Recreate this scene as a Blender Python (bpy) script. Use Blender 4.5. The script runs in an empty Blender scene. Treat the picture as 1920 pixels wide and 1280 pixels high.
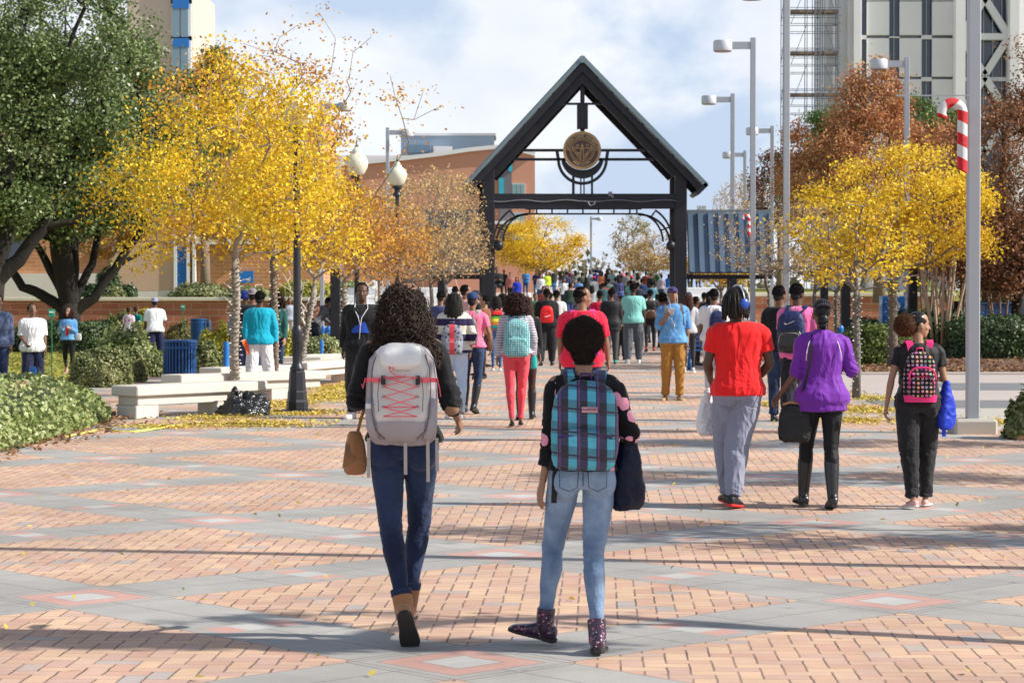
import bpy, bmesh, math, random, time
import numpy as np
from mathutils import Vector, Matrix, Quaternion, noise as mnoise
R = math.radians
PI = math.pi
rnd = random.Random(7)
scene = bpy.context.scene
COL = scene.collection

# ---------------------------------------------------------------- camera
FPX = 4390.0                       # focal length in pixels of the 1920 px wide photograph
CAM_H = 1.65
PITCH = math.atan(84.0 / FPX)
cam_d = bpy.data.cameras.new('camera')
cam = bpy.data.objects.new('camera', cam_d)
COL.objects.link(cam)
cam.location = (0, 0, CAM_H)
cam.rotation_euler = (PI / 2 - PITCH, 0, 0)
cam_d.sensor_width = 36.0
cam_d.lens = FPX / 1920.0 * 36.0
cam_d.clip_start = 0.1
cam_d.clip_end = 3000
cam_d.dof.use_dof = True
cam_d.dof.focus_distance = 14.0
cam_d.dof.aperture_fstop = 11.0
scene.camera = cam

# ---------------------------------------------------------------- light
SUN_ELEV, SUN_TY = R(36), -0.17
sd = Vector((1.0, SUN_TY, math.tan(SUN_ELEV))).normalized()      # towards the sun
sun_d = bpy.data.lights.new('sun', 'SUN')
sun_d.energy = 4.3
sun_d.angle = R(0.5)
sun_d.color = (1.0, 0.95, 0.86)
sun = bpy.data.objects.new('sun', sun_d)
COL.objects.link(sun)
sun.rotation_euler = (-sd).to_track_quat('-Z', 'Y').to_euler()
sun.location = (30, 0, 40)

scene.view_settings.view_transform = 'Standard'
scene.view_settings.look = 'None'
scene.view_settings.exposure = 0.66
scene.view_settings.gamma = 1.0

world = bpy.data.worlds.new('World')
scene.world = world
world.use_nodes = True
wn, wl = world.node_tree.nodes, world.node_tree.links
wn.clear()
w_out = wn.new('ShaderNodeOutputWorld')
w_bg = wn.new('ShaderNodeBackground')
w_sky = wn.new('ShaderNodeTexSky')
w_sky.sky_type = 'NISHITA'
w_sky.sun_disc = False
w_sky.sun_elevation = SUN_ELEV
w_sky.sun_rotation = math.atan2(1.0, SUN_TY)
w_tc = wn.new('ShaderNodeTexCoord')
w_mp = wn.new('ShaderNodeMapping')
w_mp.inputs['Scale'].default_value = (1, 1, 1.7)
w_mp.inputs['Location'].default_value = (0.35, 0.0, 0.13)
w_ns = wn.new('ShaderNodeTexNoise')
w_ns.inputs['Scale'].default_value = 8.5
w_ns.inputs['Detail'].default_value = 7
w_ns.inputs['Roughness'].default_value = 0.52
w_ns.inputs['Distortion'].default_value = 0.25
w_rp = wn.new('ShaderNodeValToRGB')
w_rp.color_ramp.elements[0].position = 0.40
w_rp.color_ramp.elements[0].color = (0, 0, 0, 1)
w_rp.color_ramp.elements[1].position = 0.52
w_rp.color_ramp.elements[1].color = (1, 1, 1, 1)
w_n2 = wn.new('ShaderNodeTexNoise')
w_n2.inputs['Scale'].default_value = 19
w_n2.inputs['Detail'].default_value = 5
w_cc = wn.new('ShaderNodeMix'); w_cc.data_type = 'RGBA'
w_cc.inputs['A'].default_value = (6.6, 7.2, 8.2, 1)
w_cc.inputs['B'].default_value = (10.2, 10.2, 10.2, 1)
w_hz = wn.new('ShaderNodeMix'); w_hz.data_type = 'RGBA'; w_hz.inputs['Factor'].default_value = 0.9
w_hz.inputs['B'].default_value = (5.2, 6.4, 8.3, 1)
w_mx = wn.new('ShaderNodeMix'); w_mx.data_type = 'RGBA'
wl.new(w_tc.outputs['Generated'], w_mp.inputs['Vector'])
wl.new(w_mp.outputs['Vector'], w_ns.inputs['Vector'])
wl.new(w_mp.outputs['Vector'], w_n2.inputs['Vector'])
w_sx = wn.new('ShaderNodeSeparateXYZ'); wl.new(w_tc.outputs['Generated'], w_sx.inputs[0])
w_mr = wn.new('ShaderNodeMapRange'); w_mr.inputs['From Min'].default_value = .22; w_mr.inputs['From Max'].default_value = .55
w_mr.inputs['To Min'].default_value = .9; w_mr.inputs['To Max'].default_value = .12
wl.new(w_sx.outputs[2], w_mr.inputs['Value'])
w_cm = wn.new('ShaderNodeMath'); w_cm.operation = 'MULTIPLY'
wl.new(w_ns.outputs['Fac'], w_rp.inputs['Fac'])
wl.new(w_n2.outputs['Fac'], w_cc.inputs['Factor'])
wl.new(w_sky.outputs['Color'], w_hz.inputs['A'])
wl.new(w_mr.outputs['Result'], w_hz.inputs['Factor'])
wl.new(w_rp.outputs['Color'], w_cm.inputs[0]); wl.new(w_mr.outputs['Result'], w_cm.inputs[1])
wl.new(w_cm.outputs[0], w_mx.inputs['Factor'])
wl.new(w_hz.outputs['Result'], w_mx.inputs['A'])
wl.new(w_cc.outputs['Result'], w_mx.inputs['B'])
wl.new(w_mx.outputs['Result'], w_bg.inputs['Color'])
w_bg.inputs['Strength'].default_value = 0.072
wl.new(w_bg.outputs['Background'], w_out.inputs['Surface'])

# ---------------------------------------------------------------- coordinates
def P(px, py, Y):
    """world point at depth Y (metres ahead) that the photograph shows at px, py"""
    dx = (px - 960) / FPX; dy = (640 - py) / FPX
    d = Vector((dx, math.cos(PITCH) + dy * math.sin(PITCH), -math.sin(PITCH) + dy * math.cos(PITCH)))
    return Vector((0, 0, CAM_H)) + d * (Y / d.y)
def S(Y): return FPX / Y            # pixels per metre at depth Y
def GY(py, z=0.0):                  # depth of a ground point seen at py
    return FPX * (CAM_H - z) / (py - 556.0)

# ---------------------------------------------------------------- scene helpers
def tag(o, label=None, cat=None, group=None, kind=None):
    if label: o['label'] = label
    if cat: o['category'] = cat
    if group: o['group'] = group
    if kind: o['kind'] = kind
    return o
def thing(name, label, cat, loc, group=None, rotz=0.0):
    o = bpy.data.objects.new(name, None)
    o.empty_display_size = 0.2
    COL.objects.link(o)
    o.location = loc; o.rotation_euler = (0, 0, rotz)
    tag(o, label, cat, group)
    return o
def link_mesh(name, me, mats, parent=None):
    o = bpy.data.objects.new(name, me)
    COL.objects.link(o)
    if mats is not None:
        for m in (mats if isinstance(mats, (list, tuple)) else [mats]):
            me.materials.append(m)
    if parent is not None: o.parent = parent
    return o
def copy_tree(o, parent=None, mats=None):
    c = o.copy(); COL.objects.link(c)
    c.parent = parent
    for ch in list(o.children): copy_tree(ch, c)
    return c

class MB:
    """collects primitives (world coordinates) into one mesh"""
    def __init__(s): s.v = []; s.f = []; s.mi = []; s.cur = 0
    def add(s, vs, fs):
        b = len(s.v)
        s.v.extend([tuple(v) for v in vs])
        for f in fs:
            s.f.append(tuple(i + b for i in f)); s.mi.append(s.cur)
        return s
    def box(s, c, d, rot=None, bev=0.0):
        hx, hy, hz = d[0] / 2, d[1] / 2, d[2] / 2
        if bev <= 0:
            vs = [Vector((x * hx, y * hy, z * hz)) for z in (-1, 1) for y in (-1, 1) for x in (-1, 1)]
            fs = [(0, 2, 3, 1), (4, 5, 7, 6), (0, 1, 5, 4), (2, 6, 7, 3), (0, 4, 6, 2), (1, 3, 7, 5)]
        else:
            b = min(bev, hx * .9, hy * .9, hz * .9); vs = []; fs = []
            rings = []
            def ring(x, y, z, bb):
                i0 = len(vs)
                for sx, sy in ((1, 1), (-1, 1), (-1, -1), (1, -1)):
                    px, py = sx * x, sy * y
                    if sx * sy > 0: vs.append(Vector((px, py - sy * bb, z))); vs.append(Vector((px - sx * bb, py, z)))
                    else: vs.append(Vector((px - sx * bb, py, z))); vs.append(Vector((px, py - sy * bb, z)))
                rings.append(i0)
            ring(hx - b, hy - b, -hz, b * .6); ring(hx, hy, -hz + b, b); ring(hx, hy, hz - b, b); ring(hx - b, hy - b, hz, b * .6)
            for a, c2 in zip(rings, rings[1:]):
                for i in range(8): fs.append((a + i, a + (i + 1) % 8, c2 + (i + 1) % 8, c2 + i))
            fs.append(tuple(rings[0] + i for i in range(7, -1, -1))); fs.append(tuple(rings[3] + i for i in range(8)))
        if rot is not None: vs = [rot @ v for v in vs]
        c = Vector(c)
        return s.add([v + c for v in vs], fs)
    def bar(s, a, b, w, h=None, up=(0, 0, 1), bev=0.0):
        a, b = Vector(a), Vector(b); h = w if h is None else h
        d = b - a; L = d.length
        if L < 1e-6: return s
        y = d / L; up = Vector(up)
        x = y.cross(up)
        if x.length < 1e-4: x = y.cross(Vector((1, 0, 0)))
        x.normalize(); z = x.cross(y)
        m = Matrix((x, y, z)).transposed()
        return s.box((a + b) / 2, (w, L, h), m, bev)
    def tube(s, pts, rad, n=8, caps=True, up=None, flat=None):
        """rad: number or list; flat=(rx,ry multipliers)"""
        pts = [Vector(p) for p in pts]; k = len(pts)
        if k < 2: return s
        rs = [rad] * k if not hasattr(rad, '__len__') else list(rad)
        t = (pts[1] - pts[0]).normalized()
        ref = Vector(up) if up is not None else (Vector((0, 0, 1)) if abs(t.z) < .9 else Vector((1, 0, 0)))
        x = t.cross(ref)
        if x.length < 1e-5: x = t.cross(Vector((0, 1, 0)))
        x.normalize()
        vs = []; fs = []
        fx, fy = flat if flat else (1, 1)
        for i in range(k):
            if i == 0: d = pts[1] - pts[0]
            elif i == k - 1: d = pts[-1] - pts[-2]
            else: d = pts[i + 1] - pts[i - 1]
            if d.length < 1e-7: d = t
            d = d.normalized()
            if up is not None:
                xx = d.cross(ref)
                x = xx.normalized() if xx.length > 1e-5 else x
            else:
                x = x - d * x.dot(d)
                x = x.normalized() if x.length > 1e-5 else d.orthogonal().normalized()
            y = x.cross(d)
            for j in range(n):
                a = 2 * PI * j / n
                vs.append(pts[i] + x * (math.cos(a) * rs[i] * fx) + y * (math.sin(a) * rs[i] * fy))
        for i in range(k - 1):
            for j in range(n):
                fs.append((i * n + j, i * n + (j + 1) % n, (i + 1) * n + (j + 1) % n, (i + 1) * n + j))
        if caps:
            fs.append(tuple(range(n - 1, -1, -1))); fs.append(tuple((k - 1) * n + j for j in range(n)))
        return s.add(vs, fs)
    def lathe(s, c, prof, n=20, axis=None, sq=None):
        """prof: list of (r, z)"""
        c = Vector(c); vs = []; fs = []
        m = axis
        for r, z in prof:
            for j in range(n):
                a = 2 * PI * j / n
                v = Vector((math.cos(a) * r, math.sin(a) * r, z))
                if m is not None: v = m @ v
                vs.append(c + v)
        k = len(prof)
        for i in range(k - 1):
            for j in range(n):
                fs.append((i * n + j, i * n + (j + 1) % n, (i + 1) * n + (j + 1) % n, (i + 1) * n + j))
        fs.append(tuple(range(n - 1, -1, -1))); fs.append(tuple((k - 1) * n + j for j in range(n)))
        return s.add(vs, fs)
    def loft(s, secs, n=16):
        """secs: (centre, rx, ry, xaxis, yaxis, exponent)"""
        vs = []; fs = []
        for sec in secs:
            c, rx, ry = Vector(sec[0]), sec[1], sec[2]
            xa = Vector(sec[3]) if len(sec) > 3 else Vector((1, 0, 0))
            ya = Vector(sec[4]) if len(sec) > 4 else Vector((0, 1, 0))
            e = sec[5] if len(sec) > 5 else 2.0
            for j in range(n):
                a = 2 * PI * j / n
                ca, sa = math.cos(a), math.sin(a)
                cx = math.copysign(abs(ca) ** (2 / e), ca); sy = math.copysign(abs(sa) ** (2 / e), sa)
                vs.append(c + xa * (cx * rx) + ya * (sy * ry))
        k = len(secs)
        for i in range(k - 1):
            for j in range(n):
                fs.append((i * n + j, i * n + (j + 1) % n, (i + 1) * n + (j + 1) % n, (i + 1) * n + j))
        fs.append(tuple(range(n - 1, -1, -1))); fs.append(tuple((k - 1) * n + j for j in range(n)))
        return s.add(vs, fs)
    def ell(s, c, r, n=12, m=8, rot=None):
        c = Vector(c); vs = []; fs = []
        for i in range(1, m):
            th = PI * i / m
            for j in range(n):
                a = 2 * PI * j / n
                v = Vector((r[0] * math.sin(th) * math.cos(a), r[1] * math.sin(th) * math.sin(a), -r[2] * math.cos(th)))
                if rot is not None: v = rot @ v
                vs.append(c + v)
        b = Vector((0, 0, -r[2])); t = Vector((0, 0, r[2]))
        if rot is not None: b, t = rot @ b, rot @ t
        vs.append(c + b); vs.append(c + t); ib = len(vs) - 2; it = len(vs) - 1
        for i in range(m - 2):
            for j in range(n):
                fs.append((i * n + j, i * n + (j + 1) % n, (i + 1) * n + (j + 1) % n, (i + 1) * n + j))
        for j in range(n):
            fs.append((ib, (j + 1) % n, j)); fs.append((it, (m - 2) * n + j, (m - 2) * n + (j + 1) % n))
        return s.add(vs, fs)
    def poly(s, pts, thick, nrm):
        """extruded polygon"""
        n = len(pts); nv = Vector(nrm).normalized() * thick
        vs = [Vector(p) for p in pts] + [Vector(p) + nv for p in pts]
        fs = [tuple(range(n)), tuple(range(2 * n - 1, n - 1, -1))]
        for i in range(n): fs.append((i, (i + 1) % n, n + (i + 1) % n, n + i))
        return s.add(vs, fs)
    def mesh(s, name, origin=(0, 0, 0), smooth=False):
        me = bpy.data.meshes.new(name)
        o = Vector(origin)
        me.from_pydata([(v[0] - o.x, v[1] - o.y, v[2] - o.z) for v in s.v], [], s.f)
        me.update()
        if smooth: me.polygons.foreach_set('use_smooth', [True] * len(me.polygons))
        if any(s.mi): me.polygons.foreach_set('material_index', s.mi)
        return me
    def part(s, name, mat, parent, smooth=False, fix=True):
        org = parent.location if parent is not None and parent.parent is None else (
            parent.parent.location if parent is not None else Vector((0, 0, 0)))
        me = s.mesh(name, org, smooth)
        if fix: fix_normals(me)
        if smooth == 'auto': shade_auto(me)
        return link_mesh(name, me, mat, parent)
    def top(s, name, mat, label, cat, loc, group=None, kind=None, smooth=False):
        me = s.mesh(name, loc, smooth)
        fix_normals(me)
        if smooth == 'auto': shade_auto(me)
        o = link_mesh(name, me, mat)
        o.location = loc
        return tag(o, label, cat, group, kind)
def fix_normals(me):
    bm = bmesh.new(); bm.from_mesh(me)
    bmesh.ops.recalc_face_normals(bm, faces=bm.faces)
    bm.to_mesh(me); bm.free()
def shade_auto(me, ang=40):
    me.polygons.foreach_set('use_smooth', [True] * len(me.polygons))
    try: me.set_sharp_from_angle(angle=R(ang))
    except Exception: pass
def np_mesh(name, verts, quads):
    me = bpy.data.meshes.new(name)
    verts = np.asarray(verts, dtype=np.float32); quads = np.asarray(quads, dtype=np.int32)
    k = quads.shape[1]
    me.vertices.add(len(verts)); me.vertices.foreach_set('co', verts.ravel())
    me.loops.add(quads.size); me.loops.foreach_set('vertex_index', quads.ravel())
    me.polygons.add(len(quads))
    me.polygons.foreach_set('loop_start', np.arange(0, quads.size, k, dtype=np.int32))
    me.update(calc_edges=True)
    return me

# ---------------------------------------------------------------- materials
class N:
    """tiny node-tree writer"""
    def __init__(s, name):
        s.m = bpy.data.materials.new(name); s.m.use_nodes = True
        s.t = s.m.node_tree; s.n = s.t.nodes; s.l = s.t.links
        s.n.clear(); s.out = s.n.new('ShaderNodeOutputMaterial')
    def new(s, t, **kw):
        nd = s.n.new('ShaderNode' + t)
        for k, v in kw.items(): setattr(nd, k, v)
        return nd
    def set(s, sock, v):
        if hasattr(v, 'is_output'): s.l.new(v, sock)
        else:
            if sock.type == 'RGBA' and len(v) == 3: v = (*v, 1)
            sock.default_value = v
    def math(s, op, a, b=0.0, c=0.0):
        nd = s.n.new('ShaderNodeMath'); nd.operation = op
        s.set(nd.inputs[0], a); s.set(nd.inputs[1], b)
        if op in ('WRAP', 'MULTIPLY_ADD', 'COMPARE'): s.set(nd.inputs[2], c)
        return nd.outputs[0]
    def mix(s, f, a, b, bt='MIX'):
        nd = s.n.new('ShaderNodeMix'); nd.data_type = 'RGBA'; nd.blend_type = bt
        s.set(nd.inputs['Factor'], f); s.set(nd.inputs['A'], a); s.set(nd.inputs['B'], b)
        return nd.outputs['Result']
    def noise(s, vec, scale, detail=3, rough=.55):
        nd = s.n.new('ShaderNodeTexNoise'); nd.inputs['Scale'].default_value = scale
        nd.inputs['Detail'].default_value = detail; nd.inputs['Roughness'].default_value = rough
        if vec is not None: s.l.new(vec, nd.inputs['Vector'])
        return nd.outputs['Fac']
    def ramp(s, f, stops, interp='LINEAR'):
        nd = s.n.new('ShaderNodeValToRGB'); cr = nd.color_ramp; cr.interpolation = interp
        while len(cr.elements) > 1: cr.elements.remove(cr.elements[-1])
        cr.elements[0].position = stops[0][0]; cr.elements[0].color = (*stops[0][1], 1)
        for p, c in stops[1:]:
            e = cr.elements.new(p); e.color = (*c, 1)
        s.set(nd.inputs['Fac'], f)
        return nd.outputs['Color']
    def obj(s): return s.n.new('ShaderNodeTexCoord').outputs['Object']
    def bsdf(s, col, rough=.7, metal=0.0, spec=.5, bump=None, bs=.3, bd=.01, sheen=0, coat=0, sss=0):
        b = s.n.new('ShaderNodeBsdfPrincipled')
        s.set(b.inputs['Base Color'], col); s.set(b.inputs['Roughness'], rough)
        b.inputs['Metallic'].default_value = metal; b.inputs['Specular IOR Level'].default_value = spec
        if sheen: b.inputs['Sheen Weight'].default_value = sheen
        if coat: b.inputs['Coat Weight'].default_value = coat
        if bump is not None:
            bn = s.n.new('ShaderNodeBump'); bn.inputs['Strength'].default_value = bs; bn.inputs['Distance'].default_value = bd
            s.l.new(bump, bn.inputs['Height']); s.l.new(bn.outputs['Normal'], b.inputs['Normal'])
        s.l.new(b.outputs['BSDF'], s.out.inputs['Surface'])
        return b
MATS = {}
def pbr(name, col, rough=.7, var=.12, scale=6., bump=0.25, bscale=40., metal=0., spec=.4, bd=.004, sheen=0, coat=0):
    if name in MATS: return MATS[name]
    n = N(name); o = n.obj()
    f = n.noise(o, scale, 4)
    c = n.mix(f, tuple(x * (1 - var) for x in col), tuple(min(1, x * (1 + var)) for x in col))
    bn = n.noise(o, bscale, 4)
    n.bsdf(c, rough, metal, spec, bn if bump else None, bump, bd, sheen, coat)
    MATS[name] = n.m
    return n.m
def cloth(col, rough=.85, fold=0.5, fs=9.0, name=None, var=.12, sheen=.15, spec=.2, stretch=(1, 1, .45)):
    key = name or 'fabric_%02x%02x%02x_%d' % (int(col[0] * 255), int(col[1] * 255), int(col[2] * 255), int(fold * 100))
    if key in MATS: return MATS[key]
    n = N(key); o = n.obj()
    mp = n.new('Mapping'); n.l.new(o, mp.inputs['Vector']); mp.inputs['Scale'].default_value = stretch
    f = n.noise(mp.outputs['Vector'], fs, 3, .5)
    w = n.noise(o, 260, 2)
    c = n.mix(f, tuple(x * (1 - var) for x in col), tuple(min(1, x * (1 + var)) for x in col))
    rg = n.new('TexNoise'); rg.inputs['Scale'].default_value = fs * .9; rg.inputs['Detail'].default_value = 2; rg.inputs['Distortion'].default_value = .6; n.l.new(mp.outputs['Vector'], rg.inputs['Vector'])
    rd = n.math('ABSOLUTE', n.math('SUBTRACT', rg.outputs['Fac'], .5))
    h = n.math('MULTIPLY_ADD', w, .02, n.math('SUBTRACT', n.math('MULTIPLY', f, .6), n.math('MULTIPLY', rd, 2.2)))
    n.bsdf(c, rough, 0, spec, h, fold, .05, sheen)
    MATS[key] = n.m
    return n.m
def leafmat(name, cols, trans=.35, rough=.55, spec=.25, pos=None):
    if name in MATS: return MATS[name]
    n = N(name)
    g = n.new('NewGeometry')
    k = len(cols)
    st = [((i / max(1, k - 1)) if pos is None else pos[i], c) for i, c in enumerate(cols)]
    ob = n.obj()
    big = n.noise(ob, .55, 2)
    f = n.math('ADD', n.math('MULTIPLY', g.outputs['Random Per Island'], .62), n.math('MULTIPLY', n.math('SUBTRACT', big, .28), .95))
    c = n.ramp(f, st)
    b = n.bsdf(c, rough, 0, spec)
    if trans:
        t = n.new('BsdfTranslucent'); n.l.new(c, t.inputs['Color'])
        ms = n.new('MixShader'); ms.inputs['Fac'].default_value = trans
        n.l.new(b.outputs['BSDF'], ms.inputs[1]); n.l.new(t.outputs['BSDF'], ms.inputs[2])
        n.l.new(ms.outputs['Shader'], n.out.inputs['Surface'])
    MATS[name] = n.m
    return n.m
# ================================================================= ground
def voro_d(n, vec, sc):
    v = n.new('TexVoronoi'); v.inputs['Scale'].default_value = sc; n.l.new(vec, v.inputs['Vector']); return v.outputs['Distance']
def paving_material():
    n = N('walkway_paving')
    g = n.new('NewGeometry')
    sp = n.new('SeparateXYZ'); n.l.new(g.outputs['Position'], sp.inputs[0])
    x, y = sp.outputs[0], sp.outputs[1]
    th = R(2.1); c, s = math.cos(th), math.sin(th)
    ox, oy = -0.07, 14.97
    wx = n.math('MULTIPLY', n.math('SUBTRACT', n.noise(g.outputs['Position'], 9, 2), .5), .016); wy = n.math('MULTIPLY', n.math('SUBTRACT', n.noise(g.outputs['Position'], 7.3, 2), .5), .016)
    x = n.math('ADD', x, wx); y = n.math('ADD', y, wy)
    x = n.math('SUBTRACT', x, ox); y = n.math('SUBTRACT', y, oy)
    u = n.math('SUBTRACT', n.math('MULTIPLY', x, c), n.math('MULTIPLY', y, s))
    v = n.math('ADD', n.math('MULTIPLY', x, s), n.math('MULTIPLY', y, c))
    q = math.sqrt(.5)
    a = n.math('MULTIPLY', n.math('ADD', u, v), q)
    b = n.math('MULTIPLY', n.math('SUBTRACT', v, u), q)
    T = 3.12
    fa = n.math('ABSOLUTE', n.math('WRAP', a, T / 2, -T / 2)); fb = n.math('ABSOLUTE', n.math('WRAP', b, T / 2, -T / 2))
    W = .34
    band = n.math('MAXIMUM', n.math('LESS_THAN', fa, W), n.math('LESS_THAN', fb, W))
    m1 = n.math('MAXIMUM', fa, fb)
    ga, gb = n.math('SUBTRACT', T / 2, fa), n.math('SUBTRACT', T / 2, fb)
    m2 = n.math('MINIMUM', n.math('MAXIMUM', fa, gb), n.math('MAXIMUM', fb, ga))
    m3 = n.math('MINIMUM', n.math('MAXIMUM', n.math('MULTIPLY', fa, .4), gb), n.math('MAXIMUM', n.math('MULTIPLY', fb, .4), ga))
    white = n.math('MAXIMUM', n.math('LESS_THAN', m1, .135), n.math('LESS_THAN', m2, .10))
    pink = n.math('MAXIMUM', n.math('LESS_THAN', m1, .27), n.math('LESS_THAN', m3, .10))
    # herringbone
    U = n.math('DIVIDE', u, .103); V = n.math('DIVIDE', v, .103)
    fu, fv = n.math('FLOOR', U), n.math('FLOOR', V)
    ru, rv = n.math('FRACT', U), n.math('FRACT', V)
    k = n.math('FLOORED_MODULO', n.math('SUBTRACT', fu, fv), 4.0)
    k = n.math('ROUND', k)
    hz = n.math('LESS_THAN', k, 1.5)
    nh = n.math('SUBTRACT', 1.0, hz)
    is2 = n.math('MULTIPLY', nh, n.math('LESS_THAN', k, 2.5))
    kk = n.math('MULTIPLY', k, hz)
    lx = n.math('ADD', ru, kk)
    ly = n.math('ADD', rv, is2)
    Lx = n.math('ADD', 1.0, hz); Ly = n.math('ADD', 1.0, nh)
    dx = n.math('MINIMUM', lx, n.math('SUBTRACT', Lx, lx))
    dy = n.math('MINIMUM', ly, n.math('SUBTRACT', Ly, ly))
    idx = n.math('SUBTRACT', fu, kk); idy = n.math('SUBTRACT', fv, is2)
    cb = n.new('CombineXYZ'); n.l.new(idx, cb.inputs[0]); n.l.new(idy, cb.inputs[1])
    wn_ = n.new('TexWhiteNoise', noise_dimensions='2D'); n.l.new(cb.outputs[0], wn_.inputs['Vector'])
    rv_ = wn_.outputs['Value']
    brick = n.ramp(rv_, [(0, (.58, .355, .275)), (.3, (.65, .43, .31)), (.55, (.71, .50, .34)), (.75, (.58, .385, .32)), (.92, (.67, .46, .34)), (.97, (.47, .41, .39))], 'LINEAR')
    joint = n.math('MAXIMUM', n.math('LESS_THAN', dx, .052), n.math('MULTIPLY', n.math('LESS_THAN', dy, .03), .8))
    # slabs of the grey bands
    def near(t, w): return n.math('LESS_THAN', n.math('ABSOLUTE', t), w)
    inA = n.math('LESS_THAN', fa, W)
    along = n.math('WRAP', n.math('ADD', n.math('ADD', b, T / 8), 0.0), T / 8, -T / 8)
    along2 = n.math('WRAP', n.math('ADD', a, T / 8), T / 8, -T / 8)
    jA = n.math('MULTIPLY', inA, n.math('MAXIMUM', near(fa, .005), near(along, .005)))
    inB = n.math('MULTIPLY', n.math('SUBTRACT', 1.0, inA), n.math('LESS_THAN', fb, W))
    jB = n.math('MULTIPLY', inB, n.math('MAXIMUM', near(fb, .005), near(along2, .005)))
    edge = n.math('MAXIMUM', near(n.math('SUBTRACT', fa, W), .006), near(n.math('SUBTRACT', fb, W), .006))
    jS = n.math('MAXIMUM', jA, jB)
    pos = g.outputs['Position']
    gn = n.noise(pos, 3.0, 4); gf = n.noise(pos, 60, 3)
    ia = n.math('FLOOR', n.math('DIVIDE', a, T / 4)); ib = n.math('FLOOR', n.math('DIVIDE', b, T / 4))
    cb2 = n.new('CombineXYZ'); n.l.new(ia, cb2.inputs[0]); n.l.new(ib, cb2.inputs[1])
    wn2 = n.new('TexWhiteNoise', noise_dimensions='2D'); n.l.new(cb2.outputs[0], wn2.inputs['Vector'])
    slab = n.ramp(n.math('ADD', n.math('MULTIPLY', gf, .5), n.math('MULTIPLY', wn2.outputs['Value'], .5)), [(0, (.36, .355, .345)), (1, (.455, .448, .435))])
    col = n.mix(n.math('MULTIPLY', joint, n.ramp(n.noise(g.outputs['Position'], 2.2, 4), [(.3, (.45, .45, .45)), (.65, (1, 1, 1))])), brick, (.15, .105, .085))
    col = n.mix(band, col, slab)
    col = n.mix(n.math('MULTIPLY', n.math('MULTIPLY', jS, band), .75), col, (.15, .14, .14))
    col = n.mix(n.math('MULTIPLY', pink, band), col, n.mix(gf, (.56, .33, .29), (.64, .40, .35)))
    col = n.mix(white, col, n.mix(gf, (.50, .505, .50), (.60, .60, .585)))
    rim = n.math('MULTIPLY', near(n.math('SUBTRACT', m1, .135), .005), 1.0)
    rim = n.math('MAXIMUM', rim, near(n.math('SUBTRACT', m1, .27), .005))
    outer = n.math('MULTIPLY', edge, n.math('GREATER_THAN', m1, W - .007))
    col = n.mix(n.math('MULTIPLY', n.math('MAXIMUM', rim, outer), .6), col, (.2, .15, .13))
    fine = n.noise(pos, 140, 3)
    col = n.mix(1.0, col, n.ramp(fine, [(.3, (.88, .88, .88)), (.7, (1.06, 1.06, 1.06))]), 'MULTIPLY')
    stain = n.ramp(n.noise(pos, .8, 6, .65), [(.3, (.74, .73, .72)), (.62, (1.06, 1.06, 1.05))])
    col = n.mix(1.0, col, stain, 'MULTIPLY')
    spots = n.ramp(n.noise(pos, 7.0, 2, .5), [(.22, (.72, .7, .68)), (.32, (1, 1, 1))])
    col = n.mix(1.0, col, spots, 'MULTIPLY')
    col = n.mix(1.0, col, (.90, .88, .865), 'MULTIPLY')
    gum = voro_d(n, pos, 2.1); col = n.mix(n.math('MULTIPLY', n.math('LESS_THAN', gum, .035), .55), col, (.10, .09, .08))
    jj = n.math('MULTIPLY', n.math('SUBTRACT', 1.0, band), joint)
    h = n.math('SUBTRACT', n.math('MULTIPLY', fine, .15), n.math('MAXIMUM', jj, n.math('MULTIPLY', n.math('MAXIMUM', jS, 0.0), band)))
    n.bsdf(col, .72, 0, .35, h, .5, .004)
    return n.m
def grid_sheet(name, x0, x1, y0, y1, nx, ny, zf, mat, smooth=True):
    xs = np.linspace(x0, x1, nx + 1); ys = np.linspace(y0, y1, ny + 1)
    vs = [(x, y, zf(x, y)) for y in ys for x in xs]
    fs = [(j * (nx + 1) + i, j * (nx + 1) + i + 1, (j + 1) * (nx + 1) + i + 1, (j + 1) * (nx + 1) + i) for j in range(ny) for i in range(nx)]
    me = bpy.data.meshes.new(name); me.from_pydata(vs, [], fs); me.update()
    if smooth: me.polygons.foreach_set('use_smooth', [True] * len(me.polygons))
    o = link_mesh(name, me, mat); o['kind'] = 'structure'
    return o
paving = paving_material()
grid_sheet('walkway', -8.2, 9.0, 2, 88, 4, 8, lambda x, y: 0.0, paving)
grid_sheet('side_path', -32, -8.2, 8, 41, 2, 2, lambda x, y: 0.0, paving)
RK = 2.2 / 87
def ramp_z(y): return max(0.0, min(2.4, (y - 88) * RK))
ramp_m = pbr('far_paving', (.44, .38, .35), .8, .1, 1.5)
grid_sheet('walkway_ramp', -5.2, 6.6, 88, 215, 2, 60, lambda x, y: ramp_z(y), ramp_m)
def ground_z(x, y):
    z = -0.02
    if y > 41 and x < -8.0:
        t = min(1, (y - 41) / 5.0) * min(1, (-8.0 - x) / 1.5)
        z -= 0.3 * t
    return z
def lawn_material():
    n = N('autumn_lawn'); g = n.new('NewGeometry')
    f = n.noise(g.outputs['Position'], .45, 5, .6); f2 = n.noise(g.outputs['Position'], 9, 4)
    c = n.ramp(n.math('ADD', n.math('MULTIPLY', f, .6), n.math('MULTIPLY', f2, .4)),
               [(.32, (.10, .13, .03)), (.5, (.24, .24, .06)), (.66, (.38, .31, .09))])
    n.bsdf(c, .95, 0, .1, f2, .8, .05)
    return n.m
lawn = lawn_material()
grid_sheet('ground', -120, 150, -6, 118, 135, 62, ground_z, lawn)
grid_sheet('far_ground', -1500, 1500, 118, 2600, 2, 2, lambda x, y: -0.3, lawn)
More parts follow.
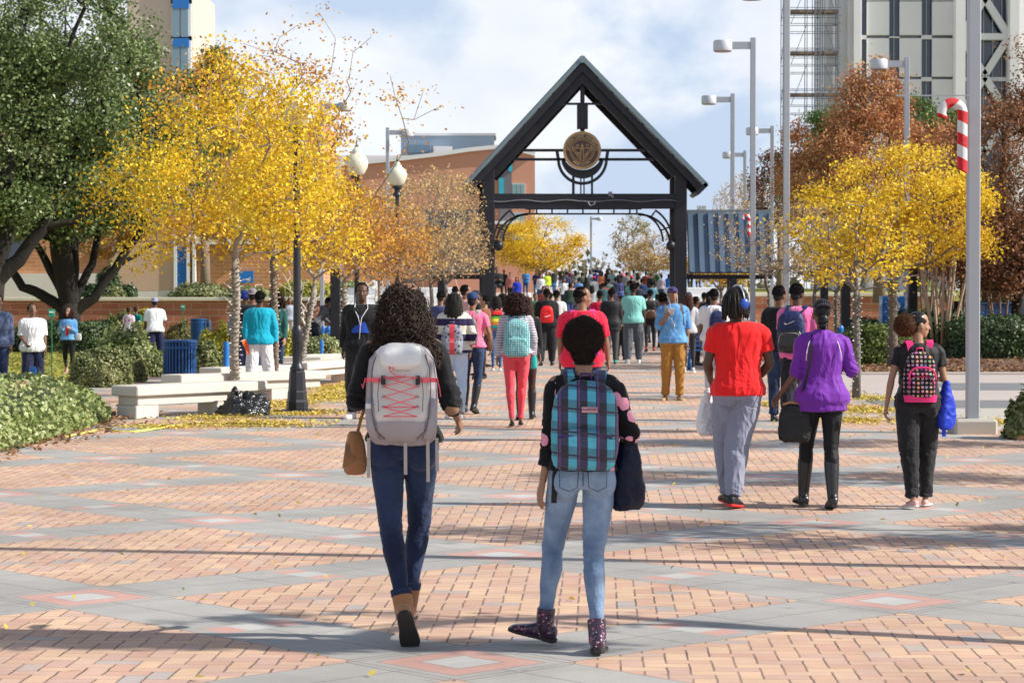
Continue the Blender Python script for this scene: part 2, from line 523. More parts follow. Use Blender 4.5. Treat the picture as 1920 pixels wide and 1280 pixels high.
# raised terraces behind the brick walls
def upper(name, x0, x1): return grid_sheet(name, x0, x1, 104.5, 230, 8, 8, lambda x, y: 1.45 + (y - 104) * .008, lawn)
upper('upper_lawn', -90, -5.3); upper('upper_lawn_right', 6.7, 90)
# concrete crossing and mulch on the right
conc = pbr('pale_concrete', (.43, .40, .355), .85, .1, 2, .3, 60)
strip_grey = pbr('dark_strip_grey', (.17, .175, .185), .9, .12, 3, .3, 90)  # dark grey for two ground strips, one of them a painted shadow
mulch_m = pbr('bark_mulch', (.15, .085, .055), .95, .45, 9, 1.0, 30, bd=.05)
def strip(name, x0, x1, y0, y1, z, m):
    return grid_sheet(name, x0, x1, y0, y1, 1, 1, lambda x, y: z, m)
strip('concrete_path', 5.6, 60, 28.7, 34.6, .004, conc)
strip('shade_strip', 5.6, 60, 34.6, 37.2, .006, strip_grey)  # dark sheet stands in for a strip of shadow across the pale concrete
strip('brick_walk', 5.6, 60, 37.2, 49.35, .004, ramp_m)
strip('grey_strip', 7.8, 60, 41.2, 44.6, .008, strip_grey)  # darker grey strip laid over the brick walk
strip('mulch_bed', 6.4, 60, 49.5, 90, .010, mulch_m)
strip('near_mulch_bed', 5.95, 30, 20.0, 28.0, .012, mulch_m)
mb = MB(); mb.box((33.2, 49.4, .02), (53.6, .14, .08), bev=.02)
mb.top('stone_kerb', ramp_m, 'long low concrete kerb along the front of the brown mulch bed', 'kerb', (8, 49.4, 0), kind='structure')

# ---------------------------------------------------------------- scattered leaves
def scatter_leaves(name, pts, size, mat, label, cat, flat=.75, seed=1, kind='stuff'):
    r = np.random.RandomState(seed)
    pts = np.asarray(pts, dtype=float); k = len(pts)
    nrm = r.normal(size=(k, 3)) * np.array([1, 1, .6]); nrm[:, 2] = np.abs(nrm[:, 2]) + flat * 2
    V, Q = leaf_quads(pts, size, nrm, r)
    o = link_mesh(name, np_mesh(name, V, Q), mat)
    return tag(o, label, cat, None, kind)
def leaf_quads(pts, size, nrm, r, asp=.6):
    k = len(pts)
    nrm = nrm / (np.linalg.norm(nrm, axis=1, keepdims=True) + 1e-9)
    t = r.normal(size=(k, 3)); t -= nrm * (t * nrm).sum(1, keepdims=True)
    t /= np.linalg.norm(t, axis=1, keepdims=True) + 1e-9
    b = np.cross(nrm, t)
    s = size * (0.65 + .7 * r.rand(k, 1))
    a0 = pts - t * s * .5; a2 = pts + t * s * .5
    w = s * asp * .5
    bend = nrm * s * .12
    a1 = pts + b * w + bend; a3 = pts - b * w + bend
    V = np.stack([a0, a1, a2, a3], 1).reshape(-1, 3)
    Q = np.arange(4 * k).reshape(-1, 4)
    return V, Q
yl = leafmat('fallen_yellow_leaf', [(.34, .22, .05), (.55, .40, .06), (.72, .56, .12), (.42, .36, .10), (.36, .20, .07)], .12)
pts = []
def patch(cx, cy, rx, ry, k, z=.012):
    for _ in range(k):
        a = rnd.random() * 2 * PI; q = abs(rnd.gauss(0, .5))
        pts.append((cx + math.cos(a) * q * rx, cy + math.sin(a) * q * ry, z + rnd.random() * .02))
def patch_px(px, py, w, h, k):
    Y = GY(py); s = S(Y)
    patch((px - 960) / s, Y, w / s, h * Y * Y / (FPX * CAM_H), k)
for a in [(470, 797, 190, 9, 1500), (400, 785, 110, 8, 900), (530, 760, 70, 9, 1500), (620, 745, 90, 12, 3000), (640, 728, 70, 10, 1800),
          (700, 715, 60, 10, 1500), (300, 802, 120, 5, 500), (560, 775, 120, 8, 1500),
          (1620, 770, 130, 10, 1500), (1600, 790, 110, 8, 1000), (1640, 748, 80, 8, 800), (1860, 792, 90, 10, 700), (1560, 735, 60, 8, 600), (1440, 760, 60, 6, 400)]:
    patch_px(*a)
scatter_leaves('fallen_leaves', pts, .05, yl, 'yellow fallen leaves drifted on the paving round the young trees', 'fallen leaves')
pts = []
for _ in range(2600): pts.append((rnd.uniform(-6, 6.5), rnd.uniform(9, 60) , .01 + rnd.random() * .01))
pts = [p for p in pts if rnd.random() < .25 + .5 * abs(p[0]) / 6]
scatter_leaves('scattered_leaves', pts[:700], .045, yl, 'odd dry leaves scattered thinly over the brick walkway', 'fallen leaves', seed=3)
bl = leafmat('fallen_brown_leaf', [(.14, .07, .04), (.26, .14, .07), (.38, .22, .10)], .1)
pts = []
for _ in range(9000): pts.append((rnd.uniform(6.4, 22), 50 + 34 * rnd.random() ** 1.6, .02 + rnd.random() * .03))
for _ in range(2500): pts.append((rnd.uniform(5.8, 9), rnd.uniform(20, 28.3), .02 + rnd.random() * .03))
scatter_leaves('leaf_litter', pts, .10, bl, 'brown leaf litter over the mulch beds on the right', 'leaf litter', seed=4)
# lawn tufts
gm = leafmat('grass_blade', [(.12, .16, .03), (.30, .30, .06), (.48, .40, .10)], .3)
pts = []
for _ in range(15000):
    x = rnd.uniform(-24, -8.5); y = rnd.uniform(42.5, 90)
    pts.append((x, y, ground_z(x, y) + .03))
scatter_leaves('lawn_grass', pts, .12, gm, 'short yellowing grass of the lawn behind the shrubs', 'grass', flat=.1, seed=6)
# ================================================================= vegetation
bark_pale = pbr('pale_bark', (.30, .26, .22), .9, .3, 5, .6, 25, bd=.01)
bark_brown = pbr('brown_bark', (.20, .15, .11), .9, .3, 5, .6, 20, bd=.02)
bark_dark = pbr('dark_bark', (.022, .018, .015), .95, .3, 4, .8, 14, bd=.03)
bark_grey = pbr('grey_twig_bark', (.17, .145, .125), .9, .3, 5, .4, 25)
L_yellow = leafmat('yellow_leaf', [(.24, .10, .03), (.50, .26, .03), (.72, .47, .025), (.88, .64, .035), (.95, .74, .08), (.42, .40, .05)], .34)
L_gold = leafmat('golden_leaf', [(.26, .11, .05), (.48, .22, .06), (.66, .34, .05), (.82, .54, .07)], .3)
L_sparse = leafmat('pale_golden_leaf', [(.30, .19, .12), (.46, .31, .18), (.64, .46, .20), (.80, .58, .22)], .3)
L_red = leafmat('rust_leaf', [(.18, .08, .05), (.40, .15, .08), (.58, .26, .11), (.68, .40, .18), (.28, .24, .10)], .28)
L_brown = leafmat('brown_leaf', [(.09, .045, .025), (.22, .10, .05), (.36, .17, .08), (.48, .25, .12)], .25)
L_oak = leafmat('oak_leaf', [(.04, .07, .02), (.10, .15, .04), (.19, .25, .085), (.33, .36, .20)], .15, .4, .5)
L_green = leafmat('pine_leaf', [(.04, .09, .02), (.10, .17, .04), (.2, .28, .08)], .2)
L_olive = leafmat('olive_leaf', [(.16, .17, .09), (.30, .27, .14), (.45, .38, .2)], .3)

def skeleton_tree(seed, trunk, targets, r0, rmin, step=.3, pull=.35, droop=0.0, split_z=None):
    """trunk: list of points; targets: array of crown points joined to the nearest branch; returns paths and node data"""
    r = random.Random(seed)
    nodes = [Vector(p) for p in trunk]; par = [-1] + list(range(len(trunk) - 1))
    plen = [0.0]
    for i in range(1, len(nodes)): plen.append(plen[-1] + (nodes[i] - nodes[i - 1]).length)
    first = max(1, len(trunk) - 3) if split_z is None else split_z
    fork = nodes[-1]
    order = sorted(targets, key=lambda t: (t - fork).length)
    arr = np.zeros((len(trunk) + len(targets) * 40, 3)); L = np.zeros(len(arr)); k = len(nodes)
    for i in range(k): arr[i] = nodes[i]; L[i] = plen[i]
    ends = []; paths = []
    for t in order:
        tv = np.array(t)
        d = np.linalg.norm(arr[first:k] - tv, axis=1)
        up = np.maximum(0, arr[first:k, 2] - tv[2]) * .8
        j = int(np.argmin(d + pull * L[first:k] + up)) + first
        a = Vector(arr[j]); dist = (t - a).length
        m = max(1, int(dist / step))
        mid = (a + t) / 2 + Vector((r.gauss(0, .08), r.gauss(0, .08), .10 - droop)) * dist
        prev = j; path = [j]
        for q in range(1, m + 1):
            f = q / m
            p = a * (1 - f) ** 2 + mid * (2 * f * (1 - f)) + t * f * f
            if k >= len(arr): break
            arr[k] = p; nodes.append(p.copy()); par.append(prev); L[k] = L[prev] + (p - nodes[prev]).length
            prev = k; path.append(k); k += 1
        ends.append(prev); paths.append(path)
    cnt = [0] * k
    for e in ends:
        i = e
        while i >= 0: cnt[i] += 1; i = par[i]
    tot = max(1, cnt[0])
    rad = [max(rmin, r0 * (c / tot) ** .48) for c in cnt]
    nt = len(trunk)
    for i in range(nt): rad[i] = r0 * (1.12 - .3 * i / nt) if i else r0 * 1.35
    return nodes, rad, paths, nt
def crown_points(lobes, n, r, shell=.45):
    """lobes: (centre, (rx,ry,rz), weight)"""
    tw = sum(l[2] for l in lobes); out = []
    for c, rr, w in lobes:
        for _ in range(max(1, int(n * w / tw))):
            while True:
                v = Vector((r.uniform(-1, 1), r.uniform(-1, 1), r.uniform(-1, 1)))
                if v.length <= 1: break
            q = v.length
            v = v.normalized() * (q ** shell)
            out.append(Vector(c) + Vector((v.x * rr[0], v.y * rr[1], v.z * rr[2])))
    return out
def tree(name, label, cat, base, trunk, lobes, nt, leaves, lsize, lmat, bark, r0=.07, rmin=.006, seed=1, group=None,
         cl=.35, pull=.3, twig=True, flatten=.6, extra=None, shell=.45, step=.3, name_tr='trunk', along=.3, sides=6, limbs=()):
    base = Vector(base)
    r = random.Random(seed)
    tr = [base + Vector(p) for p in trunk]
    lob = [(base + Vector(c), rr, w) for c, rr, w in lobes]
    tg = crown_points(lob, nt, r, shell)
    if extra: tg += [base + Vector(e) for e in extra]
    nodes, rad, paths, ntr = skeleton_tree(seed, tr, tg, r0, rmin, step, pull)
    t = thing(name, label, cat, base, group)
    mb = MB()
    mb.tube(tr, rad[:ntr], 10)
    for path in paths:
        if len(path) < 2: continue
        rr = [rad[i] for i in path]; rr[0] = min(rr[0], rr[1] * 1.15)
        big = rr[0] > r0 * .25
        mb.tube([nodes[i] for i in path], rr, 7 if big else (4 if rr[0] > rmin * 1.5 else 3), caps=False)
    for lm_, lr in limbs:
        q_ = [base + Vector(p) for p in lm_]; sm = [q_[0]]
        for a_, b_ in zip(q_, q_[1:]): sm += [a_.lerp(b_, f_) + Vector((0, 0, .06 * math.sin(PI * f_) * (b_ - a_).length)) for f_ in (.25, .5, .75, 1)]
        mb.tube(sm, [lr[0] + (lr[1] - lr[0]) * i / (len(sm) - 1) for i in range(len(sm))], 9)
    mb.part(name_tr, bark, t, smooth=True, fix=False)
    if leaves:
        rs = np.random.RandomState(seed)
        tgn = np.array([list(v) for v in (tg if along > 0 or not extra else tg[:-len(extra)])])
        per = rs.dirichlet(np.ones(len(tgn)) * .75) * leaves
        rep = np.repeat(np.arange(len(tgn)), np.maximum(0, per.astype(int)))
        pts = tgn[rep] + rs.normal(size=(len(rep), 3)) * np.array([cl, cl, cl * flatten])
        # leaves along the last bits of each branch
        al = []
        for path in paths:
            for i in path[max(1, len(path) - 6):]:
                if rs.rand() < along * 2: 
                    for _ in range(int(1 + along * 6)): al.append(list(nodes[i]))
        if al:
            al = np.array(al); pts = np.vstack([pts, al + rs.normal(size=al.shape) * .07])
        nrm = rs.normal(size=pts.shape) + np.array([0, 0, .5])
        V, Q = leaf_quads(pts, lsize, nrm, rs, .62)
        V -= np.array(base)
        link_mesh('crown', np_mesh('crown', V, Q), lmat, t)
    return t

def at(px, Y, z=0.0): return Vector(((px - 960) / S(Y), Y, z))

# --- the row of young trees on the left of the walkway
g = 'young autumn trees along the left of the walkway'
Y = 36.5; b = at(441, Y)
tree('yellow_tree', 'largest bright yellow tree on the left, its pale trunk rising behind the black rubbish bag', 'tree', b,
     [(0, 0, 0), (-.02, 0, .8), (.02, 0, 1.6), (0, .02, 2.25)],
     [((-.2, -.2, 3.6), (1.6, 1.7, 1.1), 5), ((-1.25, 0, 3.15), (1.05, 1.2, .95), 3.2), ((.95, -.4, 3.1), (1.0, 1.3, .9), 2.2), ((-.2, 0, 4.7), (1.1, 1.1, .7), 1.5), ((1.15, -4.0, 3.55), (.55, .5, 1.15), 3.6)],
     240, 20000, .064, L_yellow, bark_pale, .066, .006, seed=11, group=g, cl=.22, flatten=.8)
# the reddish thin upper twigs with few leaves
for sd_, (dx, dz, lab) in enumerate([(0.6, 4.6, 'x')]):
    pass
Y = 38.5; b = at(514, Y)
tree('yellow_tree', 'slim tree behind the black lamp post with orange twigs that reach up into the sky', 'tree', b,
     [(0, 0, 0), (.02, 0, 1), (-.02, 0, 2.3), (0, 0, 3)],
     [((-.3, 0, 4.9), (1.7, 1.3, .8), 2.3), ((.35, 0, 4.2), (.85, 1.2, .9), 1.6), ((.1, 0, 3.2), (1.5, 1.2, .8), 1.4)],
     260, 5200, .062, L_gold, bark_brown, .055, .005, seed=12, group=g, cl=.2, along=.5,
     extra=[(2.7, 0, 4.75), (2.3, 0, 4.55), (1.9, .2, 5.3), (1.3, 0, 5.65), (2.45, 0, 5.0), (1.0, .2, 5.9), (.4, 0, 6.1), (2.2, .3, 4.2), (1.6, 0, 5.9), (.1, 0, 5.9), (-.5, 0, 5.8), (2.0, 0, 4.9), (.75, 0, 6.3), (1.2, 0, 5.2), (-.9, 0, 5.6)])
L = [(592, 43.5, .35, 3.0, 1.0, .8, 'leaning yellow tree third from the front, its trunk crossing the concrete benches', 13),
     (646, 47, 0, 3.0, .95, .75, 'thin straight yellow tree just left of the man in the dark sweatshirt', 14),
     (712, 53, 0, 3.0, 1.2, .85, 'yellow tree whose crown spreads over the curly haired woman with the white backpack', 15)]
for px, Y, lean, zc, rx, rz, lab, sd_ in L:
    b = at(px, Y)
    tree('yellow_tree', lab, 'tree', b, [(-lean, 0, 0), (-lean * .6, 0, .8), (-lean * .2, 0, 1.5), (0, 0, 2.0)],
         [((0, 0, zc), (rx, rx, rz), 3), ((.2, -.2, zc - .4), (rx * .9, rx, rz * .6), 1.5)],
         140, 4200, .068, L_yellow if sd_ == 13 else L_gold, bark_pale, .05, .005, seed=sd_, group=g, cl=.2, along=.2)
L = [(772, 60, 3.6, 1.4, 1.25, 'half bare golden tree beside the second glass lamp globe', 16, 3600, L_sparse),
     (808, 64, 3.8, 1.45, 1.4, 'half bare golden brown tree left of the dark gate', 17, 4000, L_sparse),
     (836, 69, 3.9, 1.1, 1.5, 'sparse russet tree with bare twigs touching the left gate post', 18, 2600, L_sparse)]
for px, Y, zc, rx, rz, lab, sd_, nl, lm in L:
    b = at(px, Y)
    tree('golden_tree', lab, 'tree', b, [(0, 0, 0), (0, 0, .8), (.03, 0, 1.5), (0, 0, 2.0)],
         [((0, 0, zc), (rx, rx, rz), 3), ((.3, -.2, zc - .9), (rx, rx, rz * .5), 1.6)],
         300, nl, .075, lm, bark_grey, .06, .006, seed=sd_, group=g, cl=.16, along=.3)

# --- the row on the right
g = 'young autumn trees along the right of the walkway'
b = at(1673, 54)
tree('yellow_tree', 'large golden yellow tree on the right with a thick forked trunk behind the hedge', 'tree', b,
     [(0, 0, 0), (.02, 0, .9), (.0, 0, 1.7), (.02, 0, 2.15)],
     [((.1, 0, 4.0), (1.75, 1.8, 1.3), 4), ((.95, 0, 3.5), (1.35, 1.5, 1.1), 2.6), ((-1.0, 0, 3.4), (1.35, 1.5, .9), 2.2), ((.2, 0, 2.85), (2.1, 1.6, .5), 2.4)],
     230, 19000, .078, L_yellow, bark_brown, .10, .007, seed=21, group=g, cl=.2, along=.2, extra=[(-3.0, 0, 3.3), (-2.8, 0, 2.7), (-2.4, 0, 3.9)])
L = [(1606, 37.7, 2.75, .95, .6, 'thin pale tree with mostly bare grey twigs behind the woman in purple', 22, 1500, L_yellow),
     (1568, 58, 3.1, 1.5, 1.0, 'thin half bare tree just right of the black pergola post', 23, 2600, L_sparse),
     (1527, 66, 3.3, 1.6, 1.1, 'thin half bare tree between the pink shirt and the purple jacket', 24, 3200, L_sparse),
     (1442, 72, 3.6, 1.9, 1.3, 'bare grey twigged tree in front of the right blue canopy', 25, 1800, L_sparse)]
for px, Y, zc, rx, rz, lab, sd_, nl, lm in L:
    b = at(px, Y)
    tree('bare_tree', lab, 'tree', b, [(0, 0, 0), (.01, 0, .8), (-.01, 0, 1.3), (0, 0, 1.75)],
         [((0, 0, zc), (rx, rx, rz), 3), ((.1, -.2, zc - .75), (rx, rx, rz * .4), 1.3)],
         (130 if sd_ == 22 else 240), nl, .075, lm, bark_grey, .055, .0035, seed=sd_, group=g, cl=.12, along=.1, step=.25)
b = at(1352, 79)
tree('yellow_tree', 'small low yellow tree beside the right gate post under the blue canopy', 'tree', b,
     [(0, 0, 0), (0, 0, .9), (0, 0, 1.8)], [((0, 0, 2.7), (1.3, 1.2, .55), 1)], 120, 5000, .085, L_yellow, bark_pale, .06, .007, seed=26, group=g, cl=.2)

# --- trees seen through the gate
b = at(1012, 150, 1.6)
tree('yellow_tree', 'broad yellow tree seen through the left half of the gate above the crowd', 'tree', b,
     [(0, 0, 0), (0, 0, 1), (0, 0, 1.5)], [((0, 0, 3.4), (2.7, 2.4, 1.7), 3), ((-.3, 0, 2.7), (2.7, 2.2, .8), 2)], 240, 13000, .13, L_yellow, bark_brown, .16, .012, seed=31, cl=.35, flatten=.6)
b = at(1222, 150, 1.6)
tree('golden_tree', 'thin golden tree seen through the right half of the gate', 'tree', b,
     [(0, 0, 0), (0, 0, 1), (0, 0, 1.5)], [((.4, 0, 2.9), (1.9, 2, 1.3), 3), ((-.3, 0, 2.3), (1.8, 2, .7), 1.5)], 200, 4500, .13, L_sparse, bark_brown, .14, .012, seed=32, cl=.3)
b = at(1180, 175, 1.9)
tree('thin_tree', 'wispy grey green tree standing left of the golden tree inside the gate opening', 'tree', b,
     [(0, 0, 0), (0, 0, 1.4), (.1, 0, 2.2)], [((.2, 0, 4.0), (1.5, 1.5, 1.7), 3)], 170, 1700, .16, L_olive, bark_brown, .12, .015, seed=33, cl=.22)
b = at(1100, 240, 2)
tree('bare_tree', 'distant leafless tree behind the navy banner over the crowd', 'tree', b,
     [(0, 0, 0), (0, 0, 1)], [((0, 0, 2.2), (3.6, 1.5, 1.5), 3)], 160, 0, .2, L_olive, bark_brown, .1, .018, seed=34)

# --- backdrop trees, right side
b = at(1396, 150, 1.6)
tree('bare_tree', 'rounded leafless tan tree behind the right blue canopy', 'tree', b,
     [(0, 0, 0), (0, 0, 1.2), (0, 0, 2)], [((.1, 0, 5.6), (2.25, 2.2, 2.3), 3)], 1100, 1500, .12, L_sparse, pbr('tan_twig', (.42, .30, .20), .9), .16, .014, seed=41, cl=.2, shell=.8, step=.5)
b = at(1648, 96, 1.4)
tree('red_tree', 'tall rust red tree with pointed tops in front of the white tower', 'tree', b,
     [(0, 0, 0), (0, 0, 1.5), (0, 0, 2.6)],
     [((-.3, 0, 5.4), (2.8, 2.4, 2.5), 5), ((-.7, 0, 7.7), (1.4, 1, 1.3), 1.6), ((.1, 0, 9.1), (.35, .5, 1.0), .5), ((-.9, 0, 8.9), (.3, .4, .8), .35), ((.9, 0, 8.4), (.4, .4, .8), .35), ((1.8, 0, 5.6), (1.9, 1.5, 1.9), 2.2), ((-2.6, 0, 4.8), (1.5, 1.4, 1.8), 1.8), ((-3.2, 0, 6.6), (.35, .4, .9), .3)],
     560, 38000, .12, L_red, bark_brown, .2, .011, seed=42, cl=.28, flatten=.9, along=.2)
b = at(1600, 112, 1.4)
tree('pine_tree', 'green pine showing behind the rust red tree on its left', 'tree', b, [(0, 0, 0), (0, 0, 2), (0, 0, 4)],
     [((-.6, 0, 8.6), (1.3, 1.2, .9), 2), ((-2.4, 0, 5.6), (1.6, 1.4, 1.2), 2), ((-.5, 0, 6.5), (2, 1.5, 1.6), 2)], 180, 14000, .13, L_green, bark_brown, .18, .012, seed=43, cl=.3)
b = at(1725, 112, 1.4)
tree('pine_tree', 'green pine rising to the right behind the rust red tree', 'tree', b, [(0, 0, 0), (0, 0, 2), (0, 0, 4)],
     [((0, 0, 8.6), (2.1, 1.4, .9), 2), ((-.9, 0, 9.1), (1.0, 1.0, .8), 1), ((.5, 0, 7.2), (2.1, 1.5, 1.2), 2)], 180, 14000, .13, L_green, bark_brown, .18, .012, seed=44, cl=.3)
b = at(1462, 125, 1.4)
tree('red_tree', 'small crimson and green tree between the two grey lamp poles', 'tree', b, [(0, 0, 0), (0, 0, 2), (0, 0, 3)],
     [((0, 0, 6.0), (1.6, 1.4, 2.0), 2)], 150, 8000, .13, leafmat('crimson_leaf', [(.05, .09, .03), (.10, .13, .04), (.25, .05, .08), (.35, .06, .10)], .25), bark_brown, .15, .012, seed=45, cl=.3)
b = at(1900, 66)
tree('brown_tree', 'big russet brown tree filling the right edge behind the grey pole', 'tree', b,
     [(0, 0, 0), (.1, 0, 1.2), (.2, 0, 2.4)],
     [((.2, 0, 4.9), (2.3, 2.6, 2.4), 5), ((-.5, 0, 3.0), (1.4, 1.6, 1.3), 2.2), ((1.3, 0, 7.2), (1.2, 1.2, 1.6), 1.2)],
     460, 46000, .085, L_brown, bark_dark, .17, .009, seed=46, cl=.25, flatten=.9, extra=[(.4, 0, 8.1), (-.1, 0, 7.6), (.1, 0, 8.6)])
# clumps of bare multi-stem trunks in the shaded bed
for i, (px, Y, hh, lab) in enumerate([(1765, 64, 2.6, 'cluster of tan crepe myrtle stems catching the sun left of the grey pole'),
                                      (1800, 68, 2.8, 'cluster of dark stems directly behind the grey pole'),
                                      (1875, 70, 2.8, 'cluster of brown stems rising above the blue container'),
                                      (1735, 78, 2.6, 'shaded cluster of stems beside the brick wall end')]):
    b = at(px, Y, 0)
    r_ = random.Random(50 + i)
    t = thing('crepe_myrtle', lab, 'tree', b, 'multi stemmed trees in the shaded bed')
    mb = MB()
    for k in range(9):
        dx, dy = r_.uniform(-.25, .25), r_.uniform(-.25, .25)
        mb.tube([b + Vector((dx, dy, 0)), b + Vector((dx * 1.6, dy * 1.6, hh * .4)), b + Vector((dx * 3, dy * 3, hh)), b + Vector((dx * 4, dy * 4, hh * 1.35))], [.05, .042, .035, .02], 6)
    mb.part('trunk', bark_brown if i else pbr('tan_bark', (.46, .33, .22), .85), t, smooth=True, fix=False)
    pts_ = np.array([[b.x + r_.gauss(0, .9), b.y + r_.gauss(0, .9), b.z + hh * 1.25 + r_.gauss(0, .45)] for _ in range(4500)])
    rs = np.random.RandomState(i)
    V, Q = leaf_quads(pts_, .10, rs.normal(size=pts_.shape), rs)
    link_mesh('crown', np_mesh('crown', V - np.array(b), Q), L_brown, t)
# --- off to the right, outside the picture: the trees that lay the shadows across the bricks
for i, (x, y, zc, nl) in enumerate([(5.6, 10.5, 4.9, 2600), (8.2, 15.2, 4.4, 6000), (8.6, 20.3, 4.2, 6500), (9.6, 25.2, 4.6, 6500)]):
    tree('young_tree', ['young tree beside the paving, nearest of the row on the right', 'young tree beside the paving, second of the row on the right',
         'young tree beside the paving, third of the row on the right', 'young tree beside the paving, farthest of the row on the right'][i], 'tree', (x, y, 0),
         [(0, 0, 0), (0, 0, 1), (0, 0, 2)], [((0, 0, zc), (2.2, .75, 1.4), 1)] if i else [((.35, -.6, 5.05), (1.5, .10, .30), 4), ((-.2, .4, 4.3), (1.6, .3, .7), 1)], 110, nl, .085, L_gold, bark_pale, .07, .01, seed=60 + i, group='row of young trees off to the right', cl=.16 if i else .07)

# --- live oaks on the left
b = at(132, 88, -.3)
oak_lobes = [((-1.5, 0, 8.2), (4.6, 4, 3.0), 5), ((1.2, -.5, 6.2), (2.7, 3, 1.8), 2.6), ((-3.5, -1, 5.6), (2.6, 2.6, 1.6), 2), ((-.6, -2.2, 4.9), (1.9, 1.5, .75), 1.4),
             ((2.6, 0, 8.6), (1.7, 2, 2.0), 1.4), ((3.0, 1, 7.2), (2.0, 2, 1.0), 1.0), ((-1, 1, 11.5), (4.5, 3, 2.0), 2.2)]
tree('live_oak', 'broad dark green oak whose trunk forks low in front of the brick wall', 'tree', b,
     [(0, 0, 0), (-.05, 0, .9), (0, 0, 1.7)], oak_lobes, 520, 95000, .14, L_oak, bark_dark, .42, .02, seed=71, cl=.36, flatten=.8, step=.5,
     pull=.12, along=0, limbs=[([(0, 0, 1.2), (.9, 0, 1.9), (1.7, 0, 3.0), (2.7, 0, 4.4), (3.4, 0, 6.0)], (.24, .10)), ([(0, 0, 1.2), (-.9, 0, 1.9), (-1.8, 0, 2.3), (-2.6, 0, 3.4), (-3.6, 0, 5.6)], (.24, .11)), ([(0, 0, 1.4), (-.7, -.2, 2.9), (-1.3, -.2, 4.0), (-1.6, 0, 6)], (.20, .09)), ([(0, 0, 1.4), (.15, 0, 3.0), (.1, 0, 6)], (.26, .12)), ([(.1, 0, 1.6), (.8, .2, 3.2), (1.1, .2, 4.6), (1.4, 0, 6)], (.18, .08)), ([(1.7, 0, 3.0), (2.5, .1, 3.5), (3.3, .2, 4.0)], (.10, .05))])
b = at(-22, 68, -.3)
tree('live_oak', 'thick trunked dark oak cut off by the left edge of the picture', 'tree', b,
     [(0, 0, 0), (0, 0, 1.4), (.15, 0, 2.8)], [((-1, 0, 7.6), (3.2, 3, 2.6), 4), ((1.6, 0, 7.2), (2.4, 2.2, 2.3), 3), ((.3, -.5, 5.0), (1.7, 1.6, .8), 1.0), ((2.4, 0, 9.6), (2.2, 2, 1.6), 1.6)],
     380, 62000, .12, L_oak, bark_dark, .40, .02, seed=72, cl=.34, flatten=.8, step=.5, pull=.15, along=0, limbs=[([(.1, 0, 2.2), (.9, 0, 3.0), (1.6, 0, 3.9), (2.3, 0, 5.4)], (.26, .12)), ([(.1, 0, 2.5), (.3, 0, 4.0), (.2, 0, 6)], (.28, .14)), ([(1.6, 0, 3.9), (2.5, 0, 4.1), (3.2, 0, 4.6)], (.12, .06))])
b = at(385, 112, 1.4)
tree('green_tree', 'mid green tree showing above the yellow crown beside the tall building', 'tree', b,
     [(0, 0, 0), (0, 0, 3)], [((-1.0, 0, 8.6), (2.6, 2, 2.6), 2), ((.6, 0, 10.2), (1.2, 1, 1.7), 1), ((-1.6, 0, 6.2), (2.3, 2, 1.6), 1)], 200, 24000, .15, leafmat('fresh_green_leaf', [(.05, .10, .03), (.10, .19, .05), (.22, .32, .12)], .25), bark_brown, .2, .015, seed=73, cl=.32)
b = at(215, 112, 1.45)
tree('golden_tree', 'orange brown tree between the oak limbs in front of the brick building', 'tree', b,
     [(0, 0, 0), (-.05, 0, .8)], [((-.8, 0, 3.3), (1.6, 1.4, 1.2), 2), ((.3, 0, 3.6), (1.5, 1, .9), 1)], 160, 8000, .12, leafmat('orange_brown_leaf', [(.3, .13, .04), (.55, .28, .06), (.8, .5, .08)], .35), bark_pale, .12, .012, seed=74, cl=.25)
# bare white saplings against the far wall
for i, px in enumerate((455, 545, 575, 690, 905 - 80)):
    Y = 84 + (i % 3) * 3; b = at(px, Y)
    tree('bare_sapling', ['leafless pale sapling right of the first tree trunk', 'leafless pale sapling beside the tall black lamp post', 'leafless pale sapling between the lamp post and the leaning trunk',
        'leafless pale sapling behind the man in the dark sweatshirt', 'leafless pale sapling left of the gate post'][i], 'tree', b, [(0, 0, 0), (0, 0, .4)], [((0, 0, 1.7), (.8, .5, 1.0), 1)],
         46, 0, .1, L_gold, pbr('white_twig', (.62, .56, .47), .8), .045, .012, seed=80 + i, group='bare saplings in front of the brick wall', shell=.8)

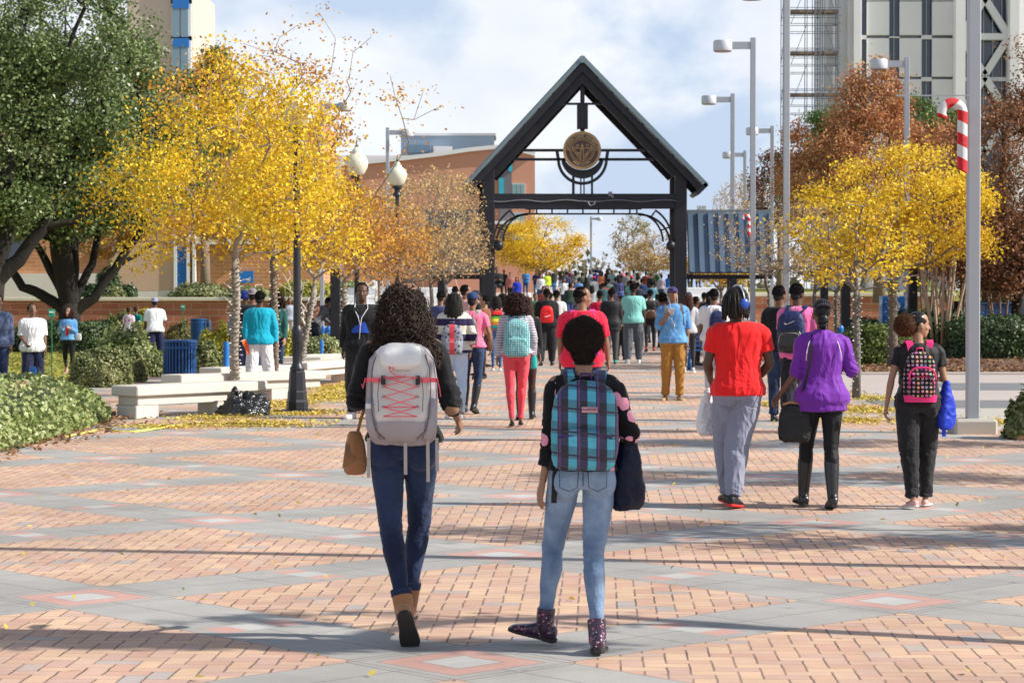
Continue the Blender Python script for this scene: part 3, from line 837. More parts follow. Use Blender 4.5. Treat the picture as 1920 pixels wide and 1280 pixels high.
# ---------------------------------------------------------------- shrubs and hedges
S_box = leafmat('boxwood_leaf', [(.05, .08, .02), (.13, .17, .05), (.26, .27, .11), (.36, .34, .17)], .15, .5, .4)
S_ivy = leafmat('ground_cover_leaf', [(.09, .12, .03), (.20, .27, .07), (.36, .40, .15), (.50, .50, .27), (.42, .22, .12)], .2, .45, .5, pos=[0, .35, .65, .9, 1.0])
S_yel = leafmat('gold_shrub_leaf', [(.12, .14, .02), (.36, .34, .04), (.55, .48, .08)], .25)
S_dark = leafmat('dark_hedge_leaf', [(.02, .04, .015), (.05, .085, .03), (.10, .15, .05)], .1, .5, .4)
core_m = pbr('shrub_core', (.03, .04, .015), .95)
def shrub(name, label, cat, c, r, nl, ls, mat, seed, group=None, e=2.0, rough=.09, parts=True, top_flat=False, kind=None):
    """leaf shell round a dark lumpy core; c = base centre, r = half sizes (z = full height)"""
    c = Vector(c); rs = np.random.RandomState(seed)
    v = rs.normal(size=(nl, 3)); v[:, 2] = np.abs(v[:, 2]) * 1.0 + .02
    v /= np.linalg.norm(v, axis=1, keepdims=True)
    sup = (np.abs(v) ** e).sum(1, keepdims=True) ** (1 / e)
    p = v / sup
    lump = np.array([mnoise.noise(Vector(q * 2.3) + Vector((seed, 0, 0))) for q in p]) * rough * 2.2
    rad = (1 + lump + rs.normal(size=nl) * rough * .55 - rs.rand(nl) ** 3 * .12)[:, None]
    pts = p * rad * np.array([r[0], r[1], r[2]]) + np.array(c)
    pts[:, 2] = np.maximum(pts[:, 2], c.z + .02)
    nrm = v + rs.normal(size=v.shape) * .55
    V, Q = leaf_quads(pts, ls, nrm, rs, .68)
    t = thing(name, label, cat, c, group)
    link_mesh('foliage', np_mesh('foliage', V - np.array(c), Q), mat, t)
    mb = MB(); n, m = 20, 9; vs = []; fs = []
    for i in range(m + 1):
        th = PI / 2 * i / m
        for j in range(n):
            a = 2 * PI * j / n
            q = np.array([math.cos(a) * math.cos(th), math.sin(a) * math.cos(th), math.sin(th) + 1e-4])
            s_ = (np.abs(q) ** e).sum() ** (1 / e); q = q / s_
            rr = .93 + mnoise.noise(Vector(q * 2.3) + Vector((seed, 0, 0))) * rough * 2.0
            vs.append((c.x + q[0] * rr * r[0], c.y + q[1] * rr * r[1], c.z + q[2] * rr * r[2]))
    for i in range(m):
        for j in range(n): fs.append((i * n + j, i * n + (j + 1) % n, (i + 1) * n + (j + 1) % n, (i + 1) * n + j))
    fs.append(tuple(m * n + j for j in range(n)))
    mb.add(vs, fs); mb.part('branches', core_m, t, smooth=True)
    return t
def shrub_px(name, label, cat, px, ptop, pbot, w, Y, zb, nl, ls, mat, seed, depth=None, **k):
    s = S(Y); h = (pbot - ptop) / s
    return shrub(name, label, cat, at(px, Y, zb), (w / 2 / s, (depth or w / s) / 2, h), nl, ls, mat, seed, **k)
# ground-cover bed in the left foreground
def bed():
    c = Vector((-9.2, 29.6, 0)); nx, ny = 70, 90
    pts = []; r_ = np.random.RandomState(5)
    def inside(x, y):
        # a rounded island: right edge bulges towards the walkway
        ex = (x + 12.35) / 7.0; ey = (y - 28.2) / 8.6
        return 1 - (abs(ex) ** 3 + abs(ey) ** 3)
    def hgt(x, y):
        q = inside(x, y)
        return max(0, min(1, q * 4.2)) ** .5 * (.52 + .10 * mnoise.noise(Vector((x * .9, y * .9, 0))) + .05 * mnoise.noise(Vector((x * 3, y * 3, 5))))
    k = 0
    while k < 52000:
        x = -16.5 + 11.6 * r_.rand(); y = 19.4 + 17.6 * r_.rand()
        q = inside(x, y)
        if q < 0: continue
        h = hgt(x, y); near = q < .28
        z = h - abs(r_.normal()) * .035
        if near: z = h * r_.rand() ** .5
        pts.append((x + r_.normal() * .02, y + r_.normal() * .02, max(.02, z))); k += 1
    for _ in range(26000):      # the steep rim
        a = -PI * .62 + r_.rand() * PI * 1.0; ca, sa = math.cos(a), math.sin(a); ee = (abs(ca) ** 3 + abs(sa) ** 3) ** (-1 / 3); q = 1.0 - abs(r_.normal()) * .03
        x, y = -12.35 + ca * ee * 7.0 * q, 28.2 + sa * ee * 8.6 * q; h = hgt(x, y)
        pts.append((x + abs(r_.normal()) * .04 * (1 if ca > .5 else 0), y - abs(r_.normal()) * .04 * (1 if sa < -.5 else 0), max(.02, min(h, .02 + h * r_.rand() * 1.05))))
    pts = np.array(pts)
    nrm = r_.normal(size=pts.shape) * .9 + np.array([.25, -.4, .6])
    V, Q = leaf_quads(pts, .068, nrm, r_, .72)
    t = thing('ground_cover_bed', 'thick mounded bed of glossy green ground cover in the left foreground', 'plant bed', c)
    link_mesh('foliage', np_mesh('foliage', V - np.array(c), Q), S_ivy, t)
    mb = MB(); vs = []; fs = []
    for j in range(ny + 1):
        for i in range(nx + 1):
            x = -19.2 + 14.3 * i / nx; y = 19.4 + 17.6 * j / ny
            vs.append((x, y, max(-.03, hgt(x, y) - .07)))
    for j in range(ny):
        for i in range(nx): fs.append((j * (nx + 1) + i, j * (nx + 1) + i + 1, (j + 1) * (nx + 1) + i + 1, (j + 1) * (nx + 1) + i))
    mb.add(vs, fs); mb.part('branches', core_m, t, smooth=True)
    lp = []
    for _ in range(2600):
        a = r_.rand() * 2 * PI; q = 1.0 + abs(r_.normal()) * .035
        ca, sa = math.cos(a), math.sin(a)
        ee = (abs(ca) ** 3 + abs(sa) ** 3) ** (-1 / 3)
        lp.append((-12.35 + ca * ee * 7.0 * q, 28.2 + sa * ee * 8.6 * q, .015 + r_.rand() * .03))
    scatter_leaves('fallen_leaves', lp, .07, bl, 'brown fallen leaves lining the edge of the ground cover bed', 'fallen leaves', seed=9)
bed()
shrub_px('round_shrub', 'clipped round boxwood in front of the other shrubs, left of the benches', 'shrub', 191, 668, 734, 112, 43.0, 0, 9000, .055, S_box, 101, e=2.6)
shrub_px('round_shrub', 'clipped round shrub directly behind the front boxwood', 'shrub', 238, 660, 722, 70, 45.5, 0, 5000, .055, S_box, 102, e=2.6)
shrub_px('loose_shrub', 'loose leafy yellow green shrub left of the blue litter bin', 'shrub', 243, 630, 712, 120, 48.5, -.05, 6500, .085, S_ivy, 103, rough=.16)
shrub_px('round_shrub', 'rounded grey green shrub right behind the blue litter bin', 'shrub', 386, 645, 706, 54, 49, 0, 4500, .06, S_box, 104, e=2.5)
shrub_px('golden_shrub', 'golden leaved shrub behind the blue bollard and the first trunk', 'shrub', 418, 620, 694, 90, 53, 0, 6000, .08, S_yel, 105, rough=.15)
shrub_px('loose_shrub', 'dark green bush in front of the brick wall under the oak', 'shrub', 222, 595, 650, 86, 92, -.3, 4500, .11, S_box, 106, rough=.15)
shrub_px('golden_shrub', 'yellow flowering bush behind the three students by the wall', 'shrub', 268, 588, 640, 50, 96, -.3, 3000, .11, S_yel, 107, rough=.2)
shrub_px('low_hedge', 'low dark hedge at the foot of the oak trunk', 'hedge', 120, 600, 655, 190, 82, -.3, 8000, .10, S_dark, 108, e=4, depth=2)
shrub_px('low_hedge', 'leafy green planter hedge behind the far concrete benches', 'hedge', 590, 636, 676, 115, 62, 0, 8000, .07, S_ivy, 109, e=4, depth=2.2)
shrub_px('golden_shrub', 'golden green shrub between the black lamp post and the thin trunk', 'shrub', 532, 634, 690, 50, 58, 0, 4000, .07, S_yel, 110, rough=.15)
shrub_px('low_shrub', 'brown twiggy shrub beside the distant small litter bin', 'shrub', 340, 602, 640, 60, 95, -.3, 2500, .09, leafmat('twig_shrub_leaf', [(.12, .08, .04), (.25, .2, .08), (.3, .28, .1)]), 111, rough=.2)
# hedges on top of the brick wall
for i, (px, w, tp, Y, m_, lab) in enumerate([(180, 60, 534, 107, S_dark, 'clipped dark ball shrub on the terrace left of the others'), (212, 44, 538, 107, S_box, 'clipped ball shrub in the middle of the terrace row'),
                                   (240, 34, 536, 108, S_dark, 'small clipped ball shrub on the terrace under the thin trunks'), (204, 46, 508, 112, S_dark, 'taller dark bush against the pale building base'),
                                   (380, 120, 533, 108, S_box, 'long leafy shrub on the terrace below the blue door'), (470, 90, 538, 108, S_box, 'green shrub on the terrace behind the first trunk'),
                                   (575, 110, 528, 110, S_yel, 'yellow green shrub on the terrace behind the lamp post'), (660, 80, 530, 110, S_ivy, 'bright green shrub on the terrace left of the second lamp'),
                                   (740, 110, 540, 109, S_yel, 'yellow green hedge on the terrace left of the gate')]):
    shrub_px('terrace_shrub', lab, 'shrub', px, tp, 562, w, Y, 1.45, 3500, .12, m_, 120 + i, group='shrubs along the terrace', e=2.4, rough=.13)
# right side hedges
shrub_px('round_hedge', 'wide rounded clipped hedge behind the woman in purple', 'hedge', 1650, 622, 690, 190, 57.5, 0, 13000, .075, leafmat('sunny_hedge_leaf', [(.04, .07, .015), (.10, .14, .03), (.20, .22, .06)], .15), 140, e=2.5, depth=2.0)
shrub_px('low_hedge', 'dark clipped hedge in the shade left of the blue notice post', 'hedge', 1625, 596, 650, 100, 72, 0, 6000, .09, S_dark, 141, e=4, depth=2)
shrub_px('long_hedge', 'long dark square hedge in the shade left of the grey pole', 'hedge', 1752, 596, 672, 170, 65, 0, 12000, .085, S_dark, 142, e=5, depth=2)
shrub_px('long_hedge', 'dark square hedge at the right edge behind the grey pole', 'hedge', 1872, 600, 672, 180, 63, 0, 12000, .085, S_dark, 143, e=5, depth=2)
shrub_px('leafy_bush', 'dark leafy bush cut off by the right edge beside the grey pole', 'shrub', 1940, 730, 818, 100, 27.2, 0, 6000, .07, S_box, 144, rough=.12)
shrub_px('golden_shrub', 'sunlit yellow green bush below the brick wall on the right', 'shrub', 1730, 560, 620, 60, 80, 0, 3000, .1, S_yel, 145, rough=.2)
shrub_px('terrace_shrub', 'bright green bush above the brick wall on the right', 'shrub', 1735, 520, 556, 60, 108, 1.45, 3000, .12, S_ivy, 146, rough=.2)
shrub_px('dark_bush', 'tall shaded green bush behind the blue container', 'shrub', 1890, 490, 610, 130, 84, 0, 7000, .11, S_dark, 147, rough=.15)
# ================================================================= buildings and street furniture
def brick_mat(name, c1, c2, mort, bw=.24, bh=.08, s=1.0):
    if name in MATS: return MATS[name]
    n = N(name); g = n.new('NewGeometry')
    sp = n.new('SeparateXYZ'); n.l.new(g.outputs['Position'], sp.inputs[0])
    cb = n.new('CombineXYZ'); n.l.new(n.math('ADD', sp.outputs[0], sp.outputs[1]), cb.inputs[0]); n.l.new(sp.outputs[2], cb.inputs[1])
    b = n.new('TexBrick'); n.l.new(cb.outputs[0], b.inputs['Vector'])
    b.inputs['Color1'].default_value = (*c1, 1); b.inputs['Color2'].default_value = (*c2, 1); b.inputs['Mortar'].default_value = (*mort, 1)
    b.inputs['Scale'].default_value = s; b.inputs['Brick Width'].default_value = bw; b.inputs['Row Height'].default_value = bh; b.inputs['Mortar Size'].default_value = .012
    f = n.noise(g.outputs['Position'], .7, 5)
    c = n.mix(1.0, b.outputs['Color'], n.ramp(f, [(.3, (.82, .82, .82)), (.7, (1.12, 1.1, 1.08))]), 'MULTIPLY')
    n.bsdf(c, .9, 0, .2, b.outputs['Fac'], .3, .01)
    MATS[name] = n.m
    return n.m
brick_red = brick_mat('red_brick', (.36, .13, .085), (.44, .18, .11), (.46, .36, .30), .8, .27)
brick_orange = brick_mat('orange_brick', (.50, .22, .10), (.56, .27, .13), (.55, .42, .30), .6, .2)
brick_far = pbr('far_orange_brick', (.56, .28, .19), .9, .08, .3, .1, 2)
white_stone = pbr('white_concrete', (.70, .70, .71), .8, .07, .5, .25, 8)
black_steel = pbr('black_steel', (.018, .019, .026), .42, .2, 5, .1, 60, spec=.5)
navy_black = pbr('dark_gate_paint', (.014, .015, .022), .45, .2, 2, .1, 30)
grey_metal = pbr('galvanised_pole', (.40, .42, .46), .45, .08, 2, .1, 40, metal=.35)
lamp_white = pbr('lamp_head_grey', (.55, .57, .60), .45, .06, 2, .1, 20, metal=.2)
glass_dark = pbr('dark_glass', (.02, .03, .06), .12, .1, 1, 0, spec=.9)
blue_paint = pbr('blue_paint', (.015, .085, .26), .4, .12, 3, .1, 40)
bright_blue = pbr('bright_blue_paint', (.02, .17, .52), .35, .1, 3, .1, 40)
stone_pale = pbr('bench_concrete', (.58, .54, .48), .85, .10, 3, .4, 60)
coping = pbr('stone_coping', (.60, .55, .46), .85, .1, 2, .2, 20)

# --- brick retaining walls and seating steps either side of the ramp
def wall(x0, x1, ztop, zbot, label, Y=103.6):
    t = thing('brick_wall', label, 'wall', ((x0 + x1) / 2, Y, 0))
    MB().box(((x0 + x1) / 2, Y, (ztop - .16 + zbot) / 2), (x1 - x0, .5, ztop - .16 - zbot)).part('wall', brick_red, t)
    MB().box(((x0 + x1) / 2, Y - .05, ztop - .08), (x1 - x0 + .1, .72, .16), bev=.02).part('coping', coping, t)
wall(-26, -7.3, 1.62, -.5, 'long red brick wall with pale coping behind the lawn on the left')
wall(10.4, 19.5, 1.82, -.1, 'red brick wall with pale coping on the right behind the young trees')
def seat_steps(x0, x1, label, Y0=97.5, n=6, zt=2.05):
    mb = MB()
    for i in range(n):
        z1 = zt * (i + 1) / n; y0 = Y0 + i * .95
        mb.box(((x0 + x1) / 2, (y0 + Y0 + n * .95 + 1.5) / 2, z1 / 2 + .001 * i), (x1 - x0 - .003 * i, Y0 + n * .95 + 1.5 - y0, z1 - .002 * i), bev=.03)
    mb.top('stone_steps', white_stone, label, 'steps', ((x0 + x1) / 2, Y0, 0))
seat_steps(-7.2, -2.6, 'pale stone seating steps beside the left gate post')
seat_steps(6.8, 10.3, 'pale stone seating steps beside the right gate post')

# --- the gate
GYD = 75.0; GS = S(GYD)
def gp(px, py, dy=0): 
    v = P(px, py, GYD); v.y += dy; return v
gate = thing('gateway', 'tall black steel gateway with a gable roof and a round bronze seal', 'gate', (gp(1092, 556).x, GYD, 0))
def frame_bar(mb, a, b, w, d=.25, dy=0):
    pa, pb = gp(*a, dy), gp(*b, dy)
    mb.bar(pa, pb, d, w / GS, up=(pb - pa).cross(Vector((0, 1, 0))))
for (px, w_) in ((915, 24), (1276, 22)):
    x = gp(px, 500).x; zt = gp(px, 318).z
    mb = MB()
    mb.box((x, GYD, zt / 2), (w_ / GS, .42, zt), bev=.015)
    mb.box((x, GYD + 1.9, zt / 2), (w_ / GS, .42, zt), bev=.015)
    mb.box((x, GYD, .2), (w_ / GS + .18, .6, .4), bev=.03)
    mb.part('post', navy_black, gate)
mb = MB()
for px in (903, 1262):
    x = gp(px, 500).x; zt = gp(px, 335).z
    mb.box((x, GYD + .5, zt / 2), (9 / GS, .2, zt), bev=.01)
mb.part('inner_post', navy_black, gate)
mb = MB()
mb.bar(gp(918, 370), gp(1276, 370), .3, 13 / GS); mb.bar(gp(918, 385), gp(1276, 385), .24, 13 / GS)
mb.bar(gp(918, 370, 1.9), gp(1276, 370, 1.9), .3, 13 / GS)
mb.part('lintel_beam', navy_black, gate)
# roof slopes
apex = gp(1091, 116); eL = gp(873, 352); eR = gp(1319, 350)
roof_m = pbr('weathered_roof_metal', (.20, .26, .29), .4, .15, 1, .1, 20, metal=.3)
for e_, sgn in ((eL, -1), (eR, 1)):
    d = (e_ - apex).normalized(); nrm = Vector((-d.z * -1, 0, d.x * -1)) if False else Vector((-d.z, 0, d.x))
    if nrm.z < 0: nrm = -nrm
    mb = MB()
    c = (apex + e_) / 2 + Vector((0, .85, 0)) + nrm * .03
    rot = Matrix((d, Vector((0, 1, 0)), d.cross(Vector((0, 1, 0))))).transposed()
    L_ = (e_ - apex).length
    mb.box(c, (L_ + .1, 2.9, .10), rot)
    for k in range(7):
        mb.box(c + Vector((0, -1.4 + k * .46, 0)) + nrm * .07, (L_ + .08, .05, .05), rot)
    mb.part('roof', roof_m, gate)
    mb = MB()       # rafter just below the roof, front and back
    for dy in (-.42 + sgn * .004, 1.95 + sgn * .004):
        mb.bar(apex - nrm * .15 + Vector((0, dy, 0)), e_ - nrm * .15 + Vector((0, dy, 0)), .14, .20, up=nrm)
        mb.bar(apex - nrm * .37 + Vector((0, dy + .14, 0)), e_ - nrm * .37 - d * .9 + Vector((0, dy + .3, 0)), .12, .25, up=nrm)
    mb.box(e_ - nrm * .12 + Vector((0, .85, 0)), (.14, 2.9, .42), rot)
    mb.part('rafter', navy_black, gate)
    mb = MB()
    for k in range(1, 8):
        p = apex + d * (L_ * k / 8) - nrm * .12 + Vector((0, .85, 0))
        mb.box(p, (.08, 2.6, .12), rot)
    mb.part('purlin', pbr('brown_purlin', (.16, .11, .09), .7), gate)
mb = MB()
mb.lathe(apex + Vector((0, -.62, .02)), [(.12, 0), (.12, 2.95)], 8, Matrix.Rotation(-PI / 2, 3, 'X'))
mb.part('ridge_cap', roof_m, gate)
mb = MB()
frame_bar(mb, (980, 282), (1210, 282), 5, .12); frame_bar(mb, (962, 299), (1226, 299), 5, .12); frame_bar(mb, (1040, 195), (1146, 195), 4, .1)
mb.part('tie_bar', navy_black, gate)
mb = MB()
frame_bar(mb, (1092, 140), (1092, 250), 8, .2); frame_bar(mb, (1092, 197), (1092, 242), 20, .45)
mb.part('king_post', navy_black, gate)
def arc(mb, cx, cy, r, a0, a1, w, n=24, d=.14, dy=0, ry=None):
    ry = ry or r
    pts = [gp(cx + r * math.cos(R(a0 + (a1 - a0) * i / n)), cy - ry * math.sin(R(a0 + (a1 - a0) * i / n)), dy) for i in range(n + 1)]
    hw = w / GS / 2
    vs = []; fs = []
    for i, p in enumerate(pts):
        t_ = (pts[min(n, i + 1)] - pts[max(0, i - 1)]).normalized(); nn = Vector((-t_.z, 0, t_.x)) * hw
        for sx, sy in ((1, -1), (1, 1), (-1, 1), (-1, -1)): vs.append(p + nn * sx + Vector((0, d / 2 * sy, 0)))
    for i in range(n):
        for j in range(4): fs.append((i * 4 + j, i * 4 + (j + 1) % 4, i * 4 + 4 + (j + 1) % 4, i * 4 + 4 + j))
    fs.append((0, 1, 2, 3)); fs.append(tuple(n * 4 + j for j in (3, 2, 1, 0)))
    mb.add(vs, fs)
mb = MB()
arc(mb, 1092, 299, 45, 178, 362, 5.5)
frame_bar(mb, (1044, 281), (1047, 300), 6, .14); frame_bar(mb, (1140, 281), (1137, 300), 6, .14)
# crescent under the seal
n = 20; vs = []; fs = []
for i in range(n + 1):
    a = R(195 + 150 * i / n)
    po = gp(1092 + 41 * math.cos(a), 292 - 43 * math.sin(a)); pi = gp(1092 + 36 * math.cos(a), 287 - 32 * math.sin(a))
    for p in (po, pi):
        vs.append(p + Vector((0, -.06, 0))); vs.append(p + Vector((0, .06, 0)))
for i in range(n):
    q = i * 4
    fs += [(q, q + 4, q + 6, q + 2), (q + 1, q + 3, q + 7, q + 5), (q, q + 1, q + 5, q + 4), (q + 2, q + 6, q + 7, q + 3)]
fs += [(0, 2, 3, 1), (n * 4, n * 4 + 1, n * 4 + 3, n * 4 + 2)]
mb.add(vs, fs)
for px, w_ in ((1075, 5), (1089, 2.5), (1095, 2.5), (1110, 4)):
    frame_bar(mb, (px, 328), (px, 364), w_, .1)
mb.part('seal_cradle', navy_black, gate)
mb = MB()
frame_bar(mb, (985, 391), (1203, 391), 4, .12); frame_bar(mb, (990, 401), (1198, 401), 3, .12)
for px in (993, 1006, 1035, 1064, 1093, 1122, 1151, 1181, 1194): frame_bar(mb, (px, 388), (px, 402), 3, .1)
for sx, cx, ex in ((-1, 990, 927), (1, 1196, 1262)):
    a0, a1 = (90, 178) if sx < 0 else (90, 2)
    arc(mb, cx, 458, 60, a0, a1, 4, ry=56); arc(mb, cx, 455, 47, a0, a1, 3.5, ry=54 - 0)
    arc(mb, cx + 0, 452, 64, 120 if sx < 0 else 60, a1, 3.5, ry=67)
    for a in (25, 60):
        aa = 180 - a if sx < 0 else a
        pa = (cx + 47 * math.cos(R(aa)), 455 - 54 * math.sin(R(aa))); pb = (cx + 64 * math.cos(R(aa)), 454 - 66 * math.sin(R(aa)))
        frame_bar(mb, pa, pb, 3, .1)
mb.part('arch_bracket', navy_black, gate)
for px in (935, 1257):
    mb = MB(); mb.ell(gp(px, 461, -.2), (.15, .15, .17), 14, 10); mb.bar(gp(px, 452, -.2), gp(px + (-16 if px < 1000 else 14), 450, 0), .05)
    mb.part('lamp', navy_black, gate, smooth=True)
# bronze seal
bronze = pbr('bronze_seal', (.42, .27, .13), .5, .15, 6, .3, 40, metal=.35)
bronze_dk = pbr('bronze_seal_recess', (.10, .065, .06), .6, .2, 6)
sc = gp(1091, 283, -.22); r0 = 35.5 / GS
toY = Matrix.Rotation(PI / 2, 3, 'X')
def ring(mb, r1, r2, y0, y1, n=48):
    vs = []; fs = []
    for i in range(n):
        a = 2 * PI * i / n
        for r_, y_ in ((r1, y0), (r2, y0), (r2, y1), (r1, y1)): vs.append(sc + Vector((math.cos(a) * r_, y_, math.sin(a) * r_)))
    for i in range(n):
        for j in range(4): fs.append((i * 4 + j, i * 4 + (j + 1) % 4, ((i + 1) % n) * 4 + (j + 1) % 4, ((i + 1) % n) * 4 + j))
    mb.add(vs, fs)
mb = MB(); mb.lathe(sc, [(r0 * .97, -.12), (r0 * .97, .02)], 48, toY)
seal = mb.part('seal', bronze_dk, gate)
mb = MB(); ring(mb, r0 * .86, r0, -.05, .1); ring(mb, r0 * .61, r0 * .655, -.045, 0); ring(mb, r0 * .53, r0 * .56, -.045, 0)
def sb(a, b, w):
    mb.bar(sc + Vector((a[0] * r0, -.035, a[1] * r0)), sc + Vector((b[0] * r0, -.035, b[1] * r0)), w * r0, .03, up=(0, 1, 0))
for s_ in (-1, 1):
    sb((s_ * .55, .12), (s_ * .12, .12), .05); sb((s_ * .55, .12), (s_ * .07, -.52), .05); sb((s_ * .42, .10), (s_ * .07, -.38), .035); sb((s_ * .07, .12), (s_ * .07, -.52), .05)
    sb((s_ * .52, .2), (s_ * .42, .2), .05)
mb.ell(sc + Vector((0, -.03, .18 * r0)), (.07 * r0, .03, .17 * r0), 10, 8)
mb.ell(sc + Vector((-.2 * r0, -.03, -.16 * r0)), (.1 * r0, .03, .07 * r0), 8, 6); mb.ell(sc + Vector((.22 * r0, -.03, -.2 * r0)), (.08 * r0, .03, .06 * r0), 8, 6)
mb.part('rim', bronze, gate)
bpy.data.objects.get('rim')
def text_part(txt, pos, size, rotm, mat, parent, ext=.01, name='lettering', align='CENTER'):
    cu = bpy.data.curves.new(name, 'FONT'); cu.body = txt; cu.size = size; cu.extrude = ext; cu.align_x = align; cu.align_y = 'CENTER'
    cu.resolution_u = 2
    tmp = bpy.data.objects.new('tmp_text', cu); COL.objects.link(tmp)
    bpy.context.view_layer.update()
    me = bpy.data.meshes.new_from_object(tmp.evaluated_get(bpy.context.evaluated_depsgraph_get()))
    bpy.data.objects.remove(tmp)
    org = parent.location if parent.parent is None else parent.parent.location
    me.transform(Matrix.Translation(Vector(pos) - org) @ rotm.to_4x4())
    return me
def join_meshes(name, mes, mat, parent):
    bm = bmesh.new()
    for m_ in mes: bm.from_mesh(m_)
    me = bpy.data.meshes.new(name); bm.to_mesh(me); bm.free()
    return link_mesh(name, me, mat, parent)
face_cam = Matrix.Rotation(PI / 2, 3, 'X')
mes = []
def arc_text(txt, rr, a_start, a_end, size, flip=False):
    for i, ch in enumerate(txt):
        if ch == ' ': continue
        a = R(a_start + (a_end - a_start) * i / (len(txt) - 1))
        p = sc + Vector((math.cos(a) * rr, -.05, math.sin(a) * rr))
        rot = Matrix.Rotation(-(a - PI / 2) if not flip else -(a + PI / 2), 3, 'Y') @ face_cam
        mes.append(text_part(ch, p, size, rot, bronze, gate))
arc_text('JACKSON STATE UNIVERSITY', r0 * .755, 178, 2, r0 * .23)
arc_text('MISSISSIPPI', r0 * .755, 236, 304, r0 * .2, True)
mes.append(text_part('18', sc + Vector((-r0 * .27, -.045, r0 * .24)), r0 * .18, face_cam, bronze, gate))
mes.append(text_part('77', sc + Vector((r0 * .27, -.045, r0 * .24)), r0 * .18, face_cam, bronze, gate))
join_meshes('lettering', mes, pbr('bronze_letter', (.62, .46, .28), .5), gate)
# string of wires left on the beam
mb = MB()
for a, b2, zz in ((918, 1090, 377), (1090, 1276, 377)):
    mb.tube([gp(a + (b2 - a) * k / 12, zz + 2.0 * math.sin(k * 1.1), -.2) for k in range(13)], .012, 4)
mb.tube([gp(1116, 377, -.2), gp(1113, 384, -.22), gp(1106, 386, -.22), gp(1102, 380, -.22)], .02, 5)
mb.box(gp(1144, 364, -.1), (.12, .14, .14)); mb.ell(gp(1148, 369, -.2), (.05, .05, .05), 8, 6)
mb.part('cable', pbr('grey_cable', (.25, .25, .28), .6), gate)

# --- blue standing-seam canopies beside the gate
def blue_roof_mat():
    n = N('blue_standing_seam'); o = n.obj()
    f = n.noise(o, 1.2, 4)
    n.bsdf(n.mix(f, (.10, .155, .235), (.17, .235, .32)), .38, .35, .5, n.noise(o, 3, 2), .15, .02)
    return n.m
roof_blue = blue_roof_mat()
def canopy(x0, x1, y, zt, zb, posts, label):
    t = thing('canopy', label, 'canopy', ((x0 + x1) / 2, y, 0))
    mb = MB(); y0, y1 = y - .45, y + .5
    a, b2 = Vector((0, y0, zb)), Vector((0, y1, zt)); d = (b2 - a).normalized(); nn = Vector((0, -d.z, d.y))
    rot = Matrix((Vector((1, 0, 0)), d, nn)).transposed()
    c = Vector(((x0 + x1) / 2, (y0 + y1) / 2, (zt + zb) / 2)); L_ = (b2 - a).length
    mb.box(c, (x1 - x0, L_, .08), rot)
    k = 0; x = x0 + .05
    while x < x1:
        mb.box(Vector((x, c.y, c.z)) + nn * .07, (.045, L_ + .02, .09), rot); x += .33
    mb.part('roof', roof_blue, t)
    mb = MB(); mb.box(((x0 + x1) / 2, y1 + .08, zt + .02), (x1 - x0 + .1, .25, .22)); mb.part('ridge_trim', roof_m, t)
    for yy in (y0 + .1, y1 - .1): MB().box(((x0 + x1) / 2, yy, zb - .13), (x1 - x0, .12, .14)).part('beam', navy_black, t)
    for px_ in posts:
        for yy in (y0 + .1, y1 - .1):
            mb = MB(); mb.box((px_, yy, (zb - .2) / 2), (.24, .24, zb - .2), bev=.01); mb.part('post', navy_black, t)
xr = lambda px, Y=76: (px - 960) / S(Y)
canopy(xr(800), xr(902), 76, 4.35, 2.42, [xr(828)], 'blue standing seam canopy on black posts left of the gate')
canopy(xr(1289), xr(1445), 76, 4.35, 2.42, [xr(1372)], 'blue standing seam canopy on black posts right of the gate')
g = 'black steel posts of the garden pergolas'
for px, Y, tp, lab in ((629, 62, 500, 'black post left of the thin yellow tree trunks'), (1585, 66, 470, 'black post left of the blue notice post on the right'), (1711, 70, 470, 'black post right of the blue notice post'), (1545, 80, 480, 'black post standing against the right brick wall')):
    z = 1.65 - (tp - 556) / S(Y); b = at(px, Y)
    t = thing('pergola_post', lab, 'post', b, g)
    mb = MB(); mb.box((b.x, b.y, z / 2), (.26, .26, z), bev=.01); mb.part('post', navy_black, t)
    mb = MB(); mb.box((b.x, b.y, .15), (.42, .42, .3), bev=.03); mb.part('base', navy_black, t)

# --- tall parking-lot lamps
def pole_lamp(px, Y, h, side, label, group='tall grey box-arm street lamps', w=.15, head=.54, base=True, arm=.62):
    b = at(px, Y)
    t = thing('street_lamp', label, 'street lamp', b, group)
    MB().box((b.x, b.y, h / 2), (w, w, h), bev=.012).part('pole', grey_metal, t)
    MB().box((b.x, b.y, .07), (.52, .52, .22), bev=.03).part('footing', conc, t)
    MB().bar((b.x, b.y, h - .22), (b.x + side * arm, b.y, h - .22), .12, .2).part('arm', grey_metal, t)
    c = Vector((b.x + side * (arm + head * .45), b.y, h - .38))
    mb = MB(); mb.lathe(c, [(head / 2 * .98, -.0), (head / 2, .02), (head / 2, .26), (head / 2 * .9, .3)], 24)
    hd = mb.part('lamp_head', lamp_white, t, smooth='auto')
    mb = MB(); mb.lathe(c - Vector((0, 0, .012)), [(head / 2 * .9, -.01), (head / 2 * .9, .01)], 20)
    mb.part('lens', pbr('lamp_lens', (.45, .25, .30), .3), t)
    return t
pole_lamp(1824, 28.3, 9.0, 1, 'nearest grey square lamp pole, a large candy cane hung on it', w=.15)
pole_lamp(1474, 57.8, 9.35, -1, 'grey lamp pole beside the scaffold, its head cut off by the picture top')
pole_lamp(1411, 66.7, 9.0, -1, 'grey lamp with its head to the left, tallest fully visible one right of the gate')
pole_lamp(1373, 85, 9.0, -1, 'grey lamp left of the tallest one, in front of the clouds')
pole_lamp(1447, 101, 9.0, -1, 'small grey lamp between two taller poles above the bare tan tree')
pole_lamp(1396, 118, 9.0, -1, 'farthest small grey lamp just above the bare tan tree')
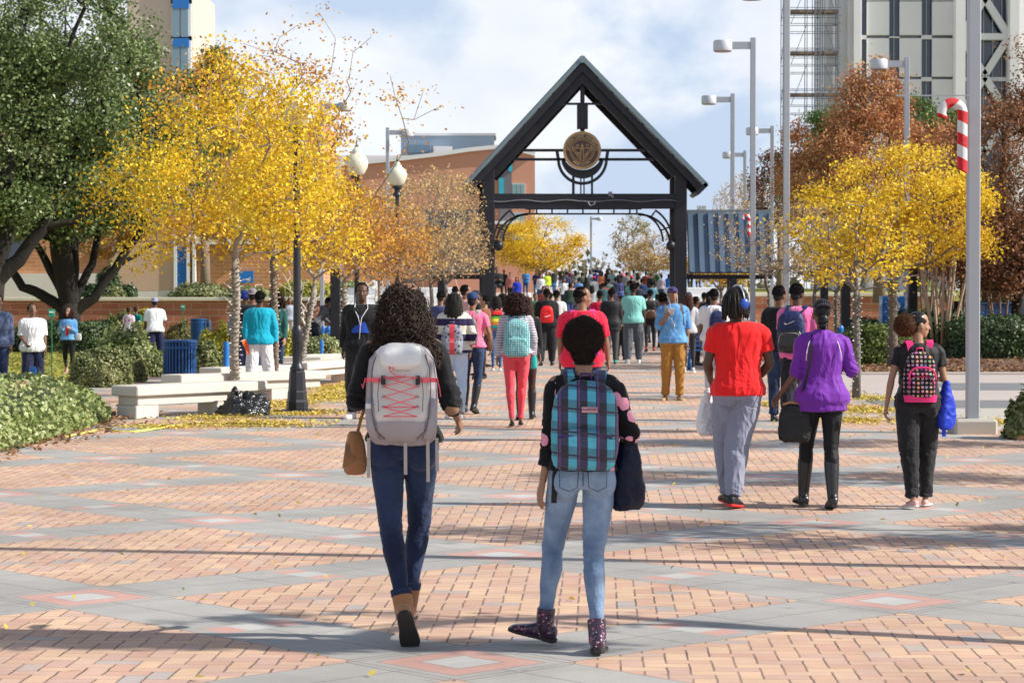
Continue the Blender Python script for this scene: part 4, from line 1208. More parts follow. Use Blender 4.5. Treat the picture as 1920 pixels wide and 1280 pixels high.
pole_lamp(1699, 72, 9.0, -1, 'grey lamp rising out of the rust red tree in front of the tower')
pole_lamp(727, 102, 9.0, 1, 'grey lamp with its head to the right above the second glass globe')
pole_lamp(604, 88, 9.0, 1, 'grey lamp half hidden by the upper twigs of the yellow tree')
pole_lamp(1108, 230, 9.5, 1, 'tiny distant grey lamp rising behind the navy banner', w=.2)
b = Vector((5.9, 13.75, 0))
pole_lamp(960 + 5.9 * S(13.75), 13.75, 9.0, 1, 'grey lamp pole at the right edge of the paving nearest the viewer')
# candy-cane decoration
red_tin = pbr('red_tinsel', (.72, .01, .02), .45, .3, 30, .8, 120, bd=.02)
wht_tin = pbr('white_tinsel', (.82, .82, .82), .5, .15, 30, .8, 120, bd=.02)
def candy(px, py, Y, k, label, group):
    s = S(Y); c = P(px, py, Y)
    t = thing('candy_cane', label, 'decoration', c - Vector((0, 0, 1.0 * k)), group)
    path = [c + Vector((0, -.05, -1.0 * k + i * .05 * k)) for i in range(20)]
    top = path[-1]
    for i in range(1, 15):
        a = PI * 1.12 * i / 14
        path.append(top + Vector((-.17 * k + .17 * k * math.cos(a), 0, .17 * k * math.sin(a))))
    for i, (mat_, nm) in enumerate(((red_tin, 'red_band'), (wht_tin, 'white_band'))):
        w_ = .085 * k; n_ = len(path)
        rings = []
        for q in range(n_):
            p = path[q]; tt = (path[min(n_ - 1, q + 1)] - path[max(0, q - 1)]).normalized(); xx = tt.cross(Vector((0, 1, 0))).normalized(); yy = Vector((0, 1, 0))
            r_ = [p + xx * (math.cos(2 * PI * j / 16) * w_) + yy * (math.sin(2 * PI * j / 16) * w_) + tt * (.045 * k * math.cos(2 * PI * j / 16)) for j in range(16)]
            rings.append(r_)
        for q in range(n_ - 1):
            if (q // 4) % 2 == i:
                if q % 4 == 0: vs = []; fs = []
                b0 = len(vs); vs += rings[q] + rings[q + 1]
                for j in range(16): fs.append((b0 + j, b0 + (j + 1) % 16, b0 + 16 + (j + 1) % 16, b0 + 16 + j))
                if q % 4 == 3 or q == n_ - 2: MB().add(vs, fs).part(nm, mat_, t, smooth=True)
    MB().bar(c + Vector((-1.1 * k, -.03, .25 * k)), c + Vector((.15, -.03, .25 * k)), .015).part('hanger_rod', grey_metal, t)
candy(1803, 318 - 157 * .0 - 110 + 0, 28.15, .72, 'red and white tinsel candy cane hanging on the near grey pole', 'candy cane lamp decorations')
candy(1404, 408, 66.4, .5, 'small red and white candy cane on the lamp pole beside the blue canopy', 'candy cane lamp decorations')
# --- ornamental black lamps with glass globes
globe_m = None
def globe_mat():
    n = N('frosted_globe'); o = n.obj()
    c = n.mix(n.noise(o, 5, 3), (.72, .72, .55), (.82, .83, .72))
    b = n.bsdf(c, .25, 0, .5); b.inputs['Transmission Weight'].default_value = .15; b.inputs['Subsurface Weight'].default_value = .2
    return n.m
globe_m = globe_mat()
def post_lamp(px, Y, h, label):
    b = at(px, Y); t = thing('post_lamp', label, 'street lamp', b, 'black ornamental lamp posts with glass globes')
    MB().box((b.x, b.y, .025), (.46, .46, .05), bev=.01).part('base_plate', black_steel, t)
    mb = MB(); mb.lathe(b, [(.155, .05), (.155, .16), (.142, .19), (.136, .30), (.128, .32), (.112, .58), (.10, .60)], 8)
    mb.part('pedestal', black_steel, t)
    mb = MB()
    mb.lathe(b, [(.09, .58), (.105, .61), (.105, .64), (.078, .68), (.066, .72), (.062, .98), (.075, 1.01)], 20)
    mb.lathe(b, [(.075, 1.0), (.082, 1.04), (.078, 1.12), (.085, 1.16), (.070, 1.2), (.056, 1.24)], 20)
    for k in range(12):
        a = 2 * PI * k / 12; mb.bar(b + Vector((math.cos(a) * .062, math.sin(a) * .062, .72)), b + Vector((math.cos(a) * .062, math.sin(a) * .062, .98)), .010)
    mb.lathe(b, [(.056, 1.22), (.048, h - .62), (.1, h - .6), (.1, h - .55), (.06, h - .5), (.07, h - .44), (.12, h - .40), (.12, h - .36)], 16)
    mb.part('column', black_steel, t, smooth='auto')
    z = h - .36
    mb = MB(); mb.lathe(b, [(.10, z), (.17, z + .06), (.225, z + .18), (.235, z + .28), (.20, z + .38), (.13, z + .44), (.10, z + .46), (.11, z + .49), (.07, z + .54), (.02, z + .6)], 24)
    mb.part('globe', globe_m, t, smooth=True)
    mb = MB(); mb.lathe(b, [(.03, z + .58), (.035, z + .61), (.015, z + .64), (.008, z + .74)], 10); mb.part('finial', black_steel, t, smooth=True)
post_lamp(557, 33.2, 4.4, 'nearest black ornamental lamp post, standing between the rubbish bag and the walkway')
post_lamp(669, 47.5, 4.45, 'black lamp post with a round glass globe behind the man in the dark sweatshirt')
post_lamp(745, 56, 4.65, 'black lamp post with a globe half hidden in the golden twigs left of the gate')

# --- concrete benches
def bench(a, b2, label, depth=.5, h=.45):
    a, b2 = Vector(a), Vector(b2); d = (b2 - a); L_ = d.length; d.normalize(); n_ = Vector((-d.y, d.x, 0))
    rot = Matrix((d, n_, Vector((0, 0, 1)))).transposed(); c = (a + b2) / 2
    t = thing('concrete_bench', label, 'bench', c, 'pale concrete benches along the left side')
    mb = MB(); mb.box(c + Vector((0, 0, h - .07)), (L_, depth, .14), rot, .015); mb.part('seat', stone_pale, t)
    mb = MB(); mb.box(c + Vector((0, 0, h - .205)), (L_ - .14, depth - .13, .13), rot, .01); mb.part('apron', stone_pale, t)
    for f in (-.40, .20) if L_ > 2 else (-.3, .3):
        mb = MB(); mb.box(c + d * (L_ * f) + Vector((0, 0, (h - .27) / 2)), (.42, depth - .14, h - .27), rot, .01); mb.part('leg', stone_pale, t)
def bpt(px, ptop, h=.45):
    s = (ptop - 556) / (1.65 - h); return Vector(((px - 960) / s, FPX / s, 0))
bench(bpt(232, 723), bpt(478, 713), 'front concrete bench with two block legs left of the rubbish bag', .52)
bench(Vector((-5.25, 36.0, 0)), Vector((-3.2, 38.2, 0)), 'second concrete bench, partly hidden behind the front one')
bench(Vector((-5.1, 39.5, 0)), Vector((-3.9, 41.3, 0)), 'concrete bench behind the man in the turquoise sweater')
bench(Vector((-3.95, 42.6, 0)), Vector((-2.95, 46.2, 0)), 'fourth concrete bench, beyond the black lamp post')
bench(Vector((-4.4, 48.4, 0)), Vector((-3.25, 49.6, 0)), 'farthest concrete bench beside the thin yellow tree')
bench(Vector((-4.9, 46.9, 0)), Vector((-3.8, 46.9, 0)), 'concrete bench in front of the leafy planter hedge')

# --- litter bins and bollards
def bin_(px, pbot, w, h, Y, zb, label):
    b = at(px, Y, zb); t = thing('litter_bin', label, 'litter bin', b, 'blue slatted litter bins')
    mb = MB(); mb.lathe(b, [(w / 2 - .03, .04), (w / 2 - .03, h - .05)], 20); mb.part('liner', pbr('bin_liner', (.004, .012, .04), .6), t)
    mb = MB()
    for k in range(30):
        a = 2 * PI * k / 30; r_ = w / 2
        mb.box(b + Vector((math.cos(a) * r_, math.sin(a) * r_, h / 2)), (.012, .034, h - .06), Matrix.Rotation(a, 3, 'Z'))
    mb.part('slats', blue_paint, t)
    for z in (.05, h - .12, h):
        mb = MB()
        mb.lathe(b, [(w / 2 - .02, z - .03), (w / 2 + .02, z - .025), (w / 2 + .02, z + .015), (w / 2 - .02, z + .02)], 28)
        mb.part('rim', blue_paint, t, smooth='auto')
bin_(337, 716, .62, .80, 45, 0, 'large blue slatted litter bin behind the front concrete bench')
bin_(372, 640, .55, .9, 84, -.05, 'small distant blue litter bin in front of the left brick wall')
def bollard(px, ptop, pbot, label, Y, zb=0, w=None):
    s = S(Y); h = (pbot - ptop) / s; b = at(px, Y, 1.65 - (pbot - 556) / s); w = w or 14 / s
    t = thing('bollard', label, 'bollard', b, 'blue metal bollards')
    mb = MB(); mb.lathe(b, [(w * .55, 0), (w * .55, .04), (w / 2, .05), (w / 2, h - .1), (w * .48, h - .04), (w * .3, h)], 18); mb.part('post', bright_blue, t, smooth='auto')
    mb = MB(); mb.lathe(b + Vector((0, 0, h * .8)), [(w * .53, 0), (w * .53, .03)], 18); mb.part('band', bright_blue, t)
bollard(62, 687, 725, 'blue bollard poking up behind the ground cover bed', 37)
bollard(424, 640, 716, 'blue bollard just left of the first tree trunk', 45, w=.12)
for i, px in enumerate((606, 616, 628)):
    bollard(px, 611, 660, ['left one of the three blue bollards by the stone ledge', 'middle one of the three blue bollards by the stone ledge', 'right one of the three blue bollards by the stone ledge'][i], 66, w=.13)
bollard(603, 636, 700, 'thin teal blue bollard behind the leaning tree trunk', 52, w=.08)
bollard(1576, 610, 690, 'blue bollard seen behind the elbow of the woman in purple', 58, w=.16)
mb = MB(); b = at(391, 86, -.1); t = thing('bollard', 'dark distant bollard right of the small litter bin', 'bollard', b)
mb.lathe(b, [(.11, 0), (.11, .8), (.08, .88)], 12); mb.part('post', pbr('dark_blue_paint', (.01, .03, .08), .5), t, smooth='auto')
# --- green marker signs on the lawn
for px, ptop, pbot, Y, k, lab in ((97, 585, 700, 52, 1.0, 'green sign on a thin stake in front of the oak'), (343, 575, 645, 80, 1.0, 'small green sign on a stake beside the small litter bin'), (640, 600, 640, 80, .5, None)):
    if lab is None: continue
    s = S(Y); zt = 1.65 - (ptop - 556) / s; b = at(px, Y, 1.65 - (pbot - 556) / s)
    t = thing('stake_sign', lab, 'sign', b, 'green stake signs on the lawn')
    MB().bar(b, Vector((b.x, b.y, zt)), .022).part('stake', pbr('green_stake', (.03, .18, .09), .6), t)
    MB().box((b.x, b.y - .02, zt - .02), (12 / S(52) , .03, 14 / S(52)), bev=.004).part('panel', pbr('green_sign', (.02, .32, .20), .5), t)
    MB().box((b.x, b.y - .04, zt + .0), (8 / S(52), .01, 3.4 / S(52))).part('notice', pbr('sign_white', (.7, .8, .75), .6), t)
# --- blue notice post, container, ledge
b = at(1674, 71); s = S(71)
t = thing('notice_post', 'tall blue panel sign with a white disc behind the golden tree trunk', 'sign', b)
zt = 1.65 + 0 / s
MB().box((b.x, b.y, 1.62 / 2), (44 / s, .14, 1.70), bev=.01).part('panel', bright_blue, t)
MB().box((b.x - 23 / s, b.y - .02, .81), (4 / s, .2, 1.72)).part('side_strip', pbr('pale_blue_strip', (.45, .58, .75), .5), t)
mb = MB(); mb.lathe((b.x + 5 / s, b.y - .08, 1.36), [(.14, 0), (.14, .015)], 20, toY); mb.part('disc', lamp_white, t)
b = at(1852, 76); t = thing('blue_container', 'low blue metal container behind the long hedge', 'container', b)
MB().box((b.x + .5, b.y, .7), (1.35, .9, 1.4), bev=.03).part('body', pbr('deep_blue_container', (.02, .07, .2), .5, .2), t)
MB().box((b.x - .75, b.y - .1, .58), (1.1, .8, 1.16), bev=.03).part('side_box', pbr('deep_blue_container', (.02, .07, .2), .5), t)
MB().box((b.x + .5, b.y, 1.43), (1.42, .98, .06), bev=.01).part('lid', pbr('deep_blue_container', (.02, .07, .2), .5), t)
b = at(625, 70); t = thing('stone_ledge', 'thin pale ledge on the brick pier behind the blue bollards', 'table', b)
MB().box((b.x, b.y, .74), (.85, .5, .06), bev=.01).part('top', coping, t); MB().box((b.x + .2, b.y, .36), (.16, .3, .71)).part('support', navy_black, t)
# blue metal bench and scooter-like things right of the gate
b = at(1345, 52.5); t = thing('metal_bench', 'dark blue metal bench with curved arms behind the man in the red shirt', 'bench', b)
mb = MB()
for k in range(5): mb.box((b.x, b.y - .2 + k * .1, .45), (1.3, .07, .03))
mb.part('seat', blue_paint, t)
mb = MB()
for k in range(4): mb.box((b.x, b.y + .27 + k * .02, .55 + k * .1), (1.3, .03, .07))
mb.part('backrest', blue_paint, t)
for s_ in (-1, 1):
    mb = MB(); x = b.x + s_ * .62
    mb.tube([(x, b.y - .28, 0), (x, b.y - .2, .22), (x, b.y, .40), (x, b.y + .2, .22), (x, b.y + .32, 0)], .03, 8)
    mb.tube([(x, b.y - .22, .45), (x, b.y - .28, .6), (x, b.y - .1, .68), (x, b.y + .25, .66)], .022, 8); mb.part('leg', blue_paint, t, smooth=True)
# banner over the crowd
b = Vector(((1115 - 960) / S(185), 185, 2.2)); t = thing('banner', 'navy banner with a pale arc held up beyond the crowd', 'banner', b)
MB().box((b.x, b.y, 3.3), (23 / S(185), .05, .95)).part('cloth', pbr('navy_banner', (.01, .02, .09), .6), t)
mb = MB(); pts_ = [(b.x + .42 * math.cos(R(a)), b.y - .05, 3.1 + .42 * math.sin(R(a))) for a in range(10, 171, 16)]; mb.tube(pts_, .04, 6); mb.part('emblem', lamp_white, t)
mb = MB()
for s_ in (-1, 1): mb.bar((b.x + s_ * .45, b.y, 2.1), (b.x + s_ * .45, b.y, 3.8), .05)
mb.part('pole', black_steel, t)

# --- rubbish bag
bag_m = N('black_plastic'); o_ = bag_m.obj(); bag_m.bsdf((.012, .013, .016), .16, 0, .8, bag_m.noise(o_, 9, 4, .6), 1.0, .06); bag_m = bag_m.m
c = at(455, 32.6); mb = MB(); n_, m_ = 48, 20; vs = []; fs = []
for i in range(m_ + 1):
    th = PI / 2 * i / m_
    for j in range(n_):
        a = 2 * PI * j / n_; q = Vector((math.cos(a) * math.cos(th), math.sin(a) * math.cos(th), math.sin(th)))
        d_ = 1 + .30 * abs(mnoise.noise(q * 3.1)) + .14 * abs(mnoise.noise(q * 7 + Vector((3, 0, 0)))) + .06 * mnoise.noise(q * 15) - .18 * abs(mnoise.noise(Vector((a * 2.6, 1, 0))))
        vs.append((c.x + q.x * d_ * .34 + .05 * math.sin(q.z * 3), c.y + q.y * d_ * .26, max(0.005, q.z * d_ * (.26 + .05 * math.sin(a * 2 + 1)))))
for i in range(m_):
    for j in range(n_): fs.append((i * n_ + j, i * n_ + (j + 1) % n_, (i + 1) * n_ + (j + 1) % n_, (i + 1) * n_ + j))
fs.append(tuple(m_ * n_ + j for j in range(n_)))
mb.add(vs, fs)
mb.tube([(c.x - .02, c.y, .26), (c.x - .08, c.y - .02, .33), (c.x - .13, c.y, .36)], [.05, .03, .06], 7)
mb.top('rubbish_bag', bag_m, 'shiny black plastic rubbish bag at the foot of the first tree', 'rubbish bag', c, smooth=True)
# extension cord on the paving
mb = MB(); pc = []
for px, py in ((120, 822), (170, 812), (190, 806), (205, 806), (215, 811), (250, 812), (290, 807), (330, 800), (370, 795), (420, 797)):
    Y = GY(py); pc.append(Vector(((px - 960) / S(Y), Y, .02)))
mb.tube(pc, .013, 6); mb.top('extension_cord', pbr('yellow_cord', (.75, .66, .15), .5), 'yellow extension cord curling over the paving by the ground cover bed', 'cord', pc[4], smooth=True)

# --- light strings wound round the slim trunks
led = pbr('white_led_wire', (.75, .73, .68), .5)
def light_string(px, Y, r, z1, lab, lean=0.0):
    b = at(px, Y); mb = MB(); pts_ = []
    nt = int(z1 / .075)
    for k in range(nt * 8):
        a = k * PI / 4; z = .1 + (z1 - .1) * k / (nt * 8)
        pts_.append(b + Vector((-lean * (1 - z / 2.0) + math.cos(a) * r, math.sin(a) * r, z)))
    mb.tube(pts_, .006, 3, caps=False)
    mb2 = MB()
    for k in range(0, len(pts_), 3):
        p = pts_[k]; q = (p - Vector((b.x - lean * (1 - p.z / 2), b.y, p.z))).normalized()
        mb2.bar(p, p + q * .035, .014)
    t = thing('light_string', lab, 'light string', b, 'strings of small lights wound round the young trunks')
    mb.part('wire', pbr('green_wire', (.05, .07, .05), .6), t, fix=False); mb2.part('bulbs', led, t, fix=False)['kind'] = 'stuff'
light_string(441, 36.5, .082, 2.1, 'light string wound round the trunk behind the rubbish bag')
light_string(514, 38.5, .07, 2.3, 'light string wound round the trunk right of the turquoise sweater')
light_string(592, 43.5, .065, 1.7, 'light string wound round the leaning trunk', .35)
light_string(646, 47, .065, 1.9, 'light string wound round the thin straight trunk on the left')
light_string(1673, 54, .125, 2.0, 'light string wound round the thick forked trunk on the right')
light_string(1606, 37.7, .07, 1.7, 'light string wound round the thin pale trunk behind the purple jacket')
light_string(1568, 58, .07, 1.7, 'light string wound round the trunk right of the black post')
light_string(1527, 66, .07, 1.7, 'light string wound round the trunk between the pink and purple shoulders')
light_string(1442, 72, .07, 1.7, 'light string wound round the trunk left of the pink shirt')

# --- buildings
def windows(mbG, mbF, x0, x1, y, z0, z1, nx=1):
    pass
# left orange-brick building
Yb = 126; sB = S(Yb)
X = lambda px, Y=Yb: (px - 960) / S(Y)
Z = lambda py, Y=Yb: 1.65 - (py - 556) / S(Y)
t = thing('brick_building', 'orange brick building with a pale base and a blue door behind the left terrace', 'building', (X(250), Yb, 1.4))
MB().box((X(80), Yb + 6, 6.4), (X(600) - X(-440), 11, 9.6 - 0)).part('wall', brick_orange, t)
MB().box((X(120), Yb + .35, Z(535)), (X(330) - X(-90), .5, Z(515) - Z(560))).part('plinth', pbr('pale_render', (.62, .58, .54), .85, .05, 1), t)
MB().box((X(280), Yb + .3, Z(492)), (X(330) - X(190), .42, Z(440) - Z(545))).part('panel', pbr('tan_render', (.52, .36, .26), .85, .06, 1), t)
d_ = MB().box((X(341), Yb + .2, Z(512)), (X(352) - X(331), .3, Z(464) - Z(560))); d_ = d_.part('door', pbr('blue_door', (.01, .13, .42), .4), t)
for px in (329, 353, 364):
    MB().box((X(px), Yb + .15, Z(500)), (.16, .4, Z(440) - Z(560))).part('door_frame', white_stone, t)
MB().box((X(430), Yb + .2, Z(452)), (X(500) - X(366), .5, .35)).part('ledge', white_stone, t)
MB().box((X(461), Yb + .35, Z(519)), (X(474) - X(448), .2, Z(508) - Z(530))).part('wall_sign', bright_blue, t)
for k in range(4):
    MB().box((X(20 + k * 38 - 60), Yb + .4, Z(405)), (1.0, .3, 1.5)).part('window', glass_dark, t)
MB().box((X(25), Yb + .38, Z(470)), (1.2, .35, 1.2)).part('window', glass_dark, t)
# upper block right of the oak
t = thing('tall_building', 'tall beige building corner with blue windows above the oak at top left', 'building', (X(300, 160), 160, 1.4))
x0, x1 = X(240, 160), X(362, 160)
MB().box(((x0 + x1) / 2, 166, 11), (x1 - x0, 12, 24)).part('wall', pbr('beige_wall', (.60, .48, .40), .85, .06, 1), t)
for zc in (Z(38, 160), Z(-30, 160), Z(110, 160)):
    f_ = MB().box((X(342, 160), 159.9, zc), (X(360, 160) - X(323, 160), .3, 2.9)); f_ = f_.part('window', white_stone, t)
    MB().box((X(333, 160), 159.7, zc), (.48, .2, 2.5)).part('pane', pbr('grey_blue_pane', (.2, .3, .38), .2, .1, 1, 0), f_)
    MB().box((X(349, 160), 159.7, zc), (.48, .2, 2.5)).part('pane', pbr('grey_blue_pane', (.2, .3, .38), .2, .1, 1, 0), f_)
    MB().box((X(342, 160), 159.66, zc + 1.0), (1.1, .2, .6)).part('blind', bright_blue, f_)
# curved brick building behind the gate (two wings)
Yc = 165
X2 = lambda px: (px - 960) / S(Yc); Z2 = lambda py: 1.65 - (py - 556) / S(Yc)
t = thing('brick_building', 'orange brick building with a curved white roofline behind the left side of the gate', 'building', (X2(850), Yc, 1.4))
mb = MB()
prof = [(640, 312), (700, 306), (760, 300), (820, 293), (880, 284), (930, 279), (962, 282), (1003, 292)]
pts_ = [Vector((X2(p), Yc, 1.2)) for p in (1003, 640)]; 
poly_ = [Vector((X2(640), Yc, 1.2))] + [Vector((X2(a), Yc, Z2(b_))) for a, b_ in prof] + [Vector((X2(1003), Yc, 1.2))]
mb.poly(poly_, 14, (0, 1, 0)); mb.part('wall', brick_far, t)
mb = MB()
for (a, b_), (c_, d2) in zip(prof, prof[1:]): mb.bar((X2(a), Yc + 6.5, Z2(b_) + .1), (X2(c_), Yc + 6.5, Z2(d2) + .1), 13.6, .28)
mb.part('roof_edge', white_stone, t)
MB().box((X2(948), Yc - .15, (Z2(318) + Z2(450)) / 2), (X2(958) - X2(935), .3, Z2(318) - Z2(450))).part('stair_panel', pbr('grey_panel', (.16, .15, .17), .6), t)
mb = MB(); mb.box((X2(940), Yc - .35, Z2(352)), (.32, .2, 1.3)); mb.box((X2(957), Yc - .35, Z2(312)), (.26, .2, .8)); mb.part('glass_strip', pbr('turquoise_glass', (.02, .42, .55), .2), t)
for z_ in (357, 412, 440):
    f_ = MB().box((X2(972), Yc - .1, Z2(z_)), (.95, .3, .95)).part('window', pbr('window_frame_grey', (.45, .5, .52), .5), t)
    mb = MB(); 
    for k in (-1, 0, 1): mb.box((X2(972) + k * .3, Yc - .28, Z2(z_)), (.24, .06, .8))
    mb.part('pane', pbr('green_pane', (.22, .36, .38), .15, .1, 1, 0), f_)
MB().box((X2(950), Yc - .6, Z2(418)), (2.4, 1.0, .2)).part('balcony', white_stone, t)
# blue-grey roof house behind
t = thing('roof_plant', 'pale blue corrugated penthouse on the roof behind the brick building', 'building', (X(840, 190), 190, 8))
x0, x1 = X(752, 190), X(926, 190); z0, z1 = Z(310, 190), Z(254, 190)
mb = MB(); mb.box(((x0 + x1) / 2, 193, (z0 + z1) / 2 - 3), (x1 - x0, 6, z1 - z0 + 6))
for k in range(36): mb.box((x0 + .1 + k * (x1 - x0 - .2) / 35, 189.97, (z0 + z1) / 2), (.06, .08, z1 - z0 - .1))
mb.part('wall', pbr('pale_blue_cladding', (.36, .46, .56), .5, .06, 1, 0), t)
MB().box(((x0 + x1) / 2, 193, z1 + .05), (x1 - x0 + .3, 6.3, .2)).part('roof', white_stone, t)
MB().box((X(784, 190), 189.85, Z(280, 190)), (1.7, .2, .6)).part('louvre', pbr('louvre_blue', (.14, .22, .30), .5), t)
MB().box((X(831, 190), 189.6, Z(284, 190)), (1.5, .8, .7)).part('duct', white_stone, t)
t = thing('low_roof', 'white flat roof edge running left of the penthouse', 'building', (X(700, 180), 180, 8))
MB().box((X(750, 180), 184, Z(306, 180) - 3.4), (X(880, 180) - X(600, 180), 7, 8)).part('wall', white_stone, t)
# white tower
Yt = 185; X3 = lambda px: (px - 960) / S(Yt); Z3 = lambda py: 1.65 - (py - 556) / S(Yt)
t = thing('tower_block', 'white concrete tower with tall dark window strips at the top right', 'building', (X3(1750), Yt, 0))
tw = white_stone
MB().box(((X3(1625) + X3(2120)) / 2, Yt + 12, 19), (X3(2120) - X3(1625), 20, 38)).part('core', tw, t)
MB().box((X3(1601), Yt + 10, 19), (X3(1612) - X3(1588) + .1, 20, 38)).part('shaded_side', tw, t)
for px, w_ in ((1587, 22), (1604, 13)):
    MB().box((X3(px), Yt + .4 + (px == 1587) * 1.2, 19), (w_ / S(Yt), 2, 38)).part('corner_pier', tw, t)
pan = [(1628, 1670), (1690, 1731), (1751, 1790)]
zrows = [(-190, -140), (-130, -18 + 4), (-8, 64), (74, 142), (152, 230), (240, 330)]
for k, (a, b_) in enumerate(pan):
    for i, (p0, p1) in enumerate([(-150, -78), (-73, 66 - 70 + 4), (1, 65), (70, 143), (147, 226), (230, 330)]):
        MB().box(((X3(a) + X3(b_)) / 2, Yt + 1.3, (Z3(p0) + Z3(p1)) / 2), (X3(b_) - X3(a), .5, abs(Z3(p0) - Z3(p1)) - .03), bev=.04).part('cladding_panel', tw, t)
for a, b_ in ((1612, 1628), (1670, 1690), (1731, 1751), (1806, 1892)):
    f_ = MB().box(((X3(a) + X3(b_)) / 2, Yt + 1.8, 19), (X3(b_) - X3(a), .4, 37)).part('window_strip', glass_dark, t)
    for p in (-70, 68, 147, 230): MB().box(((X3(a) + X3(b_)) / 2, Yt + 1.5, Z3(p)), (X3(b_) - X3(a), .5, (.32 if a != 1670 else .1))).part('spandrel', tw, f_)
    if a in (1670, 1731):
        mb = MB(); mb.bar(((X3(a) + X3(b_)) / 2, Yt + 1.5, 3), ((X3(a) + X3(b_)) / 2, Yt + 1.5, 37), .05); mb.part('mullion', pbr('window_frame_grey', (.45, .5, .52), .5), f_)
MB().box((X3(1799), Yt + .8, 19), (X3(1808) - X3(1790), 1.8, 38)).part('corner_pier', tw, t)
MB().box((X3(1900), Yt + .8, 19), (X3(1908) - X3(1891), 1.8, 38)).part('corner_pier', tw, t)
mb = MB()
for p0 in (-72, 68):
    zc, zd = Z3(p0 + 70 - 0), Z3(p0)
def xb(a, b_): mb.bar((X3(a[0]), Yt + 1.0, Z3(a[1])), (X3(b_[0]), Yt + 1.0, Z3(b_[1])), .55, .4, up=(0, 1, 0))
for base in (-138, 68, 215):
    mb = MB()
    xb((1806, base - 4), (1849, base - 72)); xb((1892, base - 4), (1849, base - 72)); xb((1806, base + 4), (1849, base + 72)); xb((1892, base + 4), (1849, base + 72))
    mb.box((X3(1849), Yt + 1.1, Z3(base)), (X3(1892) - X3(1806), .7, .5))
    mb.part('cross_brace', tw, t)
mb = MB()
for k in range(5): mb.bar((X3(1806 + 86 * (k + .5) / 5), Yt + 1.5, 3), (X3(1806 + 86 * (k + .5) / 5), Yt + 1.5, 37), .06)
mb.part('mullion', pbr('window_frame_grey', (.45, .5, .52), .5), t)
# scaffold
Ys = 184; X4 = lambda px: (px - 960) / S(Ys); Z4 = lambda py: 1.65 - (py - 556) / S(Ys)
t = thing('scaffold', 'grey tubular scaffold with plank decks standing left of the white tower', 'scaffold', (X4(1520), Ys, 0))
tubem = pbr('scaffold_tube', (.16, .19, .24), .5, .1, 1, 0, metal=.4)
mb = MB(); xs = [1467, 1474, 1512, 1526, 1536, 1545, 1570]
for px in xs:
    for dy in (0, 1.4): mb.bar((X4(px), Ys + dy, 0), (X4(px), Ys + dy, 27), .06)
for k in range(20):
    z = Z4(-60 + k * 19 - (k % 4) * 4)
    for dy in (0, 1.4): mb.bar((X4(1467), Ys + dy, z), (X4(1575), Ys + dy, z), .045)
for k in range(6):
    z0 = Z4(-30 + k * 76); z1 = Z4(-30 + (k + 1) * 76)
    mb.bar((X4(1482), Ys, z1), (X4(1512), Ys, z0), .045); mb.bar((X4(1545), Ys, z0), (X4(1572), Ys, z1), .045)
    mb.bar((X4(1467), Ys + 1.4, z1), (X4(1474), Ys + 1.4, z0), .04)
mb.part('tubes', tubem, t)
mb = MB()
for s_ in (-1, 1): mb.bar((X4(1531 + s_ * 5), Ys - .3, 0), (X4(1531 + s_ * 5), Ys - .3, 27), .05)
k = 1.0
while k < 27: mb.bar((X4(1526), Ys - .3, k), (X4(1536), Ys - .3, k), .045); k += .4
mb.part('ladder', tubem, t)
for py in (-55, 23, 100, 178, 255):
    MB().box((X4(1523), Ys + .7, Z4(py)), (X4(1576) - X4(1478), 1.4, .22)).part('deck', pbr('scaffold_plank', (.20, .15, .12), .8), t)
t = thing('pier', 'white angular concrete pier behind the scaffold', 'building', (X4(1562), Ys + 3, 0))
mb = MB(); 
for k in range(4):
    zt_ = Z4(30 + k * 78); mb.box((X4(1562), Ys + 3.4, zt_ - 1.3), (.62, 1.0, 2.1)); mb.box((X4(1568), Ys + 3.4, zt_), (.95, 1.2, .7))
mb.box((X4(1567), Ys + 3.8, 13), (.35, .8, 26)); mb.part('wall', white_stone, t)
# small white roof units right of the canopy, distant skyline
t = thing('roof_unit', 'small white roof unit above the right blue canopy', 'building', (X(1318, 150), 150, 1.6))
MB().box((X(1316, 150), 150, Z(394, 150) - 2), (1.6, 1, 4)).part('wall', white_stone, t)
mb = MB(); mb.box((X(1309, 150), 149.4, Z(391, 150)), (.25, .3, .3)); mb.box((X(1318, 150), 149.4, Z(391, 150)), (.25, .3, .3)); mb.part('vent', pbr('window_frame_grey', (.45, .5, .52), .5), t)
t = thing('glass_entrance', 'pale glass entrance block seen behind the crowd at the left of the gate opening', 'building', (X(950, 200), 200, 2.2))
MB().box((X(955, 200), 202, 3.9), (X(985, 200) - X(905, 200), 3, 3.4)).part('wall', pbr('bluish_glass', (.45, .55, .68), .25, .1, 1, 0), t)
mb = MB()
for px in (937, 952, 964): mb.bar((X(px, 200), 200.2, 2), (X(px, 200), 200.2, 5.4), .1)
mb.part('mullion', black_steel, t)
# hazy distant woods
sc_w = leafmat('far_wood_leaf', [(.12, .13, .09), (.2, .17, .12), (.3, .24, .15)], .1)
pts = []
for _ in range(9000):
    x = rnd.uniform(-70, 90); pts.append((x, 300 + rnd.uniform(-8, 8), -1 + abs(rnd.gauss(0, 1.0)) * (2.2 + 1.2 * math.sin(x * .21)) + 1.5))
scatter_leaves('distant_wood', pts, .9, sc_w, 'low line of distant woods behind the campus', 'woods', flat=0, seed=12)
